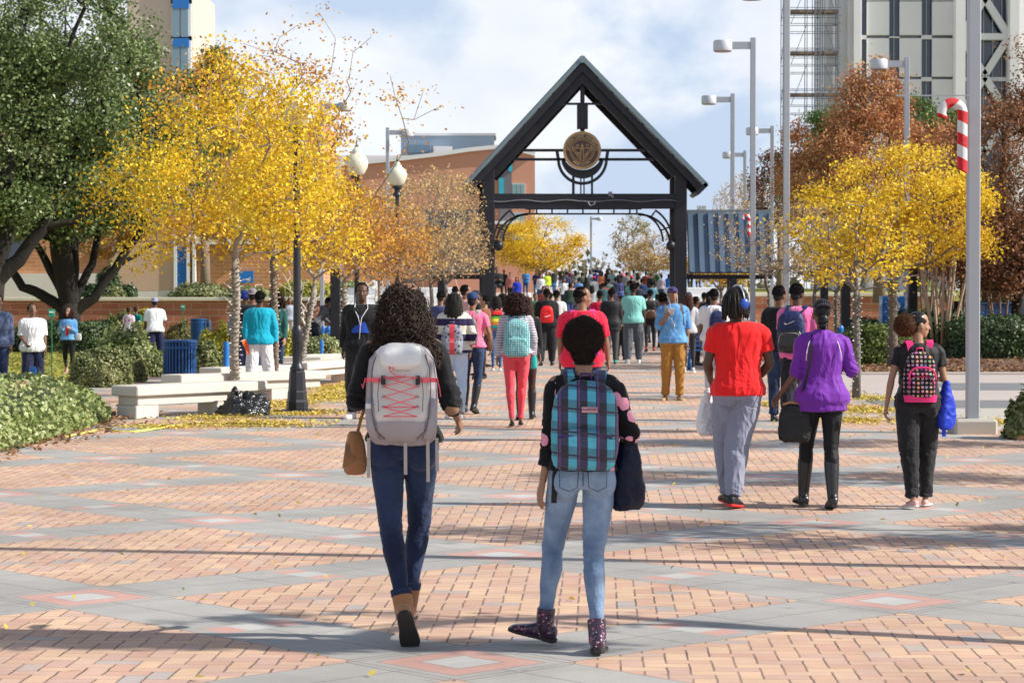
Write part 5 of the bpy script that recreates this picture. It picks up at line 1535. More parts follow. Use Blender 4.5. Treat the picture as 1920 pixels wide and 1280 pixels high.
# ================================================================= people: builders
def remesh(mb, name, voxel, smooth=2, org=(0, 0, 0), disp=None, rings=()):
    me = mb.mesh('tmp', org)
    fix_normals(me)
    o = bpy.data.objects.new('tmp', me); COL.objects.link(o)
    m = o.modifiers.new('r', 'REMESH'); m.mode = 'VOXEL'; m.voxel_size = voxel
    if smooth:
        s = o.modifiers.new('s', 'SMOOTH'); s.factor = .5; s.iterations = smooth
    out = bpy.data.meshes.new_from_object(o.evaluated_get(bpy.context.evaluated_depsgraph_get()))
    bpy.data.objects.remove(o); bpy.data.meshes.remove(me)
    out.name = name
    out.polygons.foreach_set('use_smooth', [True] * len(out.polygons))
    if disp:
        n = len(out.vertices); co = np.empty(n * 3, dtype=np.float32); out.vertices.foreach_get('co', co); co = co.reshape(-1, 3)
        no = np.empty(n * 3, dtype=np.float32); out.vertices.foreach_get('normal', no); no = no.reshape(-1, 3)
        amp, fr, sx, sz, sd_ = disp
        def fold(c):
            q = Vector((c[0] * fr * sx + sd_, c[1] * fr * sx, c[2] * fr * sz))
            a = mnoise.noise(q); b = .45 - abs(mnoise.noise(q * 2.1 + Vector((5, 2, 1))))
            return a * .7 + b * 1.1
        d = np.array([fold(c) for c in co])
        for rp, rr_ in rings:
            w_ = np.exp(-(((co - np.array(rp)) ** 2).sum(1)) / rr_ ** 2)
            rg = np.array([.4 - abs(mnoise.noise(Vector((c[0] * 9 + sd_, c[1] * 9, c[2] * 42 + c[0] * 12)))) if w > .1 else 0 for c, w in zip(co, w_)])
            d += rg * w_ * 3.4
        co += no * (d * amp)[:, None]
        out.vertices.foreach_set('co', co.ravel()); out.update()
    return out

def skinmat(c):
    key = 'skin_%02x%02x' % (int(c[0] * 255), int(c[1] * 255))
    if key in MATS: return MATS[key]
    n = N(key); f = n.noise(n.obj(), 7, 4)
    b = n.bsdf(n.mix(f, tuple(x * .85 for x in c), tuple(x * 1.12 for x in c)), .5, 0, .4, n.noise(n.obj(), 120, 3), .15, .002)
    MATS[key] = n.m; return n.m
SK1, SK2, SK3, SK4 = (.10, .050, .030), (.17, .085, .050), (.26, .135, .08), (.36, .20, .125)
def hairmat(c=(.012, .010, .010), rough=.8):
    key = 'hair_%02x%02x' % (int(c[0] * 999), int(rough * 100))
    if key in MATS: return MATS[key]
    n = N(key); g = n.new('NewGeometry')
    col = n.mix(g.outputs['Random Per Island'], tuple(x * .7 for x in c), tuple(x * 1.9 + .004 for x in c))
    n.bsdf(col, rough, 0, .22); MATS[key] = n.m; return n.m

TORSO = {
 'm': [(.845, .135, .10, 0), (.89, .163, .113, 0), (.95, .165, .115, 0), (1.03, .152, .103, 0), (1.10, .146, .098, .005), (1.20, .158, .106, .008), (1.30, .172, .112, .006), (1.38, .178, .108, -.004), (1.435, .158, .092, -.012), (1.468, .105, .072, -.014)],
 'f': [(.845, .14, .105, 0), (.89, .172, .122, -.004), (.95, .168, .118, -.004), (1.03, .138, .097, 0), (1.10, .122, .087, .005), (1.20, .135, .096, .010), (1.29, .148, .104, .010), (1.37, .150, .096, -.002), (1.425, .135, .082, -.012), (1.46, .085, .062, -.014)]}
TH, SHN, UA, FA = .43, .425, .285, .25
ARM_HANG = ((.13, .0, -1), (.05, .18, -1))
LEG_ST = ((0, .02, -1), (0, -.02, -1), (.12, 1, 0))
def V3(t): return Vector(t).normalized()

class Fig: pass
def figure(h, sex, loc, heading, armL=ARM_HANG, armR=ARM_HANG, legL=LEG_ST, legR=LEG_ST, lean=(0, 0), head=(0, 0, 0), fat=1.0, seat=None, hipw=1.0):
    """joint positions in figure space (1.75 m tall); x right, y forward, z up.  arm/leg x components point outwards"""
    F = Fig(); F.sex = sex; F.k = h / 1.75; F.fat = fat
    F.T = Matrix.Translation((0, 0, .93)) @ Matrix.Rotation(R(-lean[0]), 4, 'X') @ Matrix.Rotation(R(lean[1]), 4, 'Y') @ Matrix.Translation((0, 0, -.93))
    F.R3 = F.T.to_3x3()
    F.sh = {}; F.el = {}; F.wr = {}; F.hd = {}; F.hip = {}; F.kn = {}; F.an = {}; F.ft = {}; F.up = {}
    sw = .172 if sex == 'm' else .155
    for s, A, L in ((-1, armL, legL), (1, armR, legR)):
        m = lambda v: V3((v[0] * s, v[1], v[2]))
        F.sh[s] = F.T @ Vector((s * sw * (1 + (fat - 1) * .5), -.01, 1.415))
        u, v = m(A[0]), m(A[1])
        F.el[s] = F.sh[s] + u * UA; F.wr[s] = F.el[s] + v * FA; F.hd[s] = (u, v, m(A[2]) if len(A) > 2 and A[2] else None, A[3] if len(A) > 3 else .35)
        F.hip[s] = Vector((s * .088 * hipw, 0, .90))
        t, sn = m(L[0]), m(L[1])
        F.kn[s] = F.hip[s] + t * TH; F.an[s] = F.kn[s] + sn * SHN
        f = m(L[2]); F.ft[s] = f
        up = (-sn) - f * (-sn).dot(f); up = up.normalized() if up.length > .1 else Vector((0, 0, 1)) - f * f.z
        F.up[s] = up.normalized()
    lo = 9
    for s in (-1, 1):
        for q in (-.055, .155):
            lo = min(lo, (F.an[s] + F.ft[s] * q - F.up[s] * .078).z)
    if seat is not None: lo = .86 - seat / F.k
    F.dz = -lo
    # head frame
    nb = F.T @ Vector((0, -.015, 1.455))
    Hr = F.R3 @ (Matrix.Rotation(R(-head[0]), 3, 'Z') @ Matrix.Rotation(R(-head[1]), 3, 'X') @ Matrix.Rotation(R(head[2]), 3, 'Y'))
    F.nb = nb; F.Hr = Hr
    F.ho = nb + F.R3 @ Vector((0, .012, .062))        # head origin (chin level)
    F.M = Matrix.Translation(loc) @ Matrix.Rotation(R(heading), 4, 'Z') @ Matrix.Scale(F.k, 4) @ Matrix.Translation((0, 0, F.dz))
    F.loc = Vector(loc)
    return F
class FM(MB):
    """MB whose vertices live in figure space and are written out in world space"""
    def __init__(s, F): super().__init__(); s.F = F
    def mesh(s, name, origin=(0, 0, 0), smooth=False):
        keep = s.v; s.v = [tuple(s.F.M @ Vector(v)) for v in keep]
        me = super().mesh(name, origin, smooth); s.v = keep
        return me
def hpt(F, v): return F.ho + F.Hr @ Vector(v)

def add_torso(mb, F, grow, z0, z1, e=2.3, n=20, flare=0.0, neck=True):
    secs = []; f = F.fat
    T = TORSO[F.sex]
    zs = [t[0] for t in T if z0 < t[0] < z1]; zs = [z0] + zs + ([z1] if z1 < T[-1][0] else [])
    for z in zs:
        zz = min(max(z, T[0][0]), T[-1][0])
        for a, b in zip(T, T[1:]):
            if a[0] <= zz <= b[0]:
                q = (zz - a[0]) / (b[0] - a[0]); rx = a[1] + (b[1] - a[1]) * q; ry = a[2] + (b[2] - a[2]) * q; yo = a[3] + (b[3] - a[3]) * q; break
        fl = flare * max(0, (1.15 - z)) + ((.022 if F.sex == 'm' else .008) if z < 1.0 else 0) if flare else 0
        ff = 1 + (f - 1) * (1.0 if z < 1.38 else .4)
        g = grow if z < 1.40 else grow * .7
        secs.append((F.T @ Vector((0, yo, z)), rx * ff + g + fl, ry * ff + g + fl * .7, F.R3 @ Vector((1, 0, 0)), F.R3 @ Vector((0, 1, 0)), e))
    mb.loft(secs, n)
def limb(mb, a, b, rs, n=12, bow=None):
    k = len(rs); pts = [a + (b - a) * (i / (k - 1)) for i in range(k)]
    mb.tube(pts, rs, n)
    mb.ell(a, (rs[0],) * 3, n, 8); mb.ell(b, (rs[-1],) * 3, n, 8)
def add_hand(mb, F, s, fr=.0085):
    u, v, pn, curl = F.hd[s]
    w = F.wr[s]
    d = v
    # palm normal: default towards the body
    nrm = pn if pn is not None else Vector((-s, 0, 0))
    nrm = (nrm - d * nrm.dot(d)); nrm = nrm.normalized() if nrm.length > .1 else d.orthogonal().normalized()
    side = d.cross(nrm).normalized()                 # across the palm
    # make +side the thumb side: forwards for a hanging arm
    ref = Vector((0, 1, 0)) if abs(d.z) > .5 else Vector((0, 0, 1))
    if side.dot(ref) < 0: side = -side
    mb.tube([w - d * .01, w + d * .03, w + d * .075, w + d * .092], [.028, .036, .040, .034], 12, up=tuple(nrm), flat=(1, .42))
    for i, (off, L_) in enumerate(((.030, .072), (.011, .080), (-.009, .075), (-.027, .058))):
        p = w + d * (.086 - abs(off) * .15) + side * off
        dd = d.copy(); pts = [p - d * .02, p]
        for j, seg in enumerate((.42, .32, .26)):
            a = curl * (.55 + .5 * j) * (1 + .12 * i)
            dd = (d * math.cos(a * 1.3) + nrm * math.sin(a * 1.3) + side * (off * 2.0)).normalized()
            p = p + dd * L_ * seg; pts.append(p)
        mb.tube(pts, [fr * 1.1, fr * 1.1, fr, fr * .92, fr * .75], 7); mb.ell(pts[-1], (fr * .75,) * 3, 6, 5)
    p = w + d * .025 + side * .022; t1 = (side * .75 + d * .6 + nrm * .35).normalized(); t2 = (side * .30 + d * .85 + nrm * (.3 + curl * .5)).normalized()
    mb.tube([p, p + t1 * .035, p + t1 * .035 + t2 * .028, p + t1 * .035 + t2 * .052], [fr * 1.5, fr * 1.25, fr * 1.1, fr * .8], 7)
    mb.ell(p + t1 * .035 + t2 * .052, (fr * .8,) * 3, 6, 5)
def add_head(mb, F):
    secs = []
    for z, rx, ry, yc in ((-.004, .022, .022, .052), (.012, .038, .046, .036), (.04, .052, .068, .022), (.075, .063, .084, .006), (.105, .069, .091, .0), (.14, .073, .095, -.004), (.17, .072, .093, -.006), (.195, .062, .081, -.008), (.215, .042, .056, -.01), (.226, .014, .02, -.01)):
        secs.append((hpt(F, (0, yc, z)), rx, ry, F.Hr @ Vector((1, 0, 0)), F.Hr @ Vector((0, 1, 0)), 2.25))
    mb.loft(secs, 18)
    R3 = F.Hr
    mb.tube([hpt(F, (0, .086, .125)), hpt(F, (0, .100, .095)), hpt(F, (0, .108, .078)), hpt(F, (0, .088, .068))], [.010, .013, .018, .012], 8)   # nose
    for s in (-1, 1):
        mb.ell(hpt(F, (s * .012, .094, .076)), (.009, .012, .008), 8, 6, R3)
        mb.ell(hpt(F, (s * .074, -.006, .098)), (.010, .021, .033), 10, 8, R3 @ Matrix.Rotation(R(12), 3, 'X'))
        mb.ell(hpt(F, (s * .045, .052, .082)), (.020, .025, .022), 10, 8, R3)          # cheeks
    mb.ell(hpt(F, (0, .078, .137)), (.05, .018, .011), 12, 8, R3)                       # brow
    mb.ell(hpt(F, (0, .089, .048)), (.024, .011, .007), 10, 6, R3); mb.ell(hpt(F, (0, .086, .037)), (.020, .011, .008), 10, 6, R3)  # lips
    a = F.nb - F.R3 @ Vector((0, 0, .04)); b = hpt(F, (0, -.012, .055))
    mb.tube([a, (a + b) / 2, b], [.062 if F.sex == 'm' else .052, .056 if F.sex == 'm' else .046, .055 if F.sex == 'm' else .046], 14)
def person(label, F, skin, top, bottom, shoes, hair, voxel=.011, name='person', group=None, cover=.90, face=False, eyes=None):
    """top: (material, sleeve 0..2, hem z, looseness, kw)  bottom: (material, profile, length)"""
    t = thing(name, label, 'person', F.loc, group)
    org = F.loc; k = F.k
    tm, sleeve, hem, loose = top[:4]; tk = top[4] if len(top) > 4 else {}
    bmn, prof, blen = bottom[:3]
    # ---- body
    mb = FM(F); add_torso(mb, F, -.016, .91, 1.47); add_head(mb, F)
    for s in (-1, 1):
        e, w, sh = F.el[s], F.wr[s], F.sh[s]
        c = .92
        limb(mb, sh, e, [.050 * c, .050, .045, .040, .037] if F.sex == 'm' else [.042 * c, .041, .036, .033, .031])
        limb(mb, e, w, [.038, .041, .035, .028, .024] if F.sex == 'm' else [.031, .034, .029, .023, .020])
        add_hand(mb, F, s)
        limb(mb, F.hip[s], F.kn[s], [.075, .07, .06, .048]); limb(mb, F.kn[s], F.an[s], [.046, .05, .042, .032, .028])
        mb.tube([F.an[s] - F.up[s] * .03 - F.ft[s] * .02, F.an[s] - F.up[s] * .05 + F.ft[s] * .08], [.03, .028], 8)
    me = remesh(mb, 'body', voxel * k * .8, 1, org)
    link_mesh('body', me, skinmat(skin), t)
    # ---- top
    mb = FM(F); g = .014 + .016 * loose
    add_torso(mb, F, g, hem, 1.47, 2.3, 22, tk.get('flare', .04))
    rs = [.060, .060, .052, .050, .048] if F.sex == 'm' else [.049, .049, .043, .041, .040]
    rs = [r_ + .008 + .010 * loose for r_ in rs]
    for s in (-1, 1):
        sh, e, w = F.sh[s], F.el[s], F.wr[s]
        mb.ell(sh + F.R3 @ Vector((-s * .012, 0, -.022)), (rs[0] * .98, rs[0] * .94, rs[0] * .95), 14, 10)
        mb.tube([F.T @ Vector((s * .05, -.012, 1.43)), sh - F.R3 @ Vector((s * .01, 0, .012))], [.05, rs[0] * .86], 12)
        q = min(1, sleeve)
        if q > 0: 
            pts = [sh + (e - sh) * (q * i / 4 + .03) for i in range(5)]; mb.tube(pts, [rs[0] * .9] + rs[1:], 14)
        if sleeve > 1:
            q = sleeve - 1; mb.ell(e, (rs[4],) * 3, 12, 8)
            pts = [e + (w - e) * (q * i / 4) for i in range(5)]
            mb.tube(pts, [rs[4], rs[4] * .97, rs[4] * .92, rs[4] * .82, rs[4] * .76 + .004 * loose], 14)
    if tk.get('collar'):
        a = F.nb - F.R3 @ Vector((0, 0, .03)); mb.tube([a, a + F.R3 @ Vector((0, .0, tk['collar'] + .03))], [.085, .068], 16)
    else:
        a = F.nb - F.R3 @ Vector((0, 0, .03)); mb.tube([a, a + F.R3 @ Vector((0, .0, .036))], [.092, .068], 16)
    if tk.get('hood'):
        mb.ell(F.T @ Vector((0, -.095, 1.43)), (.10, .055, .07), 14, 8)
    if tk.get('jacket'):
        pass
    me = remesh(mb, 'top', voxel * k, 3, org, (.008 + .002 * loose, 7, 1.2, .5, rnd.random() * 9) if voxel < .016 else None, [((F.M @ F.el[s]) - org, .09 * k) for s in (-1, 1)] + [((F.M @ F.T @ Vector((0, 0, hem + .08))) - org, .13 * k)])
    link_mesh(tk.get('name', 'shirt'), me, tm, t)
    # ---- bottoms
    PROF = {'skinny': ([.090, .084, .068, .055], [.054, .058, .048, .038, .036]), 'slim': ([.095, .090, .076, .064], [.062, .064, .056, .048, .046]),
            'straight': ([.100, .098, .086, .076], [.074, .073, .068, .062, .062]), 'loose': ([.108, .108, .100, .094], [.092, .090, .084, .074, .062]), 'baggy': ([.118, .120, .112, .106], [.102, .098, .092, .086, .070])}
    tr, cr = PROF[prof]
    mb = FM(F); add_torso(mb, F, .010 if prof in ('skinny', 'slim') else .02, .848, 1.02 if hem > .93 else .98, 2.4, 20)
    for s in (-1, 1):
        hip = F.hip[s]; kn = F.kn[s]; an = F.an[s]; fsc = 1 + (F.fat - 1) * .8
        bk = .012 if F.sex == 'f' else .006
        mb.tube([hip + Vector((-s * .004, 0, .03)), hip + (kn - hip) * .3, hip + (kn - hip) * .65, kn], [x * fsc for x in tr], 16)
        mb.ell(hip + Vector((0, -.028 - bk, -.015)), (.088 * fsc, .098 * fsc, .10), 14, 10)
        mb.ell(kn, (tr[3] * .98 * fsc,) * 3, 14, 10)
        pts = [kn + (an - kn) * (blen * i / 4) for i in range(5)]
        if F.sex == 'f' or prof in ('skinny', 'slim'):
            shd = (an - kn).normalized(); bkv = -F.ft[s]; bkv = (bkv - shd * bkv.dot(shd)).normalized()
            pts[1] = pts[1] + bkv * .008
        mb.tube(pts, [x * (fsc if i < 2 else 1) for i, x in enumerate(cr)], 14)
    me = remesh(mb, 'bottom', voxel * k, 3, org, (.0045 if prof in ('skinny', 'slim') else .010, 8, 1, .6, rnd.random() * 9) if voxel < .016 else None, [((F.M @ F.kn[s]) - org, .085 * k) for s in (-1, 1)] + [((F.M @ F.an[s]) - org, .10 * k) for s in (-1, 1)] + [((F.M @ (F.hip[s] + Vector((0, -.06, -.09)))) - org, .07 * k) for s in (-1, 1)])
    link_mesh(bottom[3] if len(bottom) > 3 else 'trousers', me, bmn, t)
    # ---- shoes
    st, sm, som = shoes[:3]
    for s in (-1, 1):
        mb = FM(F); ms = FM(F); f, up, an = F.ft[s], F.up[s], F.an[s]; side = f.cross(up)
        def sp_(y, z): return an + f * y + up * (z - .078)
        big = 1.12 if st in ('boot', 'tall_boot', 'sneaker') else (.9 if st == 'flat' else 1.0)
        lowh = {'flat': .55, 'loafer': .75}.get(st, 1.0)
        for y, zt, wd in ((0, 0, 0),): pass
        secs = []
        for y, zc, hh, wd in ((-.068, .046, .020, .018), (-.058, .047, .036, .030), (-.02, .050, .044, .035), (.03, .048, .040, .036), (.08, .038, .028, .042), (.125, .030, .021, .043), (.155, .026, .016, .034), (.172, .022, .008, .018)):
            secs.append((sp_(y * big, zc * (lowh if y > 0 else (1 + lowh) / 2)), wd * big, hh * big * (lowh if y > 0 else (1 + lowh) / 2), side, up, 2.4))
        mb.loft(secs, 14)
        if st == 'boot':
            shd = (F.kn[s] - an).normalized(); mb.tube([sp_(-.012, .05), an + shd * .03, an + shd * .10], [.048, .050, .052], 14)
        if st == 'tall_boot':
            shd = (F.kn[s] - an).normalized()
            mb.tube([sp_(-.012, .05), an + shd * .03, an + shd * .12, an + shd * .24, an + shd * .32], [.046, .048, .055, .064, .066], 14)
        if st == 'sneaker':
            shd = (F.kn[s] - an).normalized(); mb.tube([sp_(-.01, .05), an + shd * .03], [.042, .044], 12)
        secs = []
        for y, wd in ((-.072, .018), (-.06, .032), (-.02, .037), (.03, .037), (.08, .045), (.125, .046), (.158, .036), (.176, .018)):
            secs.append((sp_(y * big, .012), wd * big, .012 if st != 'flat' else .006, side, up, 3))
        ms.loft(secs, 14)
        if st in ('boot', 'tall_boot'): 
            ms.loft([(sp_(-.07 * big, .004), .02, .004, side, up), (sp_(-.06 * big, .004), .036, .006, side, up, 4), (sp_(-.01, .004), .038, .006, side, up, 4)], 12)
        me = remesh(mb, 'shoe', voxel * k * .7, 2, org)
        sh_o = link_mesh('shoe' if 'boot' not in st else 'boot', me, sm, t)
        ms.part('sole', som, sh_o, smooth='auto')
    # ---- hair
    hairfn(hair[0])(F, t, hair[1] if len(hair) > 1 else hairmat(), voxel, *(hair[2:] if len(hair) > 2 else ()))
    if face:
        for s in (-1, 1):
            mb = FM(F); mb.ell(hpt(F, (s * .031, .079, .108)), (.013, .010, .0075), 12, 8, F.Hr); eo = mb.part('eye', pbr('eye_white', (.55, .52, .48), .3, 0, 1, 0), t, smooth=True)
            mb = FM(F); mb.ell(hpt(F, (s * .031, .0865, .108)), (.0058, .0035, .0062), 10, 6, F.Hr); mb.part('iris', pbr('eye_dark', (.01, .006, .004), .2, 0, 1, 0), eo, smooth=True)
            mb = FM(F); mb.tube([hpt(F, (s * .014, .091, .126)), hpt(F, (s * .032, .088, .132)), hpt(F, (s * .048, .077, .127))], [.003, .0042, .002], 6, flat=(1, 1)); mb.part('eyebrow', hairmat(), t, smooth=True)
        mb = FM(F); mb.ell(hpt(F, (0, .0915, .049)), (.022, .010, .0055), 12, 6, F.Hr); mb.ell(hpt(F, (0, .0885, .039)), (.018, .010, .0065), 12, 6, F.Hr)
        mb.part('lips', skinmat(tuple(min(1, a * b) for a, b in zip(skin, (1.1, .75, .8)))), t, smooth=True)
    return t

# ---- hair styles
def fuzz(mb, F, c, r, n, length, seed, wid=.003, zcut=None, curl=.6, yc=9):
    rr = random.Random(seed)
    for _ in range(n):
        v = Vector((rr.gauss(0, 1), rr.gauss(0, 1), rr.gauss(0, 1))).normalized()
        if (zcut is not None and v.z < zcut) or (v.y > yc and v.z < .6): continue
        lm = 1 + .09 * mnoise.noise(v * 2.6 + Vector((seed, 0, 0)))
        p = Vector(c) + Vector((v.x * r[0], v.y * r[1], v.z * r[2])) * lm
        t = Vector((rr.gauss(0, 1), rr.gauss(0, 1), rr.gauss(0, 1))).normalized(); b = v.cross(t).normalized() * wid
        q = p + (v + t * curl).normalized() * length * rr.uniform(.4, 1); q2 = q + (v - t * curl).normalized() * length * rr.uniform(.2, .7)
        P_ = [hpt(F, x) for x in (p - b - v * .01, p + b - v * .01, q + b * .8, q - b * .8, q2)]
        mb.add(P_, [(0, 1, 2, 3), (3, 2, 4)])
def h_short(F, t, m, vx, grow=0.0):
    mb = FM(F); mb.ell(hpt(F, (0, -.018, .142)), (.076 + grow, .093 + grow, .090 + grow), 20, 14, F.Hr)
    mb.ell(hpt(F, (0, -.045, .085)), (.062, .06, .055), 14, 10, F.Hr)
    mb.part('hair', m, t, smooth=True)
def h_shorttex(F, t, m, vx, grow=.004):
    mb = FM(F); mb.ell(hpt(F, (0, -.020, .142)), (.076 + grow, .090 + grow, .090 + grow), 20, 14, F.Hr)
    mb.ell(hpt(F, (0, -.045, .085)), (.062, .06, .055), 14, 10, F.Hr)
    fuzz(mb, F, (0, -.020, .142), (.077 + grow, .090 + grow, .091 + grow), 4500, .009, 4, .0022, -.3, .6, .45)
    mb.part('hair', m, t, smooth=False, fix=False)
def h_afro(F, t, m, vx, r=.100, n=16000, c=(0, -.018, .150)):
    mb = FM(F); mb.ell(hpt(F, c), (r * .90, r * .92, r * .92), 24, 16, F.Hr)
    mb.ell(hpt(F, (0, -.05, .06)), (.058, .05, .055), 14, 10, F.Hr)
    fuzz(mb, F, c, (r, r, r), n, .017, 5, .0016, None, 1.1); fuzz(mb, F, c, (r, r, r), n // 10, .034, 8, .0012, None, 1.3)
    fuzz(mb, F, (0, -.05, .06), (.058, .05, .055), n // 6, .010, 6, .0016, None, .9)
    mb.part('hair', m, t, smooth=False, fix=False)
def curls(mb, F, blobs, n, seed, rad=.013, tr=.0042, length=.06, sides=4):
    rr = random.Random(seed); tw = sum(b[2] for b in blobs)
    for c, r, w in blobs:
        for _ in range(int(n * w / tw)):
            v = Vector((rr.gauss(0, 1), rr.gauss(0, 1), rr.gauss(0, 1))).normalized()
            if v.y > .8 and v.z < .7: continue
            p = Vector(c) + Vector((v.x * r[0], v.y * r[1], v.z * r[2])) * rr.uniform(.88, 1.06)
            d = Vector((rr.gauss(0, .35) + v.x * .3, rr.gauss(0, .35) + v.y * .3, -1)).normalized()
            x = d.orthogonal().normalized(); y = d.cross(x); ra = rad * rr.uniform(.7, 1.3); L_ = length * rr.uniform(.6, 1.2); ph = rr.random() * 6.28; tn = rr.choice((-1, 1)) * 1.6
            pts = [hpt(F, p + d * (L_ * i / 9) + (x * math.cos(ph + tn * 2 * PI * i / 9) + y * math.sin(ph + tn * 2 * PI * i / 9)) * ra) for i in range(10)]
            mb.tube(pts, [tr * .7] + [tr] * 8 + [tr * .5], sides, caps=False)
def h_curly(F, t, m, vx, blobs=None, n=2000, rad=.013, tr=.0045, length=.06, seed=3, sides=4):
    blobs = blobs or [((0, -.015, .15), (.11, .12, .105), 2), ((0, -.03, .05), (.13, .11, .11), 2)]
    mb = FM(F)
    for c, r, w in blobs: mb.ell(hpt(F, c), tuple(x * .86 for x in r), 22, 14, F.Hr)
    mb.ell(hpt(F, (0, -.014, .136)), (.079, .099, .091), 20, 14, F.Hr)
    base = mb.part('hair', m, t, smooth=True)
    mb = FM(F)
    if sides == 3:
        for c, r, w in blobs: fuzz(mb, F, c, tuple(x * 1.0 for x in r), 500, .055, 11, .0007, None, 1.5)
    curls(mb, F, blobs, n, seed, rad, tr, length, sides); mb.part('curls', m, base, smooth=True, fix=False)
def h_long(F, t, m, vx, drop=.30, wid=.085, n=260, wave=.004):
    mb = FM(F); mb.ell(hpt(F, (0, -.012, .140)), (.081, .103, .093), 20, 14, F.Hr); rr = random.Random(8)
    for i in range(n):
        a = R(rr.uniform(-205, 25)); p = Vector((math.cos(a) * .078, math.sin(a) * .098 - .012, .17 + rr.uniform(-.03, .04)))
        pts = [hpt(F, p)]; ph = rr.random() * 6
        e = Vector((math.cos(a) * wid * rr.uniform(.4, 1.1), -.055 - abs(math.sin(a)) * .05, -drop * rr.uniform(.75, 1)))
        for q in range(1, 7):
            f = q / 6; b = p * (1 - f) ** 1.5 + e * (1 - (1 - f) ** 1.5) if q else p
            b = Vector((p.x * (1 - f) + e.x * f + (math.cos(a) * .022 * math.sin(PI * f)), p.y * (1 - f) + e.y * f - .02 * math.sin(PI * f), p.z + (e.z - p.z) * f)) + Vector((math.sin(ph + f * 12), math.cos(ph + f * 10), 0)) * wave
            pts.append(hpt(F, b))
        mb.tube(pts, [.009, .012, .012, .011, .010, .008, .003], 5, caps=False)
    mb.part('hair', m, t, smooth=True, fix=False)
def h_dreads(F, t, m, vx, drop=-.01, n=120):
    mb = FM(F); mb.ell(hpt(F, (0, -.012, .145)), (.088, .105, .098), 20, 14, F.Hr); mb.ell(hpt(F, (0, -.05, .07)), (.075, .06, .07), 14, 10, F.Hr); rr = random.Random(9)
    for i in range(n):
        a = R(rr.uniform(-215, 35)); q = rr.random()
        p = Vector((math.cos(a) * .086 * (1 - q * .5), math.sin(a) * .10 * (1 - q * .5) - .012, .17 + q * .06))
        e = Vector((math.cos(a) * .112, math.sin(a) * .118 - .012, drop + rr.uniform(-.02, .05)))
        mid = (p + e) / 2 + Vector((math.cos(a), math.sin(a), .4)) * .02
        pts = [hpt(F, p * (1 - f) ** 2 + mid * 2 * f * (1 - f) + e * f * f + Vector((rr.gauss(0, .002),) * 3)) for f in (0, .2, .4, .6, .8, 1)]
        mb.tube(pts, [.008, .009, .009, .008, .0075, .004], 5)
    mb.part('hair', m, t, smooth=True, fix=False)
def h_puff(F, t, m, vx, pm=None, c=(-.075, -.10, .115), r=.085):
    mb = FM(F); mb.ell(hpt(F, (0, -.010, .142)), (.078, .099, .090), 20, 14, F.Hr); mb.ell(hpt(F, (0, -.045, .085)), (.062, .06, .055), 14, 10, F.Hr)
    base = mb.part('hair', m, t, smooth=True)
    mb = FM(F); mb.ell(hpt(F, c), (r * .9, r * .85, r * .85), 20, 14, F.Hr); fuzz(mb, F, c, (r * .95, r * .9, r * .9), 9000, .03, 5, .002, None, 1.2)
    curls(mb, F, [(c, (r, r * .95, r * .95), 1)], 260, 5, .010, .003, .03); mb.part('puff', pm or m, base, fix=False)
def h_braids(F, t, m, vx):
    mb = FM(F); mb.ell(hpt(F, (0, -.010, .142)), (.077, .0985, .090), 20, 14, F.Hr)
    for i in range(11):
        a = -1.15 + 2.3 * i / 10
        pts = []
        for j in range(9):
            b = 1.5 - 2.7 * j / 8
            pts.append(hpt(F, Vector((math.sin(a) * .082 * max(.3, math.cos(b * .62)), math.sin(b) * .102 - .012, .142 + math.cos(a * .9) * math.cos(b) * .095))))
        mb.tube(pts, .0085, 6)
    for j in range(26):
        a = j * .6; mb.tube([hpt(F, (math.cos(a + q * .5) * (.045 - abs(j - 13) * .0015), -.085 + math.sin(a + q * .5) * .035, .02 + (j / 26) * .10 - .03)) for q in range(5)], .010, 6)
    mb.ell(hpt(F, (0, -.085, .055)), (.05, .038, .06), 14, 10, F.Hr)
    mb.part('hair', m, t, smooth=True, fix=False)
def h_cap(F, t, m, vx, hm=None, back=False, brimlen=.07):
    h_short(F, t, hm or hairmat(), vx)
    mb = FM(F); secs = []
    for z, r in ((.140, 1.0), (.165, 1.02), (.195, .96), (.220, .78), (.235, .5), (.241, .1)):
        secs.append((hpt(F, (0, -.010, z)), .084 * r, .106 * r, F.Hr @ Vector((1, 0, 0)), F.Hr @ Vector((0, 1, 0))))
    mb.loft(secs, 20); s_ = -1 if back else 1
    vs = []; n = 12
    for i in range(n + 1):
        a = PI * i / n
        for zz in (0, .006):
            vs.append(hpt(F, (math.cos(a) * .072, s_ * (.07 + math.sin(a) * (.02)), .150 + zz))); vs.append(hpt(F, (math.cos(a) * .075, s_ * (.085 + math.sin(a) * brimlen * 1.0), .142 + zz - .012 * math.sin(a))))
    fs = []
    for i in range(n):
        b = i * 4; fs += [(b, b + 4, b + 5, b + 1), (b + 2, b + 3, b + 7, b + 6), (b + 1, b + 5, b + 7, b + 3)]
    mb.add(vs, fs); mb.part('cap', m, t, smooth='auto')
def h_beanie(F, t, m, vx):
    mb = FM(F); secs = []
    for z, r in ((.085, 1.0), (.10, 1.05), (.14, 1.07), (.18, 1.04), (.215, .86), (.24, .55), (.252, .1)):
        secs.append((hpt(F, (0, -.014, z)), .083 * r, .103 * r, F.Hr @ Vector((1, 0, 0)), F.Hr @ Vector((0, 1, 0))))
    mb.loft(secs, 20); mb.part('beanie', m, t, smooth=True)
def hairfn(n): return globals()['h_' + n]

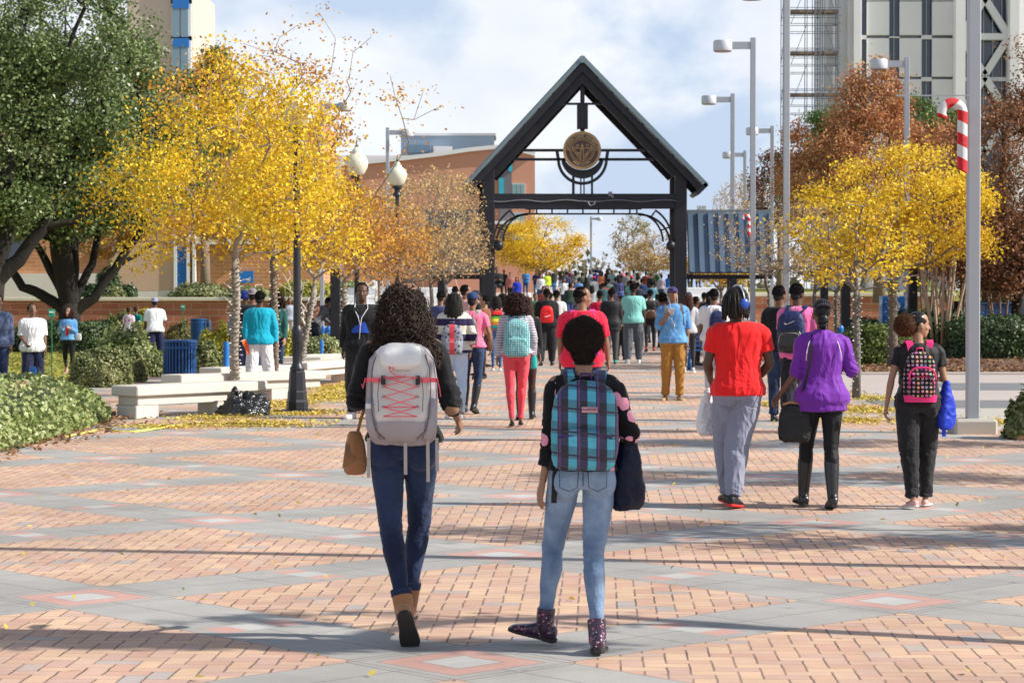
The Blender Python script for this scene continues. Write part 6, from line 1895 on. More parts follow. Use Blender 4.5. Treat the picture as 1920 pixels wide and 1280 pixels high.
# ---- backpacks.  All sizes in figure space
def backpack(F, label, mats, w=.29, hgt=.44, d=.15, z1=1.40, xo=0.0, yo=-.115, pocket=True, straps=True, group=None, extra=None, tilt=4, pocket_f=.55, zipf=1.0, name='backpack', e=3.2):
    """mats: main, pocket, strap, trim"""
    M0, Mp, Ms, Mt = mats
    TT = F.T @ Matrix.Translation((xo, yo, z1)) @ Matrix.Rotation(R(tilt), 4, 'X')
    ax, ay = TT.to_3x3() @ Vector((1, 0, 0)), TT.to_3x3() @ Vector((0, 1, 0))
    base = F.M @ (TT @ Vector((0, -d / 2, -hgt)))
    t = thing(name, label, 'backpack' if name == 'backpack' else 'bag', base, group)
    def sec(z, fx, fy, y=0): return (TT @ Vector((0, -d / 2 * 1.0 + y, -z)), w / 2 * fx, d / 2 * fy, ax, ay, e)
    mb = FM(F)
    mb.loft([sec(-.0, .25, .25, .03), sec(.012, .52, .5, .02), sec(.04, .76, .72, .01), sec(.09, .92, .86), sec(.18, 1, .95), sec(hgt * .6, 1.03, 1.04), sec(hgt * .85, 1.0, 1.08), sec(hgt * .95, .93, 1.0), sec(hgt * .99, .78, .8), sec(hgt, .5, .5)], 28)
    main = link_mesh('main_compartment', remesh(mb, 'main_compartment', .009 * F.k, 2, base, (.006, 9, 1, 1, rnd.random() * 9)), M0, t)
    if pocket:
        mb = FM(F); pz = hgt * (1 - pocket_f) + .01; ph = hgt * pocket_f - .03
        def ps(z, fx, fy): return (TT @ Vector((0, -d * 1.0 - .012, -(pz + z))), w / 2 * .86 * fx, .042 * fy, ax, ay, e)
        mb.loft([ps(0, .5, .4), ps(.015, .82, .8), ps(.05, .96, 1), ps(ph * .7, 1, 1.15), ps(ph * .93, .92, 1), ps(ph, .6, .5)], 24)
        po = link_mesh('front_pocket', remesh(mb, 'front_pocket', .008 * F.k, 2, base, (.004, 9, 1, 1, rnd.random() * 9)), Mp, t)
        mb = FM(F); zz = []
        for i in range(25):
            a = PI * (-.02 + 1.04 * i / 24); cx = math.copysign(abs(math.cos(a)) ** .5, math.cos(a))
            zz.append(TT @ Vector((cx * w / 2 * .80, -d - .036 - .012 * math.sin(a), -(pz + .035 + (1 - abs(math.sin(a)) ** .6) * ph * .55 * zipf))))
        mb.tube(zz, .0045, 6); mb.part('zip', Mt, t, smooth=True)
    mb = FM(F); mb.tube([TT @ Vector((-.03, -.02, -.01)), TT @ Vector((-.025, -.025, .035)), TT @ Vector((.025, -.025, .035)), TT @ Vector((.03, -.02, -.01))], .008, 6)
    mb.part('top_handle', Mt, t, smooth=True)
    if straps:
        sw = abs(F.sh[1].x - F.sh[-1].x) / 2
        T4 = F.T
        for s in (-1, 1):
            mb = FM(F); g = .012
            pts = [T4 @ Vector((xo + s * w * .22, yo - .0, z1 - .03)), T4 @ Vector((s * sw * .56, -.085, 1.462)), T4 @ Vector((s * sw * .60, -.02, 1.484)), T4 @ Vector((s * sw * .62, .05, 1.462)), T4 @ Vector((s * sw * .66, .105, 1.40)), T4 @ Vector((s * sw * .74, .128, 1.30)),
                   T4 @ Vector((s * sw * .86, .115, 1.18)), T4 @ Vector((s * sw * .98, .03, 1.10)), T4 @ Vector((s * min(sw * .95, w / 2), -.09, z1 - hgt + .06))]
            # ribbon
            sm = []
            for i in range(len(pts) - 1):
                for q in range(3): sm.append(pts[i].lerp(pts[i + 1], q / 3))
            sm.append(pts[-1]); vs = []; fs = []
            for i, p in enumerate(sm):
                wd = .030 if i < 15 else .014
                ax_ = F.R3 @ Vector((1, 0, 0)); tt = (sm[min(len(sm) - 1, i + 1)] - sm[max(0, i - 1)]).normalized(); ax_ = (ax_ - tt * ax_.dot(tt)).normalized(); nn = tt.cross(ax_).normalized() * (.007 if i < 15 else .003)
                for a_, b_ in ((-1, -1), (1, -1), (1, 1), (-1, 1)): vs.append(p + ax_ * (wd * a_) + nn * b_)
            for i in range(len(sm) - 1):
                for j in range(4): fs.append((i * 4 + j, i * 4 + (j + 1) % 4, i * 4 + 4 + (j + 1) % 4, i * 4 + 4 + j))
            fs += [(0, 1, 2, 3), tuple(len(vs) - 4 + j for j in (3, 2, 1, 0))]
            mb.add(vs, fs); mb.part('strap', Ms, t, smooth='auto')
    F.pack = TT
    return t, TT
def ribbon(F, pts, wd, th, side, name, mat, parent):
    mb = FM(F); vs = []; fs = []
    for i, p in enumerate(pts):
        tt = (Vector(pts[min(len(pts) - 1, i + 1)]) - Vector(pts[max(0, i - 1)])).normalized(); a = Vector(side); a = (a - tt * a.dot(tt)).normalized(); nn = tt.cross(a).normalized() * th / 2
        for x, y in ((-1, -1), (1, -1), (1, 1), (-1, 1)): vs.append(Vector(p) + a * (wd / 2 * x) + nn * y)
    n = len(pts)
    for i in range(n - 1):
        for j in range(4): fs.append((i * 4 + j, i * 4 + (j + 1) % 4, i * 4 + 4 + (j + 1) % 4, i * 4 + 4 + j))
    fs += [(0, 1, 2, 3), tuple(n * 4 - 4 + j for j in (3, 2, 1, 0))]
    mb.add(vs, fs)
    return mb.part(name, mat, parent, smooth='auto')
def bag(F, label, mat, c, size, axis_x=(1, 0, 0), name='handbag', cat='bag', e=3, top=.8, bot=1.0, disp=.006, droop=None):
    """soft bag hanging; c = top centre (figure space), size=(w,d,h)"""
    c = Vector(c); ax = Vector(axis_x).normalized(); ay = Vector((0, 0, 1)).cross(ax)
    w, d, h = size
    base = F.M @ (c - Vector((0, 0, h)))
    t = thing(name, label, cat, base)
    mb = FM(F)
    mb.loft([(c, w / 2 * top * .7, d / 2 * .3, ax, ay, e), (c - Vector((0, 0, h * .04)), w / 2 * top, d / 2 * .5, ax, ay, e), (c - Vector((0, 0, h * .3)), w / 2 * (top + bot) / 2, d / 2 * .85, ax, ay, e), (c - Vector((0, 0, h * .7)), w / 2 * bot, d / 2, ax, ay, e), (c - Vector((0, 0, h * .93)), w / 2 * bot * .95, d / 2 * .9, ax, ay, e), (c - Vector((0, 0, h)), w / 2 * bot * .7, d / 2 * .6, ax, ay, e)], 24)
    me = remesh(mb, 'body', .009 * F.k, 2, base, (disp, 8, 1, 1, rnd.random() * 9))
    link_mesh('body', me, mat, t)
    return t
# ================================================================= people: the ones in the photograph
def pat(name, fn, rough=.85, fold=.35, spec=.2, fs=9):
    n = N(name); o = n.obj(); sp = n.new('SeparateXYZ'); n.l.new(o, sp.inputs[0])
    c = fn(n, o, sp.outputs[0], sp.outputs[1], sp.outputs[2])
    n.bsdf(c, rough, 0, spec, n.noise(o, fs, 3), fold, .04, .1); MATS[name] = n.m
    return n.m
def stripes(n, x, period, duty, off=0.0):
    return n.math('LESS_THAN', n.math('FLOORED_MODULO', n.math('ADD', x, off), period), period * duty)
def voro(n, vec, scale, out='Distance', rnd_=1.0):
    v = n.new('TexVoronoi'); v.inputs['Scale'].default_value = scale; v.inputs['Randomness'].default_value = rnd_; n.l.new(vec, v.inputs['Vector']); return v.outputs[out]
def plaid(n, o, x, y, z):
    z = n.math('ADD', z, n.math('MULTIPLY', x, .10))
    a = stripes(n, x, .088, .44, .515); b = stripes(n, z, .105, .45, .52); a2 = stripes(n, x, .088, .10, .47); b2 = stripes(n, z, .105, .08, .04 + .525)
    c = n.mix(a, (.018, .016, .028), (.02, .15, .24))
    c = n.mix(n.math('MULTIPLY', a, b), c, (.07, .42, .56))
    c = n.mix(n.math('MULTIPLY', b, n.math('SUBTRACT', 1.0, a)), c, (.03, .035, .09))
    c = n.mix(n.math('MULTIPLY', n.math('SUBTRACT', 1.0, b), a), c, (.05, .22, .30))
    c = n.mix(a2, c, (.12, .05, .20)); c = n.mix(b2, c, (.035, .018, .05))
    return c
M_plaid = pat('plaid_fabric', plaid, .55, .5, .5)
def dots(n, o, x, y, z):
    cb = n.new('CombineXYZ'); n.set(cb.inputs[0], x); n.set(cb.inputs[1], 0.0); n.set(cb.inputs[2], z)
    d = voro(n, cb.outputs[0], 44, 'Distance', 0.0)
    return n.mix(n.math('LESS_THAN', d, .30), (.03, .28, .31), (.62, .74, .74))
M_dots = pat('teal_polka_dot', dots)
def multidots(n, o, x, y, z):
    cb = n.new('CombineXYZ'); n.set(cb.inputs[0], x); n.set(cb.inputs[2], z)
    d = voro(n, cb.outputs[0], 30, 'Distance', .15); c = voro(n, cb.outputs[0], 30, 'Color', .15)
    c = n.mix(.35, n.mix(1.0, c, (.9, .5, .55), 'MULTIPLY'), (.5, .25, .3))
    return n.mix(n.math('LESS_THAN', d, .33), (.01, .01, .012), c)
M_multi = pat('multicolour_dot_fabric', multidots)
def floral(n, o, x, y, z):
    d = voro(n, o, 11.5, 'Distance', .9); w = n.noise(o, 45, 3)
    dd = n.math('ADD', d, n.math('MULTIPLY', w, .22))
    rose = n.mix(w, (.75, .22, .36), (.88, .46, .58))
    far = n.math('GREATER_THAN', n.math('ABSOLUTE', x), .125)
    return n.mix(n.math('MULTIPLY', far, n.math('LESS_THAN', dd, .47)), (.008, .008, .010), rose)
M_floral = pat('black_floral_knit', floral)
def bootfl(n, o, x, y, z):
    d = voro(n, o, 38, 'Distance', 1.0); w = n.noise(o, 90, 2); dd = n.math('ADD', d, n.math('MULTIPLY', w, .55)); d2 = voro(n, o, 47, 'Distance', 1.0)
    c = n.mix(n.math('LESS_THAN', dd, .50), (.030, .010, .035), (.45, .12, .18)); return n.mix(n.math('LESS_THAN', d2, .16), c, (.55, .5, .45))
M_bootfl = pat('dark_floral_leather', bootfl, .3, .2, .6)
def hstr(a, b, per, duty=.5):
    def f(n, o, x, y, z): return n.mix(stripes(n, z, per, duty), a, b)
    return f
M_thin = pat('grey_thin_stripe', hstr((.55, .52, .56), (.26, .23, .31), .032))
M_wide = pat('navy_cream_stripe', hstr((.62, .58, .50), (.025, .018, .07), .21, .45))
def jean(dark, light, name, sc=3.0):
    def f(n, o, x, y, z):
        w = n.noise(o, sc, 4, .6); k = n.noise(o, 11, 3)
        g = n.math('ABSOLUTE', n.math('SUBTRACT', z, .47)); kn = n.ramp(g, [(0, (1, 1, 1)), (.10, (0, 0, 0))])
        base = n.ramp(n.math('ADD', n.math('MULTIPLY', w, .8), n.math('MULTIPLY', k, .2)), [(.36, dark), (.66, light)])
        return base
    return pat(name, f, .8, .55, .25, 14)
M_lightjean = jean((.09, .155, .28), (.33, .45, .62), 'washed_light_denim')
M_darkjean = jean((.008, .014, .042), (.028, .055, .13), 'dark_indigo_denim')
M_blackjean = jean((.008, .008, .010), (.024, .025, .028), 'black_denim')
M_chambray = jean((.06, .21, .48), (.17, .39, .66), 'blue_chambray', 6)
blk = cloth((.010, .010, .012), .85, .3, name='black_knit'); blk2 = cloth((.014, .014, .017), .6, .35, name='black_cotton')
M_black_lea = pbr('black_leather', (.010, .010, .012), .34, .2, 6, .3, 60, spec=.6)
M_legging = cloth((.007, .007, .009), .6, .2, name='black_legging')
red_tee = cloth((.78, .016, .018), .85, .45, name='bright_red_cotton', var=.06)
grey_sweat = cloth((.24, .25, .33), .9, .6, name='grey_sweat_fleece')
purple_j = cloth((.165, .022, .34), .65, .35, name='purple_track_jersey', spec=.25)
white_m = pbr('white_rubber', (.75, .74, .73), .6, .05, 5, 0)
rub = pbr('dark_rubber', (.03, .027, .025), .8, .1, 5, 0)
tan_suede = pbr('tan_suede', (.34, .16, .065), .9, .15, 20, .3, 90, sheen=.3)

def put(px, Y, z=0.0): return at(px, Y, z)

# --- P1 : curly hair, white backpack
F = figure(1.645, 'f', put(757, 11.16), 0, ((.30, -.05, -1), (-.35, .9, .35)), ((.30, -.05, -1), (.12, .85, -.42)),
           ((-.06, -.10, -1), (-.19, -.34, -1), (-.12, .60, -.78)), ((-.04, .34, -1), (-.14, .02, -1), (.05, 1, 0)), (1, 0), (-4, -3, 3), hipw=1.0)
p = person('woman with a mass of dark curls, black cardigan, navy jeans and tan ankle boots', F, SK3,
           (blk, 1.55, .93, .45, dict(name='cardigan', flare=.01)), (M_darkjean, 'skinny', .93, 'jeans'), ('boot', tan_suede, rub),
           ('curly', hairmat((.034, .022, .016), .5), [((-.01, -.02, .125), (.096, .110, .096), 2.4), ((0, -.055, .02), (.134, .108, .11), 3.2), ((.01, -.06, -.08), (.142, .09, .08), 2.6), ((.07, -.06, -.12), (.11, .08, .085), 1.6)], 8200, .010, .0024, .07, 3, 3), .0085)
for s in (-1, 1):       # tan elbow patches
    mb = FM(F); d = (F.el[s] - F.sh[s]).normalized(); d2 = (F.wr[s] - F.el[s]).normalized(); o_ = (d - d2).normalized()
    mb.ell(F.el[s] + d2 * .03 + o_ * .018 - d * .005, (.050, .056, .064), 16, 10); mb.part('elbow_patch', tan_suede if s < 0 else pbr('tan_patch', (.36, .20, .12), .8), p, smooth=True)
for s in (-1, 1):       # turned-up jeans
    mb = FM(F); sd_ = (F.an[s] - F.kn[s]).normalized(); a = F.kn[s] + (F.an[s] - F.kn[s]) * .70
    mb.tube([a, a + sd_ * .034], [.054, .053], 16); mb.part('cuff', M_darkjean, p, smooth='auto')
wp = pbr('white_pack_nylon', (.66, .64, .62), .55, .10, 5, .35, 10, bd=.02, spec=.4); gp_ = pbr('grey_pack_nylon', (.36, .33, .36), .6, .12, 5, .3, 12, bd=.02)
coral = pbr('coral_cord', (.85, .12, .16), .6, .1, 8, 0)
strapm = pbr('grey_webbing', (.42, .39, .37), .8, .1, 20, .2, 200)
t, TT = backpack(F, 'large white and grey backpack laced with coral cord on the curly haired woman', (gp_, wp, strapm, gp_), .345, .51, .16, 1.435, .0, -.105, pocket=False, tilt=3, name='backpack', e=3.0)
bk = lambda x, y, z: TT @ Vector((x, y, -z))
def pk(z, fx, dep, e=2.8, ww=.345, x=0): return (bk(x, -.16 - dep / 2 + .01, z), ww / 2 * fx, dep / 2, F.R3 @ Vector((1, 0, 0)), F.R3 @ Vector((0, 1, 0)), e)
mb = FM(F); mb.loft([pk(.0, .35, .02), pk(.015, .60, .05), pk(.05, .75, .07), pk(.14, .80, .085), pk(.26, .80, .10), pk(.36, .78, .115), pk(.43, .70, .10), pk(.465, .50, .06), pk(.475, .3, .03)], 28)
link_mesh('front_panel', remesh(mb, 'front_panel', .008, 2, t.location, (.007, 10, 1, 1, 3)), wp, t)
mb = FM(F); mb.loft([pk(.0, .30, .02, 2.5), pk(.012, .52, .06, 2.5), pk(.05, .62, .10, 2.5), pk(.10, .60, .12, 2.5), pk(.13, .45, .10, 2.5)], 24)
link_mesh('top_flap', remesh(mb, 'top_flap', .007, 2, t.location), pbr('bright_white_nylon', (.78, .77, .75), .5, .06, 5, .2, 12, bd=.02), t)
for s in (-1, 1):
    mb = FM(F); mb.loft([pk(.27, .12, .05, 2.4, x=s * .148), pk(.30, .17, .08, 2.4, x=s * .150), pk(.42, .19, .10, 2.4, x=s * .142), pk(.475, .12, .06, 2.4, x=s * .125)], 18)
    link_mesh('side_pocket', remesh(mb, 'side_pocket', .007, 2, t.location), gp_, t)
lz = [.16, .205, .255, .305, .35]
mb = FM(F)
for i in range(4):
    for s in (-1, 1):
        a, b2 = bk(s * .085, -.262 - .02 * i * .5, lz[i]), bk(-s * .085, -.266 - .02 * (i + 1) * .5, lz[i + 1])
        mid = (a + b2) / 2 + Vector((0, -.006, 0)); mb.tube([a, mid, b2], .0025, 6)
    mb.tube([bk(-.085, -.262 - .01 * i, lz[i]), bk(.085, -.262 - .01 * i, lz[i])], .0030, 6) if i in (0, 3) else None
mb.tube([bk(.085, -.268 - .04, lz[4]), bk(-.085, -.268 - .04, lz[4])], .003, 6)
mb.tube([bk(-.06, -.25, .10), bk(-.05, -.27, .13), bk(-.02, -.27, .155), bk(.03, -.27, .15), bk(-.01, -.27, .17), bk(-.06, -.27, .16)], .0030, 6)
mb.tube([bk(-.055, -.24, .07), bk(-.06, -.25, .11), bk(-.035, -.26, .12), bk(-.03, -.24, .06)], .003, 6)
mb.part('lacing', coral, t, smooth=True)
for s in (-1, 1):
    ribbon(F, [bk(s * .085, -.252, .175), bk(s * .14, -.235, .175), bk(s * .178, -.18, .18)], .022, .004, (0, 0, 1), 'side_strap', coral, t)
    ribbon(F, [bk(s * .178, -.185, .17), bk(s * .19, -.19, .22), bk(s * .195, -.185, .26 if s > 0 else .20)], .024, .004, (0, 1, 0), 'side_strap', coral, t)
    mb = FM(F); mb.box(bk(s * .085, -.258, .175), (.022, .012, .045)); mb.part('buckle', pbr('dark_buckle', (.02, .02, .025), .5, 0, 1, 0), t)
mb = FM(F); mb.box(bk(-.158, -.232, .305), (.030, .006, .024)); mb.part('reflective_tab', white_m, t)
dkz = pbr('dark_seam', (.11, .10, .11), .6, .1, 5, 0)
def pline(P_, r_=.0028, m=None, nm='seam'):
    mb = FM(F); mb.tube([bk(*q) for q in P_], r_, 6); mb.part(nm, m or dkz, t, smooth=True)
for s in (-1, 1):
    pline([(s * .120, -.215, .05), (s * .141, -.222, .12), (s * .147, -.236, .22), (s * .143, -.245, .33), (s * .125, -.245, .42), (s * .08, -.232, .47)])
    pline([(s * .10, -.14, .015), (s * .158, -.15, .08), (s * .172, -.158, .2), (s * .176, -.162, .32)], .0035, gp_)
    pline([(s * .105, -.255, .165), (s * .112, -.262, .24), (s * .108, -.266, .33)], .0022, dkz)
    for z in lz[:-1]: pline([(s * .078, -.258, z - .004), (s * .092, -.258, z + .004)], .005, gp_, 'lace_loop')
pline([(-.085, -.225, .105), (-.04, -.242, .125), (.04, -.242, .125), (.085, -.225, .105)], .003, dkz, 'zip')
pline([(-.075, -.20, .02), (-.03, -.222, .035), (.03, -.222, .035), (.075, -.20, .02)], .003, dkz, 'zip')
mb = FM(F); mb.loft([pk(.385, .74, .125), pk(.43, .72, .12), pk(.47, .56, .085), pk(.49, .40, .05)], 26); mb.part('base_panel', gp_, t, smooth='auto')
for x, L_ in ((-.165, .17), (.02, .15), (.13, .19), (.175, .14)):
    ribbon(F, [bk(x, -.20 + abs(x) * .3, .47), bk(x, -.19 + abs(x) * .3, .52), bk(x * 1.01, -.185 + abs(x) * .3, .50 + L_)], .017, .003, (1, 0, 0), 'loose_strap', strapm, t)
# fringed tan shoulder bag at her left hip
b_ = bag(F, 'small tan suede shoulder bag swinging at the left hip of the curly haired woman', tan_suede, (-.245, -.03, .985), (.10, .085, .22), (.8, .5, 0), top=.7, bot=1.2, name='shoulder_bag', disp=.004)
ribbon(F, [Vector((-.235, -.01, .97)), Vector((-.215, -.02, 1.05)), Vector((-.19, .0, 1.12))], .016, .004, (1, 0, 0), 'strap', tan_suede, b_)
mb = FM(F)
for i in range(9):
    x = -.285 + i * .006; mb.tube([(x, -.075, .93 - i * .01), (x - .012, -.085, .85), (x - .018, -.085, .80 + i * .004)], .0035, 4)
mb.part('fringe', tan_suede, b_, smooth=True)

# --- P2 : afro, plaid backpack
F = figure(1.51, 'f', put(1092, 10.9), 0, ((.06, .0, -1), (.20, .06, -1), (-.9, .3, 0), .30), ((.32, -.05, -1), (-.35, .85, .25)),
           ((.16, .36, -1), (.10, .10, -1), (.93, .30, .20)), ((-.08, -.10, -1), (.04, -.24, -1), (.08, 1, -.08)), (1, 1), (6, -4, -2), hipw=1.08)
p = person('woman with a black afro, black top with pink roses and washed blue jeans', F, SK4,
           (M_floral, 1.62, .95, .45, dict(name='floral_top', flare=.01)), (M_lightjean, 'skinny', .93, 'jeans'), ('boot', M_bootfl, rub),
           ('afro', hairmat((.020, .013, .010), .8), .098, 26000), .0085)
mb = FM(F); a = F.nb; n_ = hpt(F, (0, -.012, .0))
mb.tube([n_ + Vector((math.cos(i * PI / 12) * .053, math.sin(i * PI / 12) * .053, 0.006)) for i in range(25)], .008, 6, up=(0, 0, 1)); mb.part('choker', M_black_lea, p, smooth=True)
mb = FM(F)      # back pockets
for s in (-1, 1):
    q = [Vector((s * .025, -.142, .955)), Vector((s * .128, -.128, .955)), Vector((s * .125, -.150, .865)), Vector((s * .075, -.160, .845)), Vector((s * .03, -.155, .865)), Vector((s * .025, -.142, .955))]
    mb.tube(q, .0022, 5)
mb.tube([(0, -.140, .985), (0, -.142, .93), (0, -.135, .87)], .002, 5); mb.part('pocket_seam', M_darkjean, p, smooth=True)
for s in (-1, 1):       # cuffs of the sleeves
    if s < 0:
        mb = FM(F); d = (F.wr[s] - F.el[s]).normalized(); a = F.el[s] + d * .143; mb.tube([a, a + d * .024], [.046, .047], 14); mb.part('sleeve_cuff', blk, p, smooth='auto')
t, TT = backpack(F, 'turquoise, purple and black plaid backpack on the woman with the afro', (M_plaid, M_plaid, M_plaid, pbr('purple_zip', (.06, .015, .12), .5)), .35, .475, .15, 1.435, .005, -.10, pocket_f=.50, tilt=3, zipf=.12)
mb = FM(F); mb.box(TT @ Vector((.02, -.183, -.145)), (.085, .006, .028), Matrix.Rotation(R(4), 3, 'X')); lab_ = mb.part('label_patch', pbr('patch_pink', (.60, .32, .36), .7, .1, 5, 0), t)
me_ = text_part('JANSPORT', F.M @ (TT @ Vector((.02, -.190, -.143))), .0165, face_cam, None, t, .0008); link_mesh('lettering', me_, pbr('patch_letter', (.05, .03, .12), .6, 0, 1, 0), t)
ribbon(F, [TT @ Vector((-.145, -.02, -.44)), TT @ Vector((-.155, -.03, -.52)), TT @ Vector((-.158, -.04, -.66))], .030, .006, (1, 0, 0), 'loose_strap', pbr('black_webbing', (.012, .012, .014), .8), t)
b_ = bag(F, 'dark navy leather tote under the right arm of the woman with the afro', pbr('navy_leather', (.006, .009, .028), .38, .2, 5, .5, 9, bd=.04, spec=.15), (.245, .02, 1.13), (.15, .13, .40), (.75, .66, 0), top=.55, bot=1.35, name='tote_bag', disp=.008)
ribbon(F, [Vector((.215, .05, 1.10)), Vector((.205, .06, 1.22)), Vector((.19, .09, 1.32))], .016, .006, (1, 0, 0), 'strap', M_black_lea, b_)
mb = FM(F); mb.ell((.222, -.02, 1.11), (.010, .006, .016), 8, 6); mb.ell((.225, -.02, 1.065), (.008, .006, .010), 8, 6); mb.part('buckle', pbr('brass', (.7, .5, .25), .25, .1, 5, 0, metal=.9), b_, smooth=True)

# --- P3 : red shirt, headphones
F = figure(1.70, 'm', put(1384, 18.3), 0, ((.24, .0, -1), (-.15, .75, -.55), None, .9), ((.28, -.02, -1), (-.42, .60, -.60), None, .8),
           ((.0, .34, -1), (-.06, .08, -1), (.2, 1, .1)), ((-.24, -.08, -1), (-.10, -.26, -1), (.40, .9, -.12)), (0, 0), (65, -2, 0), fat=1.08)
p = person('man in a bright red T-shirt and grey sweatpants wearing headphones', F, SK1,
           (red_tee, .62, .885, .35, dict(flare=.02)), (grey_sweat, 'loose', .96, 'sweatpants'), ('sneaker', pbr('black_sneaker', (.012, .012, .014), .5), pbr('red_rubber', (.62, .02, .02), .5, .1, 5, 0)),
           ('dreads', hairmat((.012, .009, .008), .5)), .009)
hp = thing('headphones', 'blue and silver headphones on the man in the bright red T-shirt', 'headphones', F.M @ hpt(F, (0, 0, .1)))
mb = FM(F); mb.tube([hpt(F, (math.cos(R(a)) * .108, .0, .115 + math.sin(R(a)) * .131)) for a in range(-4, 185, 12)], .011, 8, flat=(1.4, .6)); mb.part('headband', pbr('silver_plastic', (.45, .5, .6), .3, .1, 5, 0, metal=.4), hp, smooth=True)
for s in (-1, 1):
    mb = FM(F); mb.ell(hpt(F, (s * .105, 0, .10)), (.024, .044, .048), 16, 10, F.Hr); mb.part('ear_cup', pbr('blue_plastic', (.02, .07, .35), .3), hp, smooth=True)
plast = N('white_plastic_bag'); o_ = plast.obj(); b0 = plast.bsdf((.80, .80, .82), .35, 0, .5, plast.noise(o_, 11, 4), 1.0, .05); b0.inputs['Transmission Weight'].default_value = .1; plast = plast.m
w = F.wr[-1] + (F.wr[-1] - F.el[-1]).normalized() * .09
b_ = bag(F, 'white plastic carrier bag hanging from the left hand of the man in red', plast, w - Vector((.03, .03, .03)), (.15, .10, .36), (.9, .4, 0), top=.30, bot=1.15, name='carrier_bag', disp=.02)
mb = FM(F); mb.box(w + Vector((-.035, -.072, -.20)), (.045, .004, .05), Matrix.Rotation(.6, 3, 'Y')); mb.part('print', pbr('blue_print', (.03, .12, .5), .5, 0, 1, 0), b_)

# --- P4 : purple jacket
F = figure(1.59, 'f', put(1541, 18.25), 0, ((.16, .0, -1), (.62, .25, -.85), (-.5, .2, 0), .6), ((.34, -.02, -1), (-.25, .95, .15)),
           ((.08, .22, -1), (.05, .02, -1), (.20, 1, .05)), ((-.03, -.12, -1), (.0, -.26, -1), (-.02, 1, -.15)), (1, 0), (0, 0, 0), fat=1.12)
p = person('woman with braided black hair in a purple track jacket, black leggings and tall black boots', F, SK2,
           (purple_j, 1.15, .80, 1.1, dict(flare=.05, collar=.035, name='jacket')), (M_legging, 'skinny', .95, 'leggings'), ('tall_boot', M_black_lea, rub), ('braids', hairmat((.012, .011, .013), .4)), .009)
for s in (-1, 1):
    mb = FM(F); pts_ = [F.T @ Vector((s * .085, -.078, 1.44)), F.T @ Vector((s * .125, -.118, 1.38)), F.T @ Vector((s * .145, -.135, 1.30)), F.T @ Vector((s * .150, -.137, 1.23))]
    mb.tube(pts_, .004, 6); mb.part('piping', white_m, p, smooth=True)
b_ = bag(F, 'black quilted shoulder bag at the left hip of the woman in purple', pbr('black_quilt', (.012, .012, .013), .5, .2, 30, .8, 28, bd=.02), (-.235, -.03, .86), (.26, .12, .33), (.95, -.15, 0), top=.85, bot=1.1, name='shoulder_bag', disp=.010)
ribbon(F, [Vector((-.20, -.07, .86)), Vector((-.16, -.145, 1.05)), Vector((-.12, -.150, 1.22)), Vector((-.10, -.125, 1.36)), Vector((-.09, -.08, 1.455)), Vector((-.085, -.0, 1.475))], .022, .005, (1, 0, 0), 'strap', pbr('black_webbing', (.012, .012, .014), .8), b_)
mb = FM(F); mb.tube([(-.34, -.06, .855), (-.28, -.07, .875), (-.20, -.07, .865)], .012, 6); mb.part('rim', pbr('tan_rim', (.4, .2, .1), .5), b_, smooth=True)

# --- P5 : black T-shirt, pink backpack
F = figure(1.51, 'f', put(1722, 18.3), 0, ((.28, .0, -1), (.16, .12, -1), None, .6), ((.24, -.02, -1), (-.05, .95, -.05)),
           ((.0, -.14, -1), (-.05, -.26, -1), (.45, .8, -.1)), ((.0, .20, -1), (-.02, .0, -1), (.45, .9, 0)), (0, 0), (72, 0, 0), fat=1.14, hipw=1.05)
p = person('woman in a black T-shirt and black jeans with a brown puff of hair', F, SK4,
           (blk2, .55, .96, .35, dict(name='shirt')), (M_blackjean, 'straight', .96, 'jeans'), ('flat', pbr('pink_canvas', (.72, .38, .36), .8), white_m),
           ('puff', hairmat((.010, .009, .010), .25), hairmat((.085, .030, .012), .6), (-.02, -.125, .105), .092), .009)
pinkm = pbr('hot_pink_nylon', (.80, .03, .20), .55, .1, 5, .2, 30)
t, TT = backpack(F, 'black backpack with coloured dots and hot pink trim on the woman in black', (M_multi, M_multi, pinkm, pinkm), .285, .43, .12, 1.385, -.01, -.105, pocket_f=.62)
mb = FM(F); mb.loft([(TT @ Vector((0, -.09, -.385)), .150, .085, Vector((1, 0, 0)), Vector((0, 1, 0)), 3.4), (TT @ Vector((0, -.09, -.445)), .140, .078, Vector((1, 0, 0)), Vector((0, 1, 0)), 3.4)], 24); mb.part('base_panel', pinkm, t, smooth='auto')
mb = FM(F); mb.tube([TT @ Vector((math.copysign(abs(math.cos(PI * i / 20)) ** .7, math.cos(PI * i / 20)) * .120, -.180, -.235 + math.sin(PI * i / 20) ** .7 * .11 - .0)) for i in range(21)] , .0085, 7); mb.part('piping', pinkm, t, smooth=True)
ribbon(F, [TT @ Vector((-.055, -.01, -.02)), TT @ Vector((-.06, .055, .06)), F.T @ Vector((-.10, -.02, 1.475))], .045, .010, (1, .2, 0), 'shoulder_pad', pinkm, t)
ribbon(F, [TT @ Vector((.055, -.01, -.02)), TT @ Vector((.06, .055, .06)), F.T @ Vector((.10, -.02, 1.475))], .045, .010, (1, -.2, 0), 'shoulder_pad', pinkm, t)
blu = pbr('royal_blue_nylon', (.01, .04, .50), .5, .15, 6, .4, 12, bd=.03)
w = F.el[1]
b_ = bag(F, 'royal blue drawstring bag hanging from the right arm of the woman in black', blu, w + Vector((.02, -.02, -.02)), (.15, .12, .43), (.8, .5, 0), top=.25, bot=1.15, name='drawstring_bag', disp=.012)
ribbon(F, [w + Vector((.0, -.04, -.3)), w + Vector((-.01, -.05, -.42)), w + Vector((-.01, -.05, -.52))], .035, .006, (1, 0, 0), 'loose_strap', blu, b_)

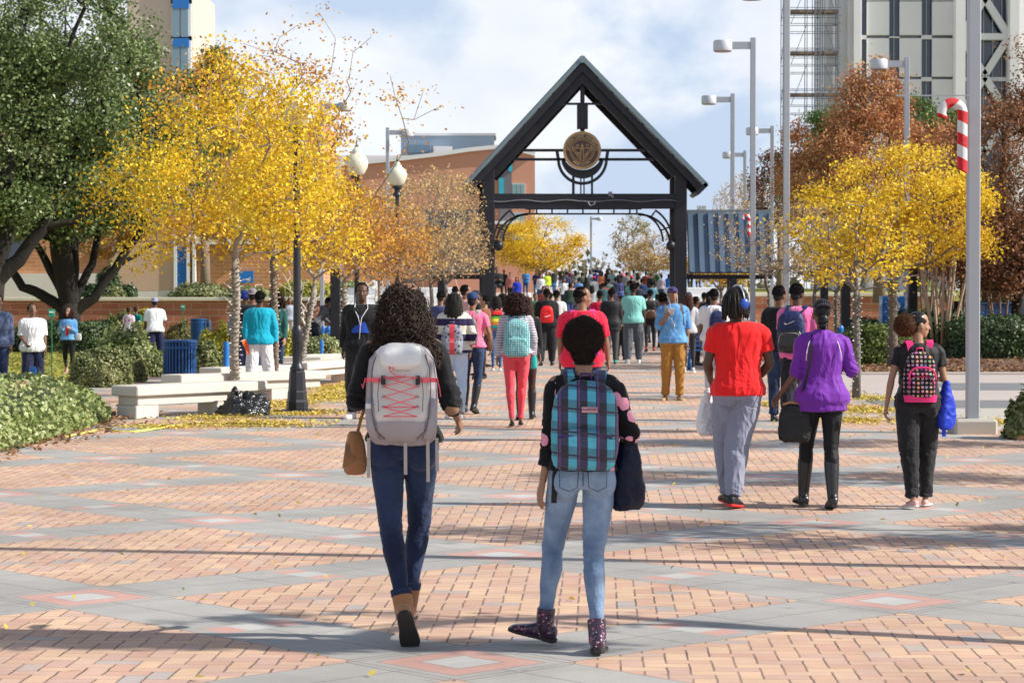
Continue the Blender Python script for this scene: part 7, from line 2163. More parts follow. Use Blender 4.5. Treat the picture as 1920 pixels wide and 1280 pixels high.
# --- P6/P7 pair behind
F = figure(1.76, 'm', put(1495, 28.4), -14, ((.1, .0, -1), (.05, .4, -1)), ((.2, 0, -1), (.05, .4, -1)), ((.02, -.14, -1), (.02, -.30, -1), (.1, 1, -.25)), ((.02, .22, -1), (.0, .02, -1), (.1, 1, 0)), (2, 0), (30, 0, 0), fat=1.02)
person('man in a pink polo shirt walking behind the woman in purple', F, SK1, (cloth((.80, .16, .40), .85, .35, name='pink_pique'), .75, .84, .45, dict(collar=.02)), (cloth((.015, .015, .02), .8, .5, name='dark_trouser'), 'loose', .97), ('sneaker', M_black_lea, rub), ('shorttex', hairmat()), .013)
navyp = pbr('navy_nylon', (.012, .022, .09), .55, .15, 6, .3, 14, bd=.02)
t, TT = backpack(F, 'navy backpack with a black pocket and white swoosh on the man in pink', (navyp, M_black_lea, navyp, strapm), .33, .50, .18, 1.42, -.05, -.13, pocket_f=.58)
mb = FM(F); mb.tube([TT @ Vector((-.075, -.188, -.135)), TT @ Vector((-.055, -.194, -.155)), TT @ Vector((-.01, -.194, -.142)), TT @ Vector((.06, -.188, -.108))], [.003, .010, .006, .001], 6, flat=(1, .5)); mb.part('swoosh', white_m, t, smooth=True)
F = figure(1.76, 'm', put(1463, 31), -20, ARM_HANG, ARM_HANG, LEG_ST, ((0, .2, -1), (0, -.1, -1), (.1, 1, 0)), (0, 0), (35, 0, 0))
person('man in dark clothes with short black hair just left of the pink polo shirt', F, SK2, (blk, 1.9, .88, .8), (M_darkjean, 'straight', .97, 'jeans'), ('sneaker', M_black_lea, rub), ('shorttex', hairmat()), .014)

# --- P8 chambray shirt man facing us
F = figure(1.77, 'm', put(1262, 37.2), 183, ((.16, -.05, -1), (.0, .22, -1), None, .7), ((.18, .18, -1), (-.40, .62, .55), (0, -.2, 1), 1.1), ((.03, .05, -1), (.0, -.02, -1), (.25, 1, 0)), ((.03, -.05, -1), (.03, -.1, -1), (.45, 1, 0)), (0, 0), (-4, -16, 0), fat=1.08)
p = person('man in a blue denim shirt, purple cap and tan trousers looking at his phone', F, SK3, (M_chambray, 1.05, .87, .7, dict(collar=.03, flare=.05)), (cloth((.36, .17, .035), .85, .5, name='tan_twill'), 'straight', .97), ('loafer', pbr('tan_leather', (.42, .26, .14), .6), pbr('tan_sole', (.5, .35, .2), .7)),
           ('cap', cloth((.045, .025, .14), .7, .1, name='purple_cap')), .011, face=True)
mb = FM(F); mb.tube([hpt(F, (-.07, .03, .09)), F.T @ Vector((-.05, .13, 1.38)), F.T @ Vector((.0, .15, 1.12)), F.T @ Vector((.04, .17, 1.25)), F.wr[1]], .003, 5); mb.tube([hpt(F, (.07, .03, .09)), F.T @ Vector((.05, .13, 1.38)), F.T @ Vector((.0, .15, 1.12))], .003, 5)
mb.top('earphones', white_m, 'white earphone cord hanging down the front of the blue denim shirt', 'earphones', F.M @ F.T @ Vector((0, .15, 1.1)), smooth=True)
hpz = F.wr[1] + (F.wr[1] - F.el[1]).normalized() * .10
mb = FM(F); mb.box(hpz + Vector((-.02, .02, .02)), (.07, .012, .13), Matrix.Rotation(R(-40), 3, 'X'), .003); mb.top('phone', pbr('phone_case', (.5, .5, .52), .3), 'pale phone held up by the man in the blue denim shirt', 'phone', F.M @ hpz)
t, TT = backpack(F, 'grey backpack whose straps cross the blue denim shirt', (pbr('grey_canvas', (.16, .15, .13), .85), pbr('grey_canvas', (.16, .15, .13), .85), pbr('grey_canvas_strap', (.13, .11, .09), .85), strapm), .28, .42, .13, 1.40)

# --- P9 coral trousers
F = figure(1.66, 'f', put(968, 29.7), 2, ((.22, .0, -1), (.12, .1, -1), None, .6), ((.24, .0, -1), (.02, .35, -1)), ((-.02, -.08, -1), (-.05, -.22, -1), (.05, 1, -.15)), ((-.02, .12, -1), (-.05, -.02, -1), (.1, 1, 0)), (0, 0), (0, 0, 0), fat=1.06, hipw=1.05)
person('woman with thick dark curls, grey striped sweater and coral pink trousers', F, SK3, (M_thin, 1.95, .93, .8, dict(name='sweater')), (cloth((.72, .075, .10), .85, .35, name='coral_denim'), 'skinny', .96), ('flat', M_black_lea, rub),
       ('curly', hairmat((.030, .012, .010), .45), [((0, -.02, .13), (.125, .125, .11), 2), ((0, -.035, .03), (.15, .115, .09), 2)], 1100, .014, .006, .06), .012)
backpack(F, 'teal polka dot backpack on the woman with coral trousers', (M_dots, M_dots, pbr('teal_webbing', (.06, .32, .34), .8), pbr('teal_webbing', (.06, .32, .34), .8)), .34, .50, .15, 1.40)
b_ = bag(F, 'small turquoise bag beside the right hip of the woman in coral trousers', pbr('turquoise_bag', (.02, .42, .38), .5), (.235, .06, .93), (.08, .10, .20), (0, 1, 0), name='handbag')
F = figure(1.62, 'f', put(986, 31.4), 0, legL=((0, -.1, -1), (0, -.3, -1), (.1, 1, -.2)), legR=((0, .2, -1), (0, 0, -1), (.1, 1, 0)))
person('person in brown leggings and black boots walking hidden just ahead of the coral trousers', F, SK3, (blk, 1.9, .9, .5), (cloth((.05, .02, .02), .8, .3, name='brown_legging'), 'skinny', .95), ('tall_boot', M_black_lea, rub), ('long', hairmat((.03, .015, .01))), .016)

# --- P10 red T-shirt man hidden behind the afro
F = figure(1.73, 'm', put(1092, 26.8), -6, ((.22, .02, -1), (.05, .25, -1)), ((.28, -.02, -1), (.12, .15, -1), None, .6), LEG_ST, ((0, .2, -1), (0, -.05, -1), (.1, 1, 0)), (2, 0), (62, 0, 0), fat=1.22)
person('man with close cropped hair in a loose red T-shirt, mostly hidden behind the afro', F, SK3, (cloth((.75, .02, .06), .85, .4, name='crimson_cotton'), .85, .82, 1.2), (M_darkjean, 'loose', .97, 'jeans'), ('sneaker', white_m, white_m), ('shorttex', hairmat(), -.002), .012)
backpack(F, 'pink and purple backpack on the man in the loose red T-shirt', (pbr('magenta_nylon', (.62, .05, .30), .6), pbr('purple_nylon', (.25, .05, .35), .6), pbr('magenta_nylon', (.62, .05, .30), .6), strapm), .33, .44, .18, 1.38, .05, -.14)

# --- mid-distance walkers
F = figure(1.80, 'm', put(1025, 56), 0, ARM_HANG, ARM_HANG, ((.1, -.08, -1), (0, -.2, -1), (.1, 1, -.1)), ((.08, .12, -1), (0, 0, -1), (.1, 1, 0)), fat=1.28)
person('broad man in a black hoodie and black trousers walking away towards the gate', F, SK1, (blk, 1.95, .86, 1.2, dict(hood=1, name='hoodie')), (blk2, 'baggy', .97), ('sneaker', M_black_lea, rub), ('shorttex', hairmat()), .018)
t, TT = backpack(F, 'bright red drawstring sack on the back of the man in the black hoodie', (pbr('red_nylon', (.75, .015, .02), .5, .1, 6, .4, 12, bd=.02),) * 2 + (pbr('black_webbing', (.012, .012, .014), .8), pbr('black_webbing', (.012, .012, .014), .8)), .30, .40, .12, 1.36, pocket=False, name='backpack')
mb = FM(F); mb.tube([TT @ Vector((-.05, -.137, -.24)), TT @ Vector((-.03, -.14, -.26)), TT @ Vector((.08, -.135, -.215))], [.004, .012, .002], 6); mb.part('swoosh', white_m, t, smooth=True)
F = figure(1.80, 'm', put(1146, 57), 2, ARM_HANG, ARM_HANG, ((.0, -.05, -1), (0, -.2, -1), (.1, 1, -.1)), ((.03, .15, -1), (0, 0, -1), (.1, 1, 0)), fat=1.1)
person('man in a long black suit jacket and grey trousers with teal shoes', F, SK2, (blk2, 1.95, .76, .9, dict(name='jacket')), (cloth((.06, .06, .065), .8, .4, name='charcoal_wool'), 'straight', .97), ('sneaker', pbr('teal_shoe', (.0, .3, .28), .5), rub), ('shorttex', hairmat()), .018)
F = figure(1.74, 'm', put(1164, 61), 0, fat=1.1)
person('person in a pale yellow green shirt between black suit and mint T-shirt', F, SK2, (cloth((.68, .78, .28), .8, .4, name='lime_cotton'), .8, .86, .8), (blk2, 'straight', .97), ('sneaker', M_black_lea, rub), ('cap', cloth((.03, .06, .2), .7, .1, name='navy_cap'), None, True), .018)
F = figure(1.95, 'm', put(1187, 58), -3, ((.06, .0, -1), (.05, .35, -1)), ((.2, 0, -1), (.05, .2, -1)), ((.05, -.08, -1), (.02, -.12, -1), (.15, 1, 0)), ((.10, .12, -1), (0, .0, -1), (.2, 1, 0)), fat=1.12)
person('tall man in a mint green T-shirt and loose grey trousers walking away', F, SK1, (cloth((.24, .60, .54), .85, .5, name='mint_cotton'), .9, .86, 1.2), (cloth((.10, .11, .13), .85, .6, name='slate_sweat'), 'baggy', .98), ('sneaker', white_m, white_m), ('shorttex', hairmat()), .018)
F = figure(1.80, 'm', put(1219, 70), 0, ((.18, 0, -1), (.1, .1, -1)), ((.18, 0, -1), (.1, .1, -1)), ((.06, -.1, -1), (.0, -.3, -1), (.1, 1, -.3)), ((.06, .12, -1), (0, .0, -1), (.1, 1, 0)), fat=1.05)
person('man in a black jacket with white stripes and rust coloured shoes walking away', F, SK2, (blk2, 1.95, .9, .8, dict(name='jacket')), (blk2, 'slim', .96), ('sneaker', pbr('rust_shoe', (.3, .06, .04), .6), rub), ('shorttex', hairmat()), .02)
backpack(F, 'black backpack with white strips on the man in the striped black jacket', (blk2, pbr('rusty_print', (.12, .05, .03), .7), white_m, white_m), .33, .50, .16, 1.42)
F = figure(1.64, 'f', put(931, 52), 4, ((.15, 0, -1), (.05, .2, -1)), ((.15, 0, -1), (.05, .2, -1)), legL=((0, -.05, -1), (0, -.12, -1), (.1, 1, 0)))
person('woman with straight black hair and blue jeans in front of the left gate post', F, SK3, (cloth((.35, .18, .25), .85, .3, name='mauve_cotton'), .7, .92, .5), (jean((.02, .06, .16), (.06, .16, .34), 'mid_denim'), 'skinny', .95, 'jeans'), ('flat', white_m, white_m), ('long', hairmat(), .16, .09), .018)
def rasta(n, o, x, y, z):
    q = n.math('MULTIPLY_ADD', z, 2.4, .02)
    return n.ramp(q, [(0, (.04, .35, .35)), (.12, (.04, .35, .35)), (.2, (.75, .22, .02)), (.36, (.70, .60, .03)), (.52, (.16, .45, .06)), (.66, (.03, .03, .03)), (.76, (.7, .02, .02)), (.9, (.6, .05, .04)), (1, (.04, .2, .12))], 'CONSTANT')
M_rasta = pat('rainbow_stripe', rasta)
backpack(F, 'rainbow striped backpack in front of the left gate post', (M_rasta, M_rasta, pbr('red_webbing', (.6, .03, .03), .8), strapm), .30, .42, .14, 1.40)
# P16 pink shirt with vest
F = figure(1.66, 'f', put(886, 33), -8, ((.08, 0, -1), (.1, .3, -1)), ((.34, -.05, -1), (.0, .45, -.85), None, .6), ((.04, .05, -1), (.04, .0, -1), (.1, 1, 0)), ((.0, -.05, -1), (-.12, -.28, -1), (.2, 1, -.3)), (1, 0), (10, 0, 0), fat=1.06)
person('woman in a pink T-shirt, navy cap, navy jeans and tall black boots', F, SK3, (cloth((.82, .18, .32), .85, .35, name='rose_cotton'), .65, .93, .5), (M_darkjean, 'skinny', .95, 'jeans'), ('tall_boot', M_black_lea, rub), ('cap', cloth((.012, .035, .12), .7, .1, name='denim_cap')), .012)
backpack(F, 'brown and grey rucksack on the woman in the pink T-shirt', (pbr('taupe_leather', (.15, .11, .11), .5, .3, 5, .4, 10, bd=.02), pbr('taupe_leather', (.15, .11, .11), .5), strapm, strapm), .32, .42, .14, 1.40, -.06)
b_ = bag(F, 'small brown satchel at the right side of the woman in the pink T-shirt', pbr('brown_leather', (.10, .045, .03), .5), (.25, .05, 1.12), (.12, .08, .24), (.8, .5, 0), name='satchel')
# P17 long hair, striped sweater
F = figure(1.68, 'f', put(851, 31.6), 0, ARM_HANG, ((.34, 0, -1), (-.1, .4, -.9)), LEG_ST, ((.05, -.1, -1), (.0, -.15, -1), (.1, 1, 0)), fat=1.15, hipw=1.05)
person('woman with long wavy black hair, wide navy and cream stripes and pale jeans', F, SK3, (M_wide, 1.5, .90, 1.3, dict(name='sweater', flare=.06)), (jean((.35, .48, .66), (.55, .66, .80), 'pale_denim'), 'slim', .96, 'jeans'), ('flat', white_m, white_m), ('long', hairmat((.014, .012, .012)), .34, .11, 320, .012), .012)
def camo(n, o, x, y, z):
    d = voro(n, o, 20, 'Distance'); c = n.mix(n.math('LESS_THAN', d, .35), (.25, .27, .33), (.03, .03, .05)); return n.mix(n.math('LESS_THAN', n.math('ABSOLUTE', n.math('ADD', x, .0)), .035), c, (.55, .06, .08))
backpack(F, 'silver patterned backpack with a red stripe under long wavy hair', (pat('silver_pattern', camo, .4), MATS['silver_pattern'], strapm, strapm), .30, .42, .13, 1.30, -.02)
# P18 dark sweatshirt man facing us
F = figure(1.80, 'm', put(679, 31.7), 176, ((.14, .0, -1), (.08, .2, -1)), ((.14, .0, -1), (.08, .2, -1)), ((.06, -.04, -1), (.03, -.06, -1), (.3, 1, 0)), ((.06, .1, -1), (.03, .0, -1), (.3, 1, 0)), (0, 0), (-6, 0, 0), fat=1.22)
p = person('man in a black sweatshirt with a blue print facing us beside the second lamp post', F, SK1, (blk, 1.95, .84, 1.0, dict(name='sweatshirt')), (blk2, 'loose', .97), ('sneaker', white_m, white_m), ('shorttex', hairmat()), .012, face=True)
mb = FM(F); vs = []; fs = []; n_ = 14
for i in range(n_ + 1):
    a = R(38 + 104 * i / n_)
    for z in (1.10, 1.32): vs.append(F.T @ Vector((math.cos(a) * (.205 if z > 1.2 else .195), math.sin(a) * .172 - .0, z)))
for i in range(n_): fs.append((i * 2, i * 2 + 2, i * 2 + 3, i * 2 + 1))
mb.add(vs, fs); mb.part('print', pbr('blue_shirt_print', (.01, .07, .42), .7), p, smooth=True, fix=False)
mb = FM(F); mb.tube([hpt(F, (-.075, .02, .085)), F.T @ Vector((-.09, .12, 1.42)), F.T @ Vector((-.02, .19, 1.30)), F.T @ Vector((.0, .19, 1.18)), F.T @ Vector((.01, .19, 1.02))], .005, 5)
mb.tube([hpt(F, (.075, .02, .085)), F.T @ Vector((.085, .12, 1.40)), F.T @ Vector((.03, .19, 1.32)), F.T @ Vector((.0, .19, 1.20))], .005, 5)
mb.top('earphones', white_m, 'white earphone cord over the blue print of the black sweatshirt', 'earphones', F.M @ F.T @ Vector((0, .19, 1.1)), smooth=True)
# P19 turquoise sweater
F = figure(1.71, 'm', put(487, 38.2), 4, ((.20, -.12, -1), (-.1, -.05, -1), None, .7), ((.22, -.02, -1), (.06, .12, -1)), ((.12, -.12, -1), (.0, -.22, -1), (.1, 1, -.1)), ((.12, .12, -1), (.10, .0, -1), (.2, 1, 0)), (1, 0), (0, -6, 0), fat=1.08)
person('man in a turquoise sweater and white trousers holding an orange folder', F, SK1, (cloth((.005, .33, .50), .85, .4, name='turquoise_knit'), 1.95, .86, .8, dict(name='sweater')), (cloth((.70, .68, .72), .85, .55, name='white_twill'), 'loose', .98), ('sneaker', M_black_lea, white_m), ('shorttex', hairmat()), .012)
w = F.wr[-1] + Vector((0, 0, -.08))
mb = FM(F); mb.box(w + Vector((.045, -.04, .03)), (.19, .02, .25), Matrix.Rotation(R(-24), 3, 'Y') @ Matrix.Rotation(R(20), 3, 'Z')); 
t = thing('folder', 'orange folder with white pages in the left hand of the man in turquoise', 'folder', F.M @ w); mb.part('cover', pbr('orange_card', (.75, .12, .02), .5), t)
mb = FM(F); mb.box(w + Vector((.055, -.022, .045)), (.19, .012, .25), Matrix.Rotation(R(-24), 3, 'Y') @ Matrix.Rotation(R(20), 3, 'Z')); mb.part('pages', white_m, t)
F = figure(1.72, 'm', put(459, 43), 0, ((.3, 0, -1), (.1, .3, -1)), fat=1.1)
person('person in a grey top and blue beanie behind the first tree trunk', F, SK1, (cloth((.22, .23, .25), .85, .4, name='grey_cotton'), 1.9, .86, .7), (cloth((.012, .016, .06), .8, .4, name='navy_trouser'), 'loose', .97), ('sneaker', M_black_lea, rub), ('beanie', cloth((.01, .03, .22), .9, .2, name='blue_knit')), .015)
backpack(F, 'grey backpack on the person in the blue beanie', (pbr('mid_grey_nylon', (.30, .31, .32), .7), pbr('mid_grey_nylon', (.30, .31, .32), .7), pbr('black_webbing', (.012, .012, .014), .8), strapm), .30, .44, .14, 1.38)
F = figure(1.76, 'm', put(473, 41), 10, ((.15, 0, -1), (.05, .1, -1)))
person('man in a black T-shirt and grey cap between the beanie and the turquoise sweater', F, SK2, (blk2, .8, .88, .7), (M_darkjean, 'straight', .97, 'jeans'), ('sneaker', M_black_lea, rub), ('cap', cloth((.22, .20, .22), .8, .2, name='grey_cap'), None, True), .016)
F = figure(1.68, 'f', put(519, 43), 150, ARM_HANG, ARM_HANG, fat=1.05)
person('woman with curly brown hair in green, half hidden right of the turquoise sweater', F, SK4, (cloth((.02, .10, .09), .85, .3, name='deep_green_knit'), 1.9, .9, .6), (M_darkjean, 'skinny', .95, 'jeans'), ('flat', M_black_lea, rub), ('curly', hairmat((.03, .014, .01)), None, 500, .014, .008, .07), .016, face=True)
F = figure(1.74, 'm', put(590, 62), -60, ((.1, .3, -1), (.0, .8, -.5)), ((.1, .3, -1), (.0, .8, -.5)), ((0, .1, -1), (0, -.2, -1), (0, 1, 0)), ((0, .3, -1), (0, .1, -1), (0, 1, 0)), (38, 0), (0, -10, 0))
person('person bending forward with a brown rucksack behind the leaning tree', F, SK3, (cloth((.09, .10, .11), .7, .4, name='dark_stripe_knit'), 1.9, .9, .6), (cloth((.02, .025, .04), .8, .4, name='ink_trouser'), 'slim', .97), ('sneaker', M_black_lea, rub), ('shorttex', hairmat()), .018)
backpack(F, 'brown rucksack on the bending person behind the leaning tree', (pbr('russet_canvas', (.22, .10, .07), .8), pbr('russet_canvas', (.22, .10, .07), .8), pbr('black_webbing', (.012, .012, .014), .8), strapm), .32, .46, .2, 1.38)
# --- left lawn group
F = figure(1.78, 'm', put(61, 45, -.29), 200, ((.12, .0, -1), (.05, .3, -1)), ((.14, .1, -1), (-.2, .75, -.5), None, .7), ((.05, .02, -1), (0, -.05, -1), (.2, 1, 0)), ((.05, .15, -1), (0, .0, -1), (.2, 1, 0)), (2, 0), (0, -22, 0), fat=1.15)
person('man in a loose white T-shirt and navy track pants on the left lawn', F, SK2, (cloth((.72, .72, .76), .85, .6, name='white_cotton'), .95, .84, .9, dict(flare=.04)), (cloth((.012, .015, .05), .6, .5, name='navy_track'), 'loose', .97), ('sneaker', M_black_lea, rub), ('shorttex', hairmat(), .008), .013, face=True)
F = figure(1.66, 'f', put(128, 56, -.30), 178, ((.12, .0, -1), (-.3, .75, .3)), ((.14, .0, -1), (-.3, .7, .3)), ((.03, .02, -1), (0, -.05, -1), (.2, 1, 0)), ((.02, -.15, -1), (.12, -.75, -.5), (.1, .5, -1)), (0, 0), (8, -5, 0))
p = person('woman with wavy brown hair, denim jacket over red and black leggings on the left lawn', F, SK4, (M_chambray, 1.9, .93, .9, dict(name='jacket', flare=.05)), (M_legging, 'skinny', .94), ('flat', pbr('pink_shoe', (.6, .15, .17), .7), white_m), ('curly', hairmat((.035, .014, .010)), [((0, -.02, .13), (.10, .11, .10), 2), ((0, -.03, .0), (.125, .09, .11), 2)], 450, .012, .007, .06), .015, face=True)
mb = FM(F); mb.loft([(F.T @ Vector((0, .085, 1.02)), .05, .045, (1, 0, 0), (0, 1, 0)), (F.T @ Vector((0, .10, 1.2)), .055, .045, (1, 0, 0), (0, 1, 0)), (F.T @ Vector((0, .08, 1.40)), .04, .035, (1, 0, 0), (0, 1, 0))], 12); mb.part('top', red_tee, p, smooth=True)
bag(F, 'small grey handbag on the arm of the woman in the denim jacket', pbr('pale_grey_leather', (.5, .52, .54), .5), (-.27, .06, 1.10), (.16, .08, .18), name='handbag')
F = figure(1.74, 'm', put(-4, 40, -.1), 185, fat=1.1)
person('person in a slate blue sweatshirt cut off by the left edge', F, SK2, (cloth((.08, .11, .20), .85, .4, name='slate_fleece'), 1.95, .86, .9), (M_darkjean, 'straight', .97, 'jeans'), ('sneaker', M_black_lea, rub), ('shorttex', hairmat()), .016)
F = figure(1.60, 'f', put(242, 74, -.30), -20, ARM_HANG, ARM_HANG)
person('person in a pink and white patterned top behind the shrubs near the brick wall', F, SK2, (pat('pink_pattern', lambda n, o, x, y, z: n.mix(n.math('LESS_THAN', voro(n, o, 9, 'Distance'), .4), (.75, .70, .78), (.62, .14, .42))), .9, .9, 1.0), (blk2, 'slim', .95), ('flat', M_black_lea, rub), ('short', hairmat()), .018)
F = figure(1.62, 'f', put(256, 75.5, -.30), -30, ARM_HANG, ARM_HANG)
person('person in a deep teal top right beside the pink patterned top', F, SK2, (cloth((.0, .16, .15), .85, .3, name='teal_cotton'), .9, .9, .8), (blk2, 'slim', .95), ('flat', M_black_lea, rub), ('short', hairmat()), .018)
F = figure(1.86, 'm', put(291, 62, -.25), 15, ((.2, .0, -1), (.1, .1, -1)), ((.3, .3, -.9), (.1, .9, .3)), ((.1, -.1, -1), (0, -.1, -1), (.1, 1, 0)), ((.1, .1, -1), (0, -.1, -1), (.1, 1, 0)), (12, 0), (0, -10, 0), fat=1.05)
person('man in a white T-shirt and backwards purple and white cap leaning by the shrubs', F, SK1, (MATS['white_cotton'], .9, .86, .8), (MATS['navy_trouser'], 'loose', .97), ('sneaker', M_black_lea, rub), ('cap', cloth((.30, .28, .42), .8, .2, name='lilac_cap'), None, True), .016)
F = figure(1.66, 'f', put(1291, 50.5), -6, ((.2, 0, -1), (.1, .1, -1)), ((.2, 0, -1), (.1, .1, -1)), ((.0, -.1, -1), (0, -.25, -1), (.1, 1, -.2)), ((.03, .15, -1), (0, 0, -1), (.1, 1, 0)))
person('woman in a pale grey top and dark leggings half hidden behind the denim shirt', F, SK3, (cloth((.48, .48, .52), .85, .4, name='pale_grey_knit'), 1.9, .86, .9), (cloth((.03, .03, .035), .8, .3, name='dark_legging'), 'skinny', .93), ('sneaker', pbr('bw_shoe', (.4, .4, .4), .6), white_m), ('long', hairmat((.05, .02, .015))), .016)
bag(F, 'olive handbag on the right arm of the woman half hidden behind the denim shirt', pbr('olive_leather', (.14, .13, .08), .5), (.27, -.02, 1.08), (.2, .1, .2), name='handbag')
F = figure(1.75, 'm', put(1338, 40), 0, fat=1.1)
person('man in a white shirt with navy straps just left of the man in red', F, SK2, (MATS['white_cotton'], .9, .86, .8), (cloth((.5, .5, .52), .8, .4, name='light_grey_trouser'), 'straight', .97), ('sneaker', white_m, white_m), ('shorttex', hairmat()), .016)
backpack(F, 'navy backpack between the denim shirt and the man in red', (navyp, navyp, navyp, strapm), .26, .42, .13, 1.38, .05)

# ================================================================= the distant crowd
LIB = {}
lib_root = []
def lib_person(key, sex, arms, legs, seat=None, sleeve=1.9):
    F = figure(1.75, sex, Vector((0, 0, 0)), 0, arms[0], arms[1], legs[0], legs[1], seat=seat, fat=1.08)
    t = thing('person', 'x', 'person', (0, 0, 0)); skin = skinmat(SK2)
    def h_none(*a): return None
    globals()['h_none'] = h_none
    bpy.data.objects.remove(t)
    t = person('x', F, SK2, (blk2, sleeve, .88, .8), (M_darkjean, 'slim', .96), ('sneaker', M_black_lea, rub), ('none',), .019)
    LIB[key] = (t, F.dz); lib_root.append(t)
W1 = ((.03, -.18, -1), (.0, -.55, -1), (.1, 1, -.5)); W2 = ((.03, .34, -1), (.0, .04, -1), (.1, 1, .05))
HANG2 = ((.16, -.1, -1), (.05, .15, -1)); FWD = ((.14, .12, -1), (-.35, .9, .1)); SEATL = ((.15, 1, -.05), (.0, .1, -1), (.1, 1, 0))
lib_person('walk', 'm', (ARM_HANG, HANG2), (W1, W2)); lib_person('stand', 'm', (ARM_HANG, ARM_HANG), (LEG_ST, LEG_ST)); lib_person('hold', 'm', (FWD, FWD), (LEG_ST, W2))
lib_person('fwalk', 'f', (HANG2, ARM_HANG), (W2, W1)); lib_person('fstand', 'f', (ARM_HANG, FWD), (LEG_ST, LEG_ST)); lib_person('sit', 'm', (FWD, FWD), (SEATL, SEATL), .45); lib_person('tee', 'm', (HANG2, ARM_HANG), (W2, W1), None, .8)
HLIB = {}
hroot = thing('hair_library', 'x', 'x', (0, 0, 0)); lib_root.append(hroot)
for key, fn, args in (('short', 'h_shorttex', ()), ('long', 'h_long', (.26, .085, 120)), ('curly', 'h_curly', (None, 260, .016, .009, .07)), ('cap', 'h_cap', ()), ('beanie', 'h_beanie', ()), ('afro', 'h_afro', (.10, 1500))):
    F = figure(1.75, 'm', Vector((0, 0, 0)), 0); r_ = thing('hair_library', 'x', 'x', (0, 0, 0)); lib_root.append(r_)
    globals()[fn](F, r_, hairmat(), .02, *args); HLIB[key] = (r_, F.dz)
Fp = figure(1.75, 'm', Vector((0, 0, 0)), 0)
plib, _ = backpack(Fp, 'x', (blk2, blk2, blk2, strapm), .30, .45, .15, 1.40); lib_root.append(plib); Fpz = Fp.dz
def recol(o, m):
    if o.material_slots: o.material_slots[0].link = 'OBJECT'; o.material_slots[0].material = m
CG = 'students in the distant crowd beyond the gate'
def crowd(label, px, py, kind, facing, topc, botc, hair='short', skin=SK2, Y=None, h=1.74, hc=None, pack=None, packlabel=None, zoff=0.0, shoe=(.02, .02, .02)):
    if Y is None:
        base = 88
        Y = (h - 1.65 - RK * base) / ((556 - py) / FPX - RK); Y = max(90, min(200, Y)); z = ramp_z(Y)
    else: z = zoff
    loc = at(px, Y, z); k = h / 1.75
    src, dz = LIB[kind]
    c = copy_tree(src); c.location = loc; c.scale = (k, k, k); rz = {'B': 0, 'F': 180, 'R': -70, 'L': 70}[facing] + rnd.uniform(-14, 14)
    c.rotation_euler = (0, 0, R(rz)); c['label'] = label; c['group'] = CG; c['category'] = 'person'
    for ch in c.children:
        nm = ch.name.split('.')[0]
        if nm == 'body': recol(ch, skinmat(skin))
        elif nm == 'shirt': recol(ch, cloth(topc, .85, .3))
        elif nm == 'trousers': recol(ch, cloth(botc, .85, .3))
        elif nm == 'shoe': recol(ch, pbr('shoe_%d' % int(shoe[0] * 99), shoe, .6))
    hs, hz = HLIB[hair]
    for ch in hs.children:
        d = copy_tree(ch, c); d.location = (0, 0, dz - hz)
        nm = ch.name.split('.')[0]
        if nm in ('cap', 'beanie'): recol(d, cloth(hc or (.02, .02, .03), .8, .1))
        elif hc and hair not in ('cap', 'beanie'): recol(d, hairmat(hc))
    if pack:
        q = copy_tree(plib); q.scale = (k, k, k); M = Matrix.Translation(loc) @ Matrix.Rotation(R(rz), 4, 'Z') @ Matrix.Scale(k, 4)
        q.location = M @ (plib.location + Vector((0, 0, dz - Fpz))); q.rotation_euler = (0, 0, R(rz)); q['label'] = packlabel; q['group'] = 'backpacks in the distant crowd'
        pm = pbr('pack_%02x%02x%02x' % tuple(int(x * 255) for x in pack), pack, .7, .1, 5, 0)
        for ch in q.children: recol(ch, pm)
    return c
DK = (.015, .015, .018); JN = (.03, .07, .18); WH = (.7, .7, .7); GR = (.2, .2, .22)
RED = (.7, .02, .03); BLU = (.01, .08, .5)
crowd('man in a printed black T-shirt standing alone, leftmost in the gate opening', 945, 507, 'tee', 'F', DK, DK)
crowd('seated person in dark clothes beside the left gate post', 932, 523, 'sit', 'F', DK, DK, Y=101, zoff=1.62, h=1.72)
crowd('man in a bright blue hoodie seen behind the woman in royal blue', 986, 506, 'hold', 'F', (.02, .22, .62), JN)
crowd('woman with long reddish hair in a royal blue top', 969, 520, 'fstand', 'F', (.01, .04, .45), JN, 'long', SK3, hc=(.10, .03, .015))
crowd('man in a navy vest over a white shirt drinking from a cup', 1006, 508, 'hold', 'F', (.02, .02, .07), (.0, .12, .2), 'short', SK3)
crowd('person in a magenta hoodie below the man in the navy vest', 992, 525, 'sit', 'F', (.6, .02, .14), DK, 'short', zoff=.30, Y=100)
crowd('woman in a white fur trimmed hood among the seated students', 991, 541, 'fstand', 'F', (.65, .6, .55), GR, 'beanie', SK3, hc=(.7, .68, .65), Y=84)
crowd('man in a green and white hooded top', 1004, 548, 'stand', 'F', (.03, .18, .08), DK, Y=80)
crowd('woman with long brown hair in a lime green top', 1026, 510, 'fstand', 'F', (.45, .62, .03), (.4, .4, .42), 'long', SK4, hc=(.05, .02, .01))
crowd('man in a black jacket and jeans, first right of the lime green top', 1039, 505, 'stand', 'L', DK, (.03, .12, .3))
crowd('tall man in a black printed T-shirt and black cap', 1054, 501, 'tee', 'F', (.03, .03, .03), (.35, .3, .4), 'cap', h=1.84)
crowd('person in a maroon shirt and open dark jacket', 1069, 505, 'fstand', 'F', (.09, .02, .04), DK, 'short', SK3)
crowd('man in a white T-shirt with dark straps carrying a blue bag', 1058, 522, 'tee', 'F', WH, (.02, .03, .07), pack=DK, packlabel='black backpack worn by the student in white carrying a blue bag')
crowd('person in a faded blue top with back to us, small and alone', 1085, 522, 'fwalk', 'B', (.10, .22, .45), JN)
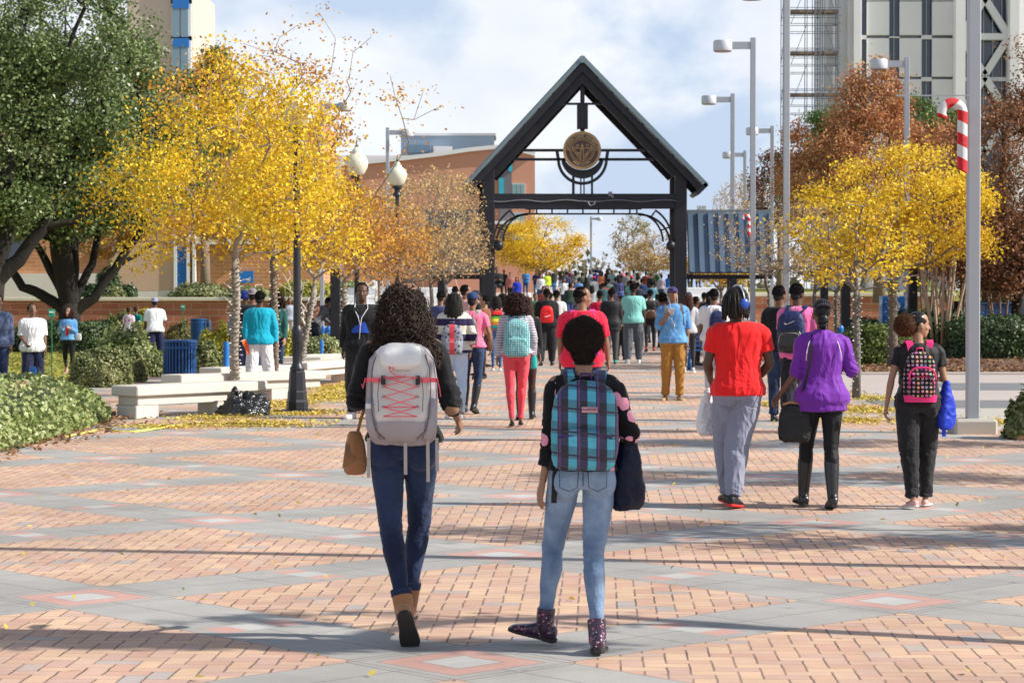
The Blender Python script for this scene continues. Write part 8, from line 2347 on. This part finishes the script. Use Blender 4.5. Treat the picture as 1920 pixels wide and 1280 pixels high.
crowd('woman in a pale pink top left of the small blue one', 1073, 528, 'fstand', 'F', (.5, .3, .32), DK, 'short', SK3, Y=112, zoff=.55)
crowd('person with reddish brown hair low among the steps', 1020, 534, 'stand', 'F', (.25, .06, .05), DK, 'afro', SK3, hc=(.08, .02, .01), Y=96, zoff=.3)
crowd('dark haired person just behind the black hoodie', 1031, 536, 'walk', 'B', (.05, .05, .07), DK, Y=72)
crowd('person in a white jacket close behind the black hoodie', 1043, 545, 'walk', 'B', (.62, .60, .62), JN, Y=60, h=1.78)
crowd('face of a student just above the cropped hair of the man in red', 1094, 535, 'fstand', 'F', GR, DK, 'short', SK4, Y=98, zoff=.3)
crowd('person with a dark head in white and blue under the navy banner', 1108, 507, 'fstand', 'F', (.3, .38, .5), DK)
crowd('person in purple and navy right under the navy banner', 1117, 507, 'walk', 'B', (.06, .03, .18), DK, pack=BLU, packlabel='bright blue backpack right under the navy banner')
crowd('woman in a long black dress and jeans left of the red cap', 1099, 520, 'fwalk', 'B', DK, (.05, .15, .4), 'long')
crowd('woman in a red cap, white T-shirt and black skirt', 1114, 519, 'fwalk', 'B', (.72, .72, .68), DK, 'cap', hc=(.75, .01, .02))
crowd('woman with long dark hair in a black coat right of the red cap', 1139, 505, 'fwalk', 'B', DK, DK, 'long')
crowd('person in a light blue top beside the long dark hair', 1147, 507, 'stand', 'F', (.25, .42, .5), GR, 'short', SK3)
crowd('person in a black, white and green patterned shirt', 1141, 524, 'walk', 'B', (.10, .16, .13), DK)
crowd('person in navy with a dark coat in the thick of the crowd', 1154, 516, 'walk', 'B', (.02, .025, .07), DK, Y=122, zoff=.86)
crowd('person in purple blue in the thick of the crowd', 1160, 521, 'fwalk', 'B', (.06, .06, .25), JN, 'long')
crowd('person in dark teal low in the thick of the crowd', 1130, 527, 'stand', 'B', (.03, .08, .09), DK, Y=108, zoff=.5)
crowd('man in a pink T-shirt with maroon straps walking towards us', 1169, 505, 'tee', 'F', (.75, .25, .35), DK, 'short', SK3, pack=(.15, .02, .06), packlabel='maroon backpack on the man in pink walking towards us')
crowd('dark haired person right behind the pink T-shirt', 1175, 511, 'walk', 'B', GR, DK)
crowd('person in white and lilac near the far right tree', 1188, 508, 'fwalk', 'B', (.55, .5, .65), JN, 'short', SK3)
crowd('person in a red cap and black top above the mint T-shirt', 1184, 518, 'walk', 'B', DK, JN, 'cap', hc=(.7, .03, .03), pack=(.35, .04, .05), packlabel='dark red backpack above the mint T-shirt')
crowd('person in a teal T-shirt just above the tall man in mint', 1182, 527, 'tee', 'B', (.15, .42, .38), GR, 'short')
crowd('man in a navy blazer and jeans right of the mint T-shirt', 1203, 512, 'stand', 'B', (.015, .04, .12), (.02, .06, .2), Y=116, zoff=.7, h=1.8)
crowd('person in a dark red coat behind the navy blazer', 1211, 510, 'walk', 'B', (.16, .03, .03), DK)
crowd('man in a white T-shirt and tan shorts right of the navy blazer', 1230, 507, 'tee', 'B', WH, (.4, .36, .3), pack=(.02, .18, .08), packlabel='green backpack on the man in white and tan')
crowd('person in a bright blue T-shirt against the right gate post', 1255, 514, 'tee', 'B', (.01, .15, .6), DK, 'long')
crowd('person in a crimson jacket between the red T-shirt and the black suit', 1124, 546, 'walk', 'B', (.55, .01, .05), DK, Y=62, h=1.76)
crowd('person in a pink top left of the striped black jacket', 1210, 548, 'fwalk', 'B', (.45, .04, .2), DK, 'short', Y=84, h=1.70)
crowd('person in a plum top right of the striped black jacket', 1232, 549, 'fstand', 'B', (.12, .03, .12), DK, 'short', Y=86, h=1.70)
crowd('person with tousled light brown hair left of the purple cap', 1243, 546, 'walk', 'B', (.25, .1, .1), DK, 'curly', SK4, Y=76, h=1.74, hc=(.10, .06, .04))
crowd('man with a navy and white backpack standing above the steps right of the gate', 1294, 520, 'walk', 'B', (.4, .45, .6), DK, 'short', Y=108, zoff=1.95, h=1.45, pack=(.015, .03, .10), packlabel='navy backpack above the steps right of the gate')
crowd('person in a red top above the steps right of the gate', 1309, 519, 'tee', 'B', RED, (.02, .03, .15), 'short', Y=108, zoff=1.95, h=1.48)
crowd('person in a slate hooded jacket against the right gate post', 1291, 551, 'walk', 'B', (.05, .06, .08), DK, 'beanie', hc=(.05, .06, .08), Y=58, h=1.72)
crowd('dark clad person in a black coat left of the group on the blue bench', 1306, 560, 'stand', 'R', DK, DK, 'short', Y=56, h=1.62)
crowd('seated dark haired student leftmost on the far side of the blue bench', 1320, 545, 'stand', 'B', (.04, .03, .03), DK, Y=72)
crowd('woman with long black hair standing behind the blue bench', 1331, 549, 'fstand', 'B', DK, DK, 'long', Y=58, h=1.76)
crowd('person with a dark red scarf right of the long black hair', 1342, 551, 'fstand', 'B', (.35, .01, .02), DK, 'short', Y=64, h=1.72)
crowd('person in a maroon top seen over the long black hair at left', 853, 537, 'walk', 'B', (.22, .04, .06), DK, 'short', Y=66, h=1.9, skin=SK3)
crowd('bearded man in profile wearing white and red at left of the gate', 874, 536, 'walk', 'R', (.6, .35, .35), DK, 'short', Y=46, h=1.84, skin=SK3)
crowd('person in a dark cap right of the bearded man', 893, 545, 'walk', 'R', DK, DK, 'cap', Y=54, h=1.76)
crowd('person in navy and white between the curls and the long wavy hair', 827, 547, 'fwalk', 'B', (.05, .06, .16), DK, 'short', Y=45, h=1.72, skin=SK3)
crowd('person with a brown bun behind the thick dark curls', 943, 552, 'fwalk', 'B', (.06, .04, .03), DK, 'curly', Y=60, h=1.68, hc=(.05, .025, .015), skin=SK3)
crowd('person holding a pale cup just left of the left gate post', 908, 556, 'hold', 'L', (.20, .07, .03), DK, 'short', Y=48, h=1.64, skin=SK4)
crowd('person in pale grey clothes between the lamp post and the leaning tree', 543, 562, 'stand', 'F', (.38, .42, .50), (.5, .48, .4), 'short', Y=80, h=1.58)
crowd('student in white near the far wall left of the second lamp post', 700, 545, 'stand', 'F', WH, JN, 'short', Y=110, zoff=1.4, h=1.2)
more = [(957, 512, 'stand', 'F', (.3, .12, .1), 'short', 'russet top left of the royal blue top'), (1014, 514, 'fwalk', 'F', (.5, .5, .55), 'long', 'pale grey top left of the lime green top'),
 (1062, 511, 'walk', 'B', (.03, .05, .12), 'short', 'ink blue jacket behind the black cap'), (1079, 508, 'fwalk', 'B', (.2, .2, .2), 'long', 'grey coat right of the maroon shirt'),
 (1091, 512, 'walk', 'B', (.06, .1, .06), 'short', 'olive jacket left of the long black dress'), (1127, 510, 'fstand', 'F', (.55, .2, .1), 'curly', 'orange top between the banner and the black coat'),
 (1162, 509, 'stand', 'B', (.08, .08, .1), 'short', 'charcoal jacket left of the pink T-shirt'), (1196, 514, 'fwalk', 'B', (.5, .45, .4), 'long', 'beige top left of the navy blazer'),
 (1221, 513, 'walk', 'B', (.02, .02, .02), 'cap', 'black top left of the white and tan man'), (1240, 516, 'fwalk', 'B', (.35, .3, .4), 'short', 'lilac grey top right of the white and tan man'),
 (1135, 531, 'walk', 'B', (.25, .03, .04), 'short', 'brick red top low in the thick of the crowd'), (1196, 531, 'walk', 'B', (.03, .03, .05), 'short', 'black top beside the head of the tall man in mint'),
 (1110, 536, 'fwalk', 'B', (.4, .4, .42), 'long', 'silver grey top under the red cap'), (1222, 530, 'tee', 'B', (.1, .25, .35), 'short', 'steel blue T-shirt above the striped black jacket'),
 (1149, 538, 'fwalk', 'B', (.04, .03, .06), 'long', 'dark violet top above the black suit jacket'), (1068, 533, 'walk', 'B', (.02, .04, .03), 'short', 'dark green top above the right shoulder of the man in red')]
for px, py, kd, fc, tc, hr, lb in more: crowd('person in a ' + lb, px, py, kd, fc, tc, DK if px % 2 else JN, hr, skin=SK2 if px % 3 else SK3, h=1.66 + (px % 7) * .025)
for r_ in lib_root:
    for ch in list(r_.children_recursive): bpy.data.objects.remove(ch)
    bpy.data.objects.remove(r_)
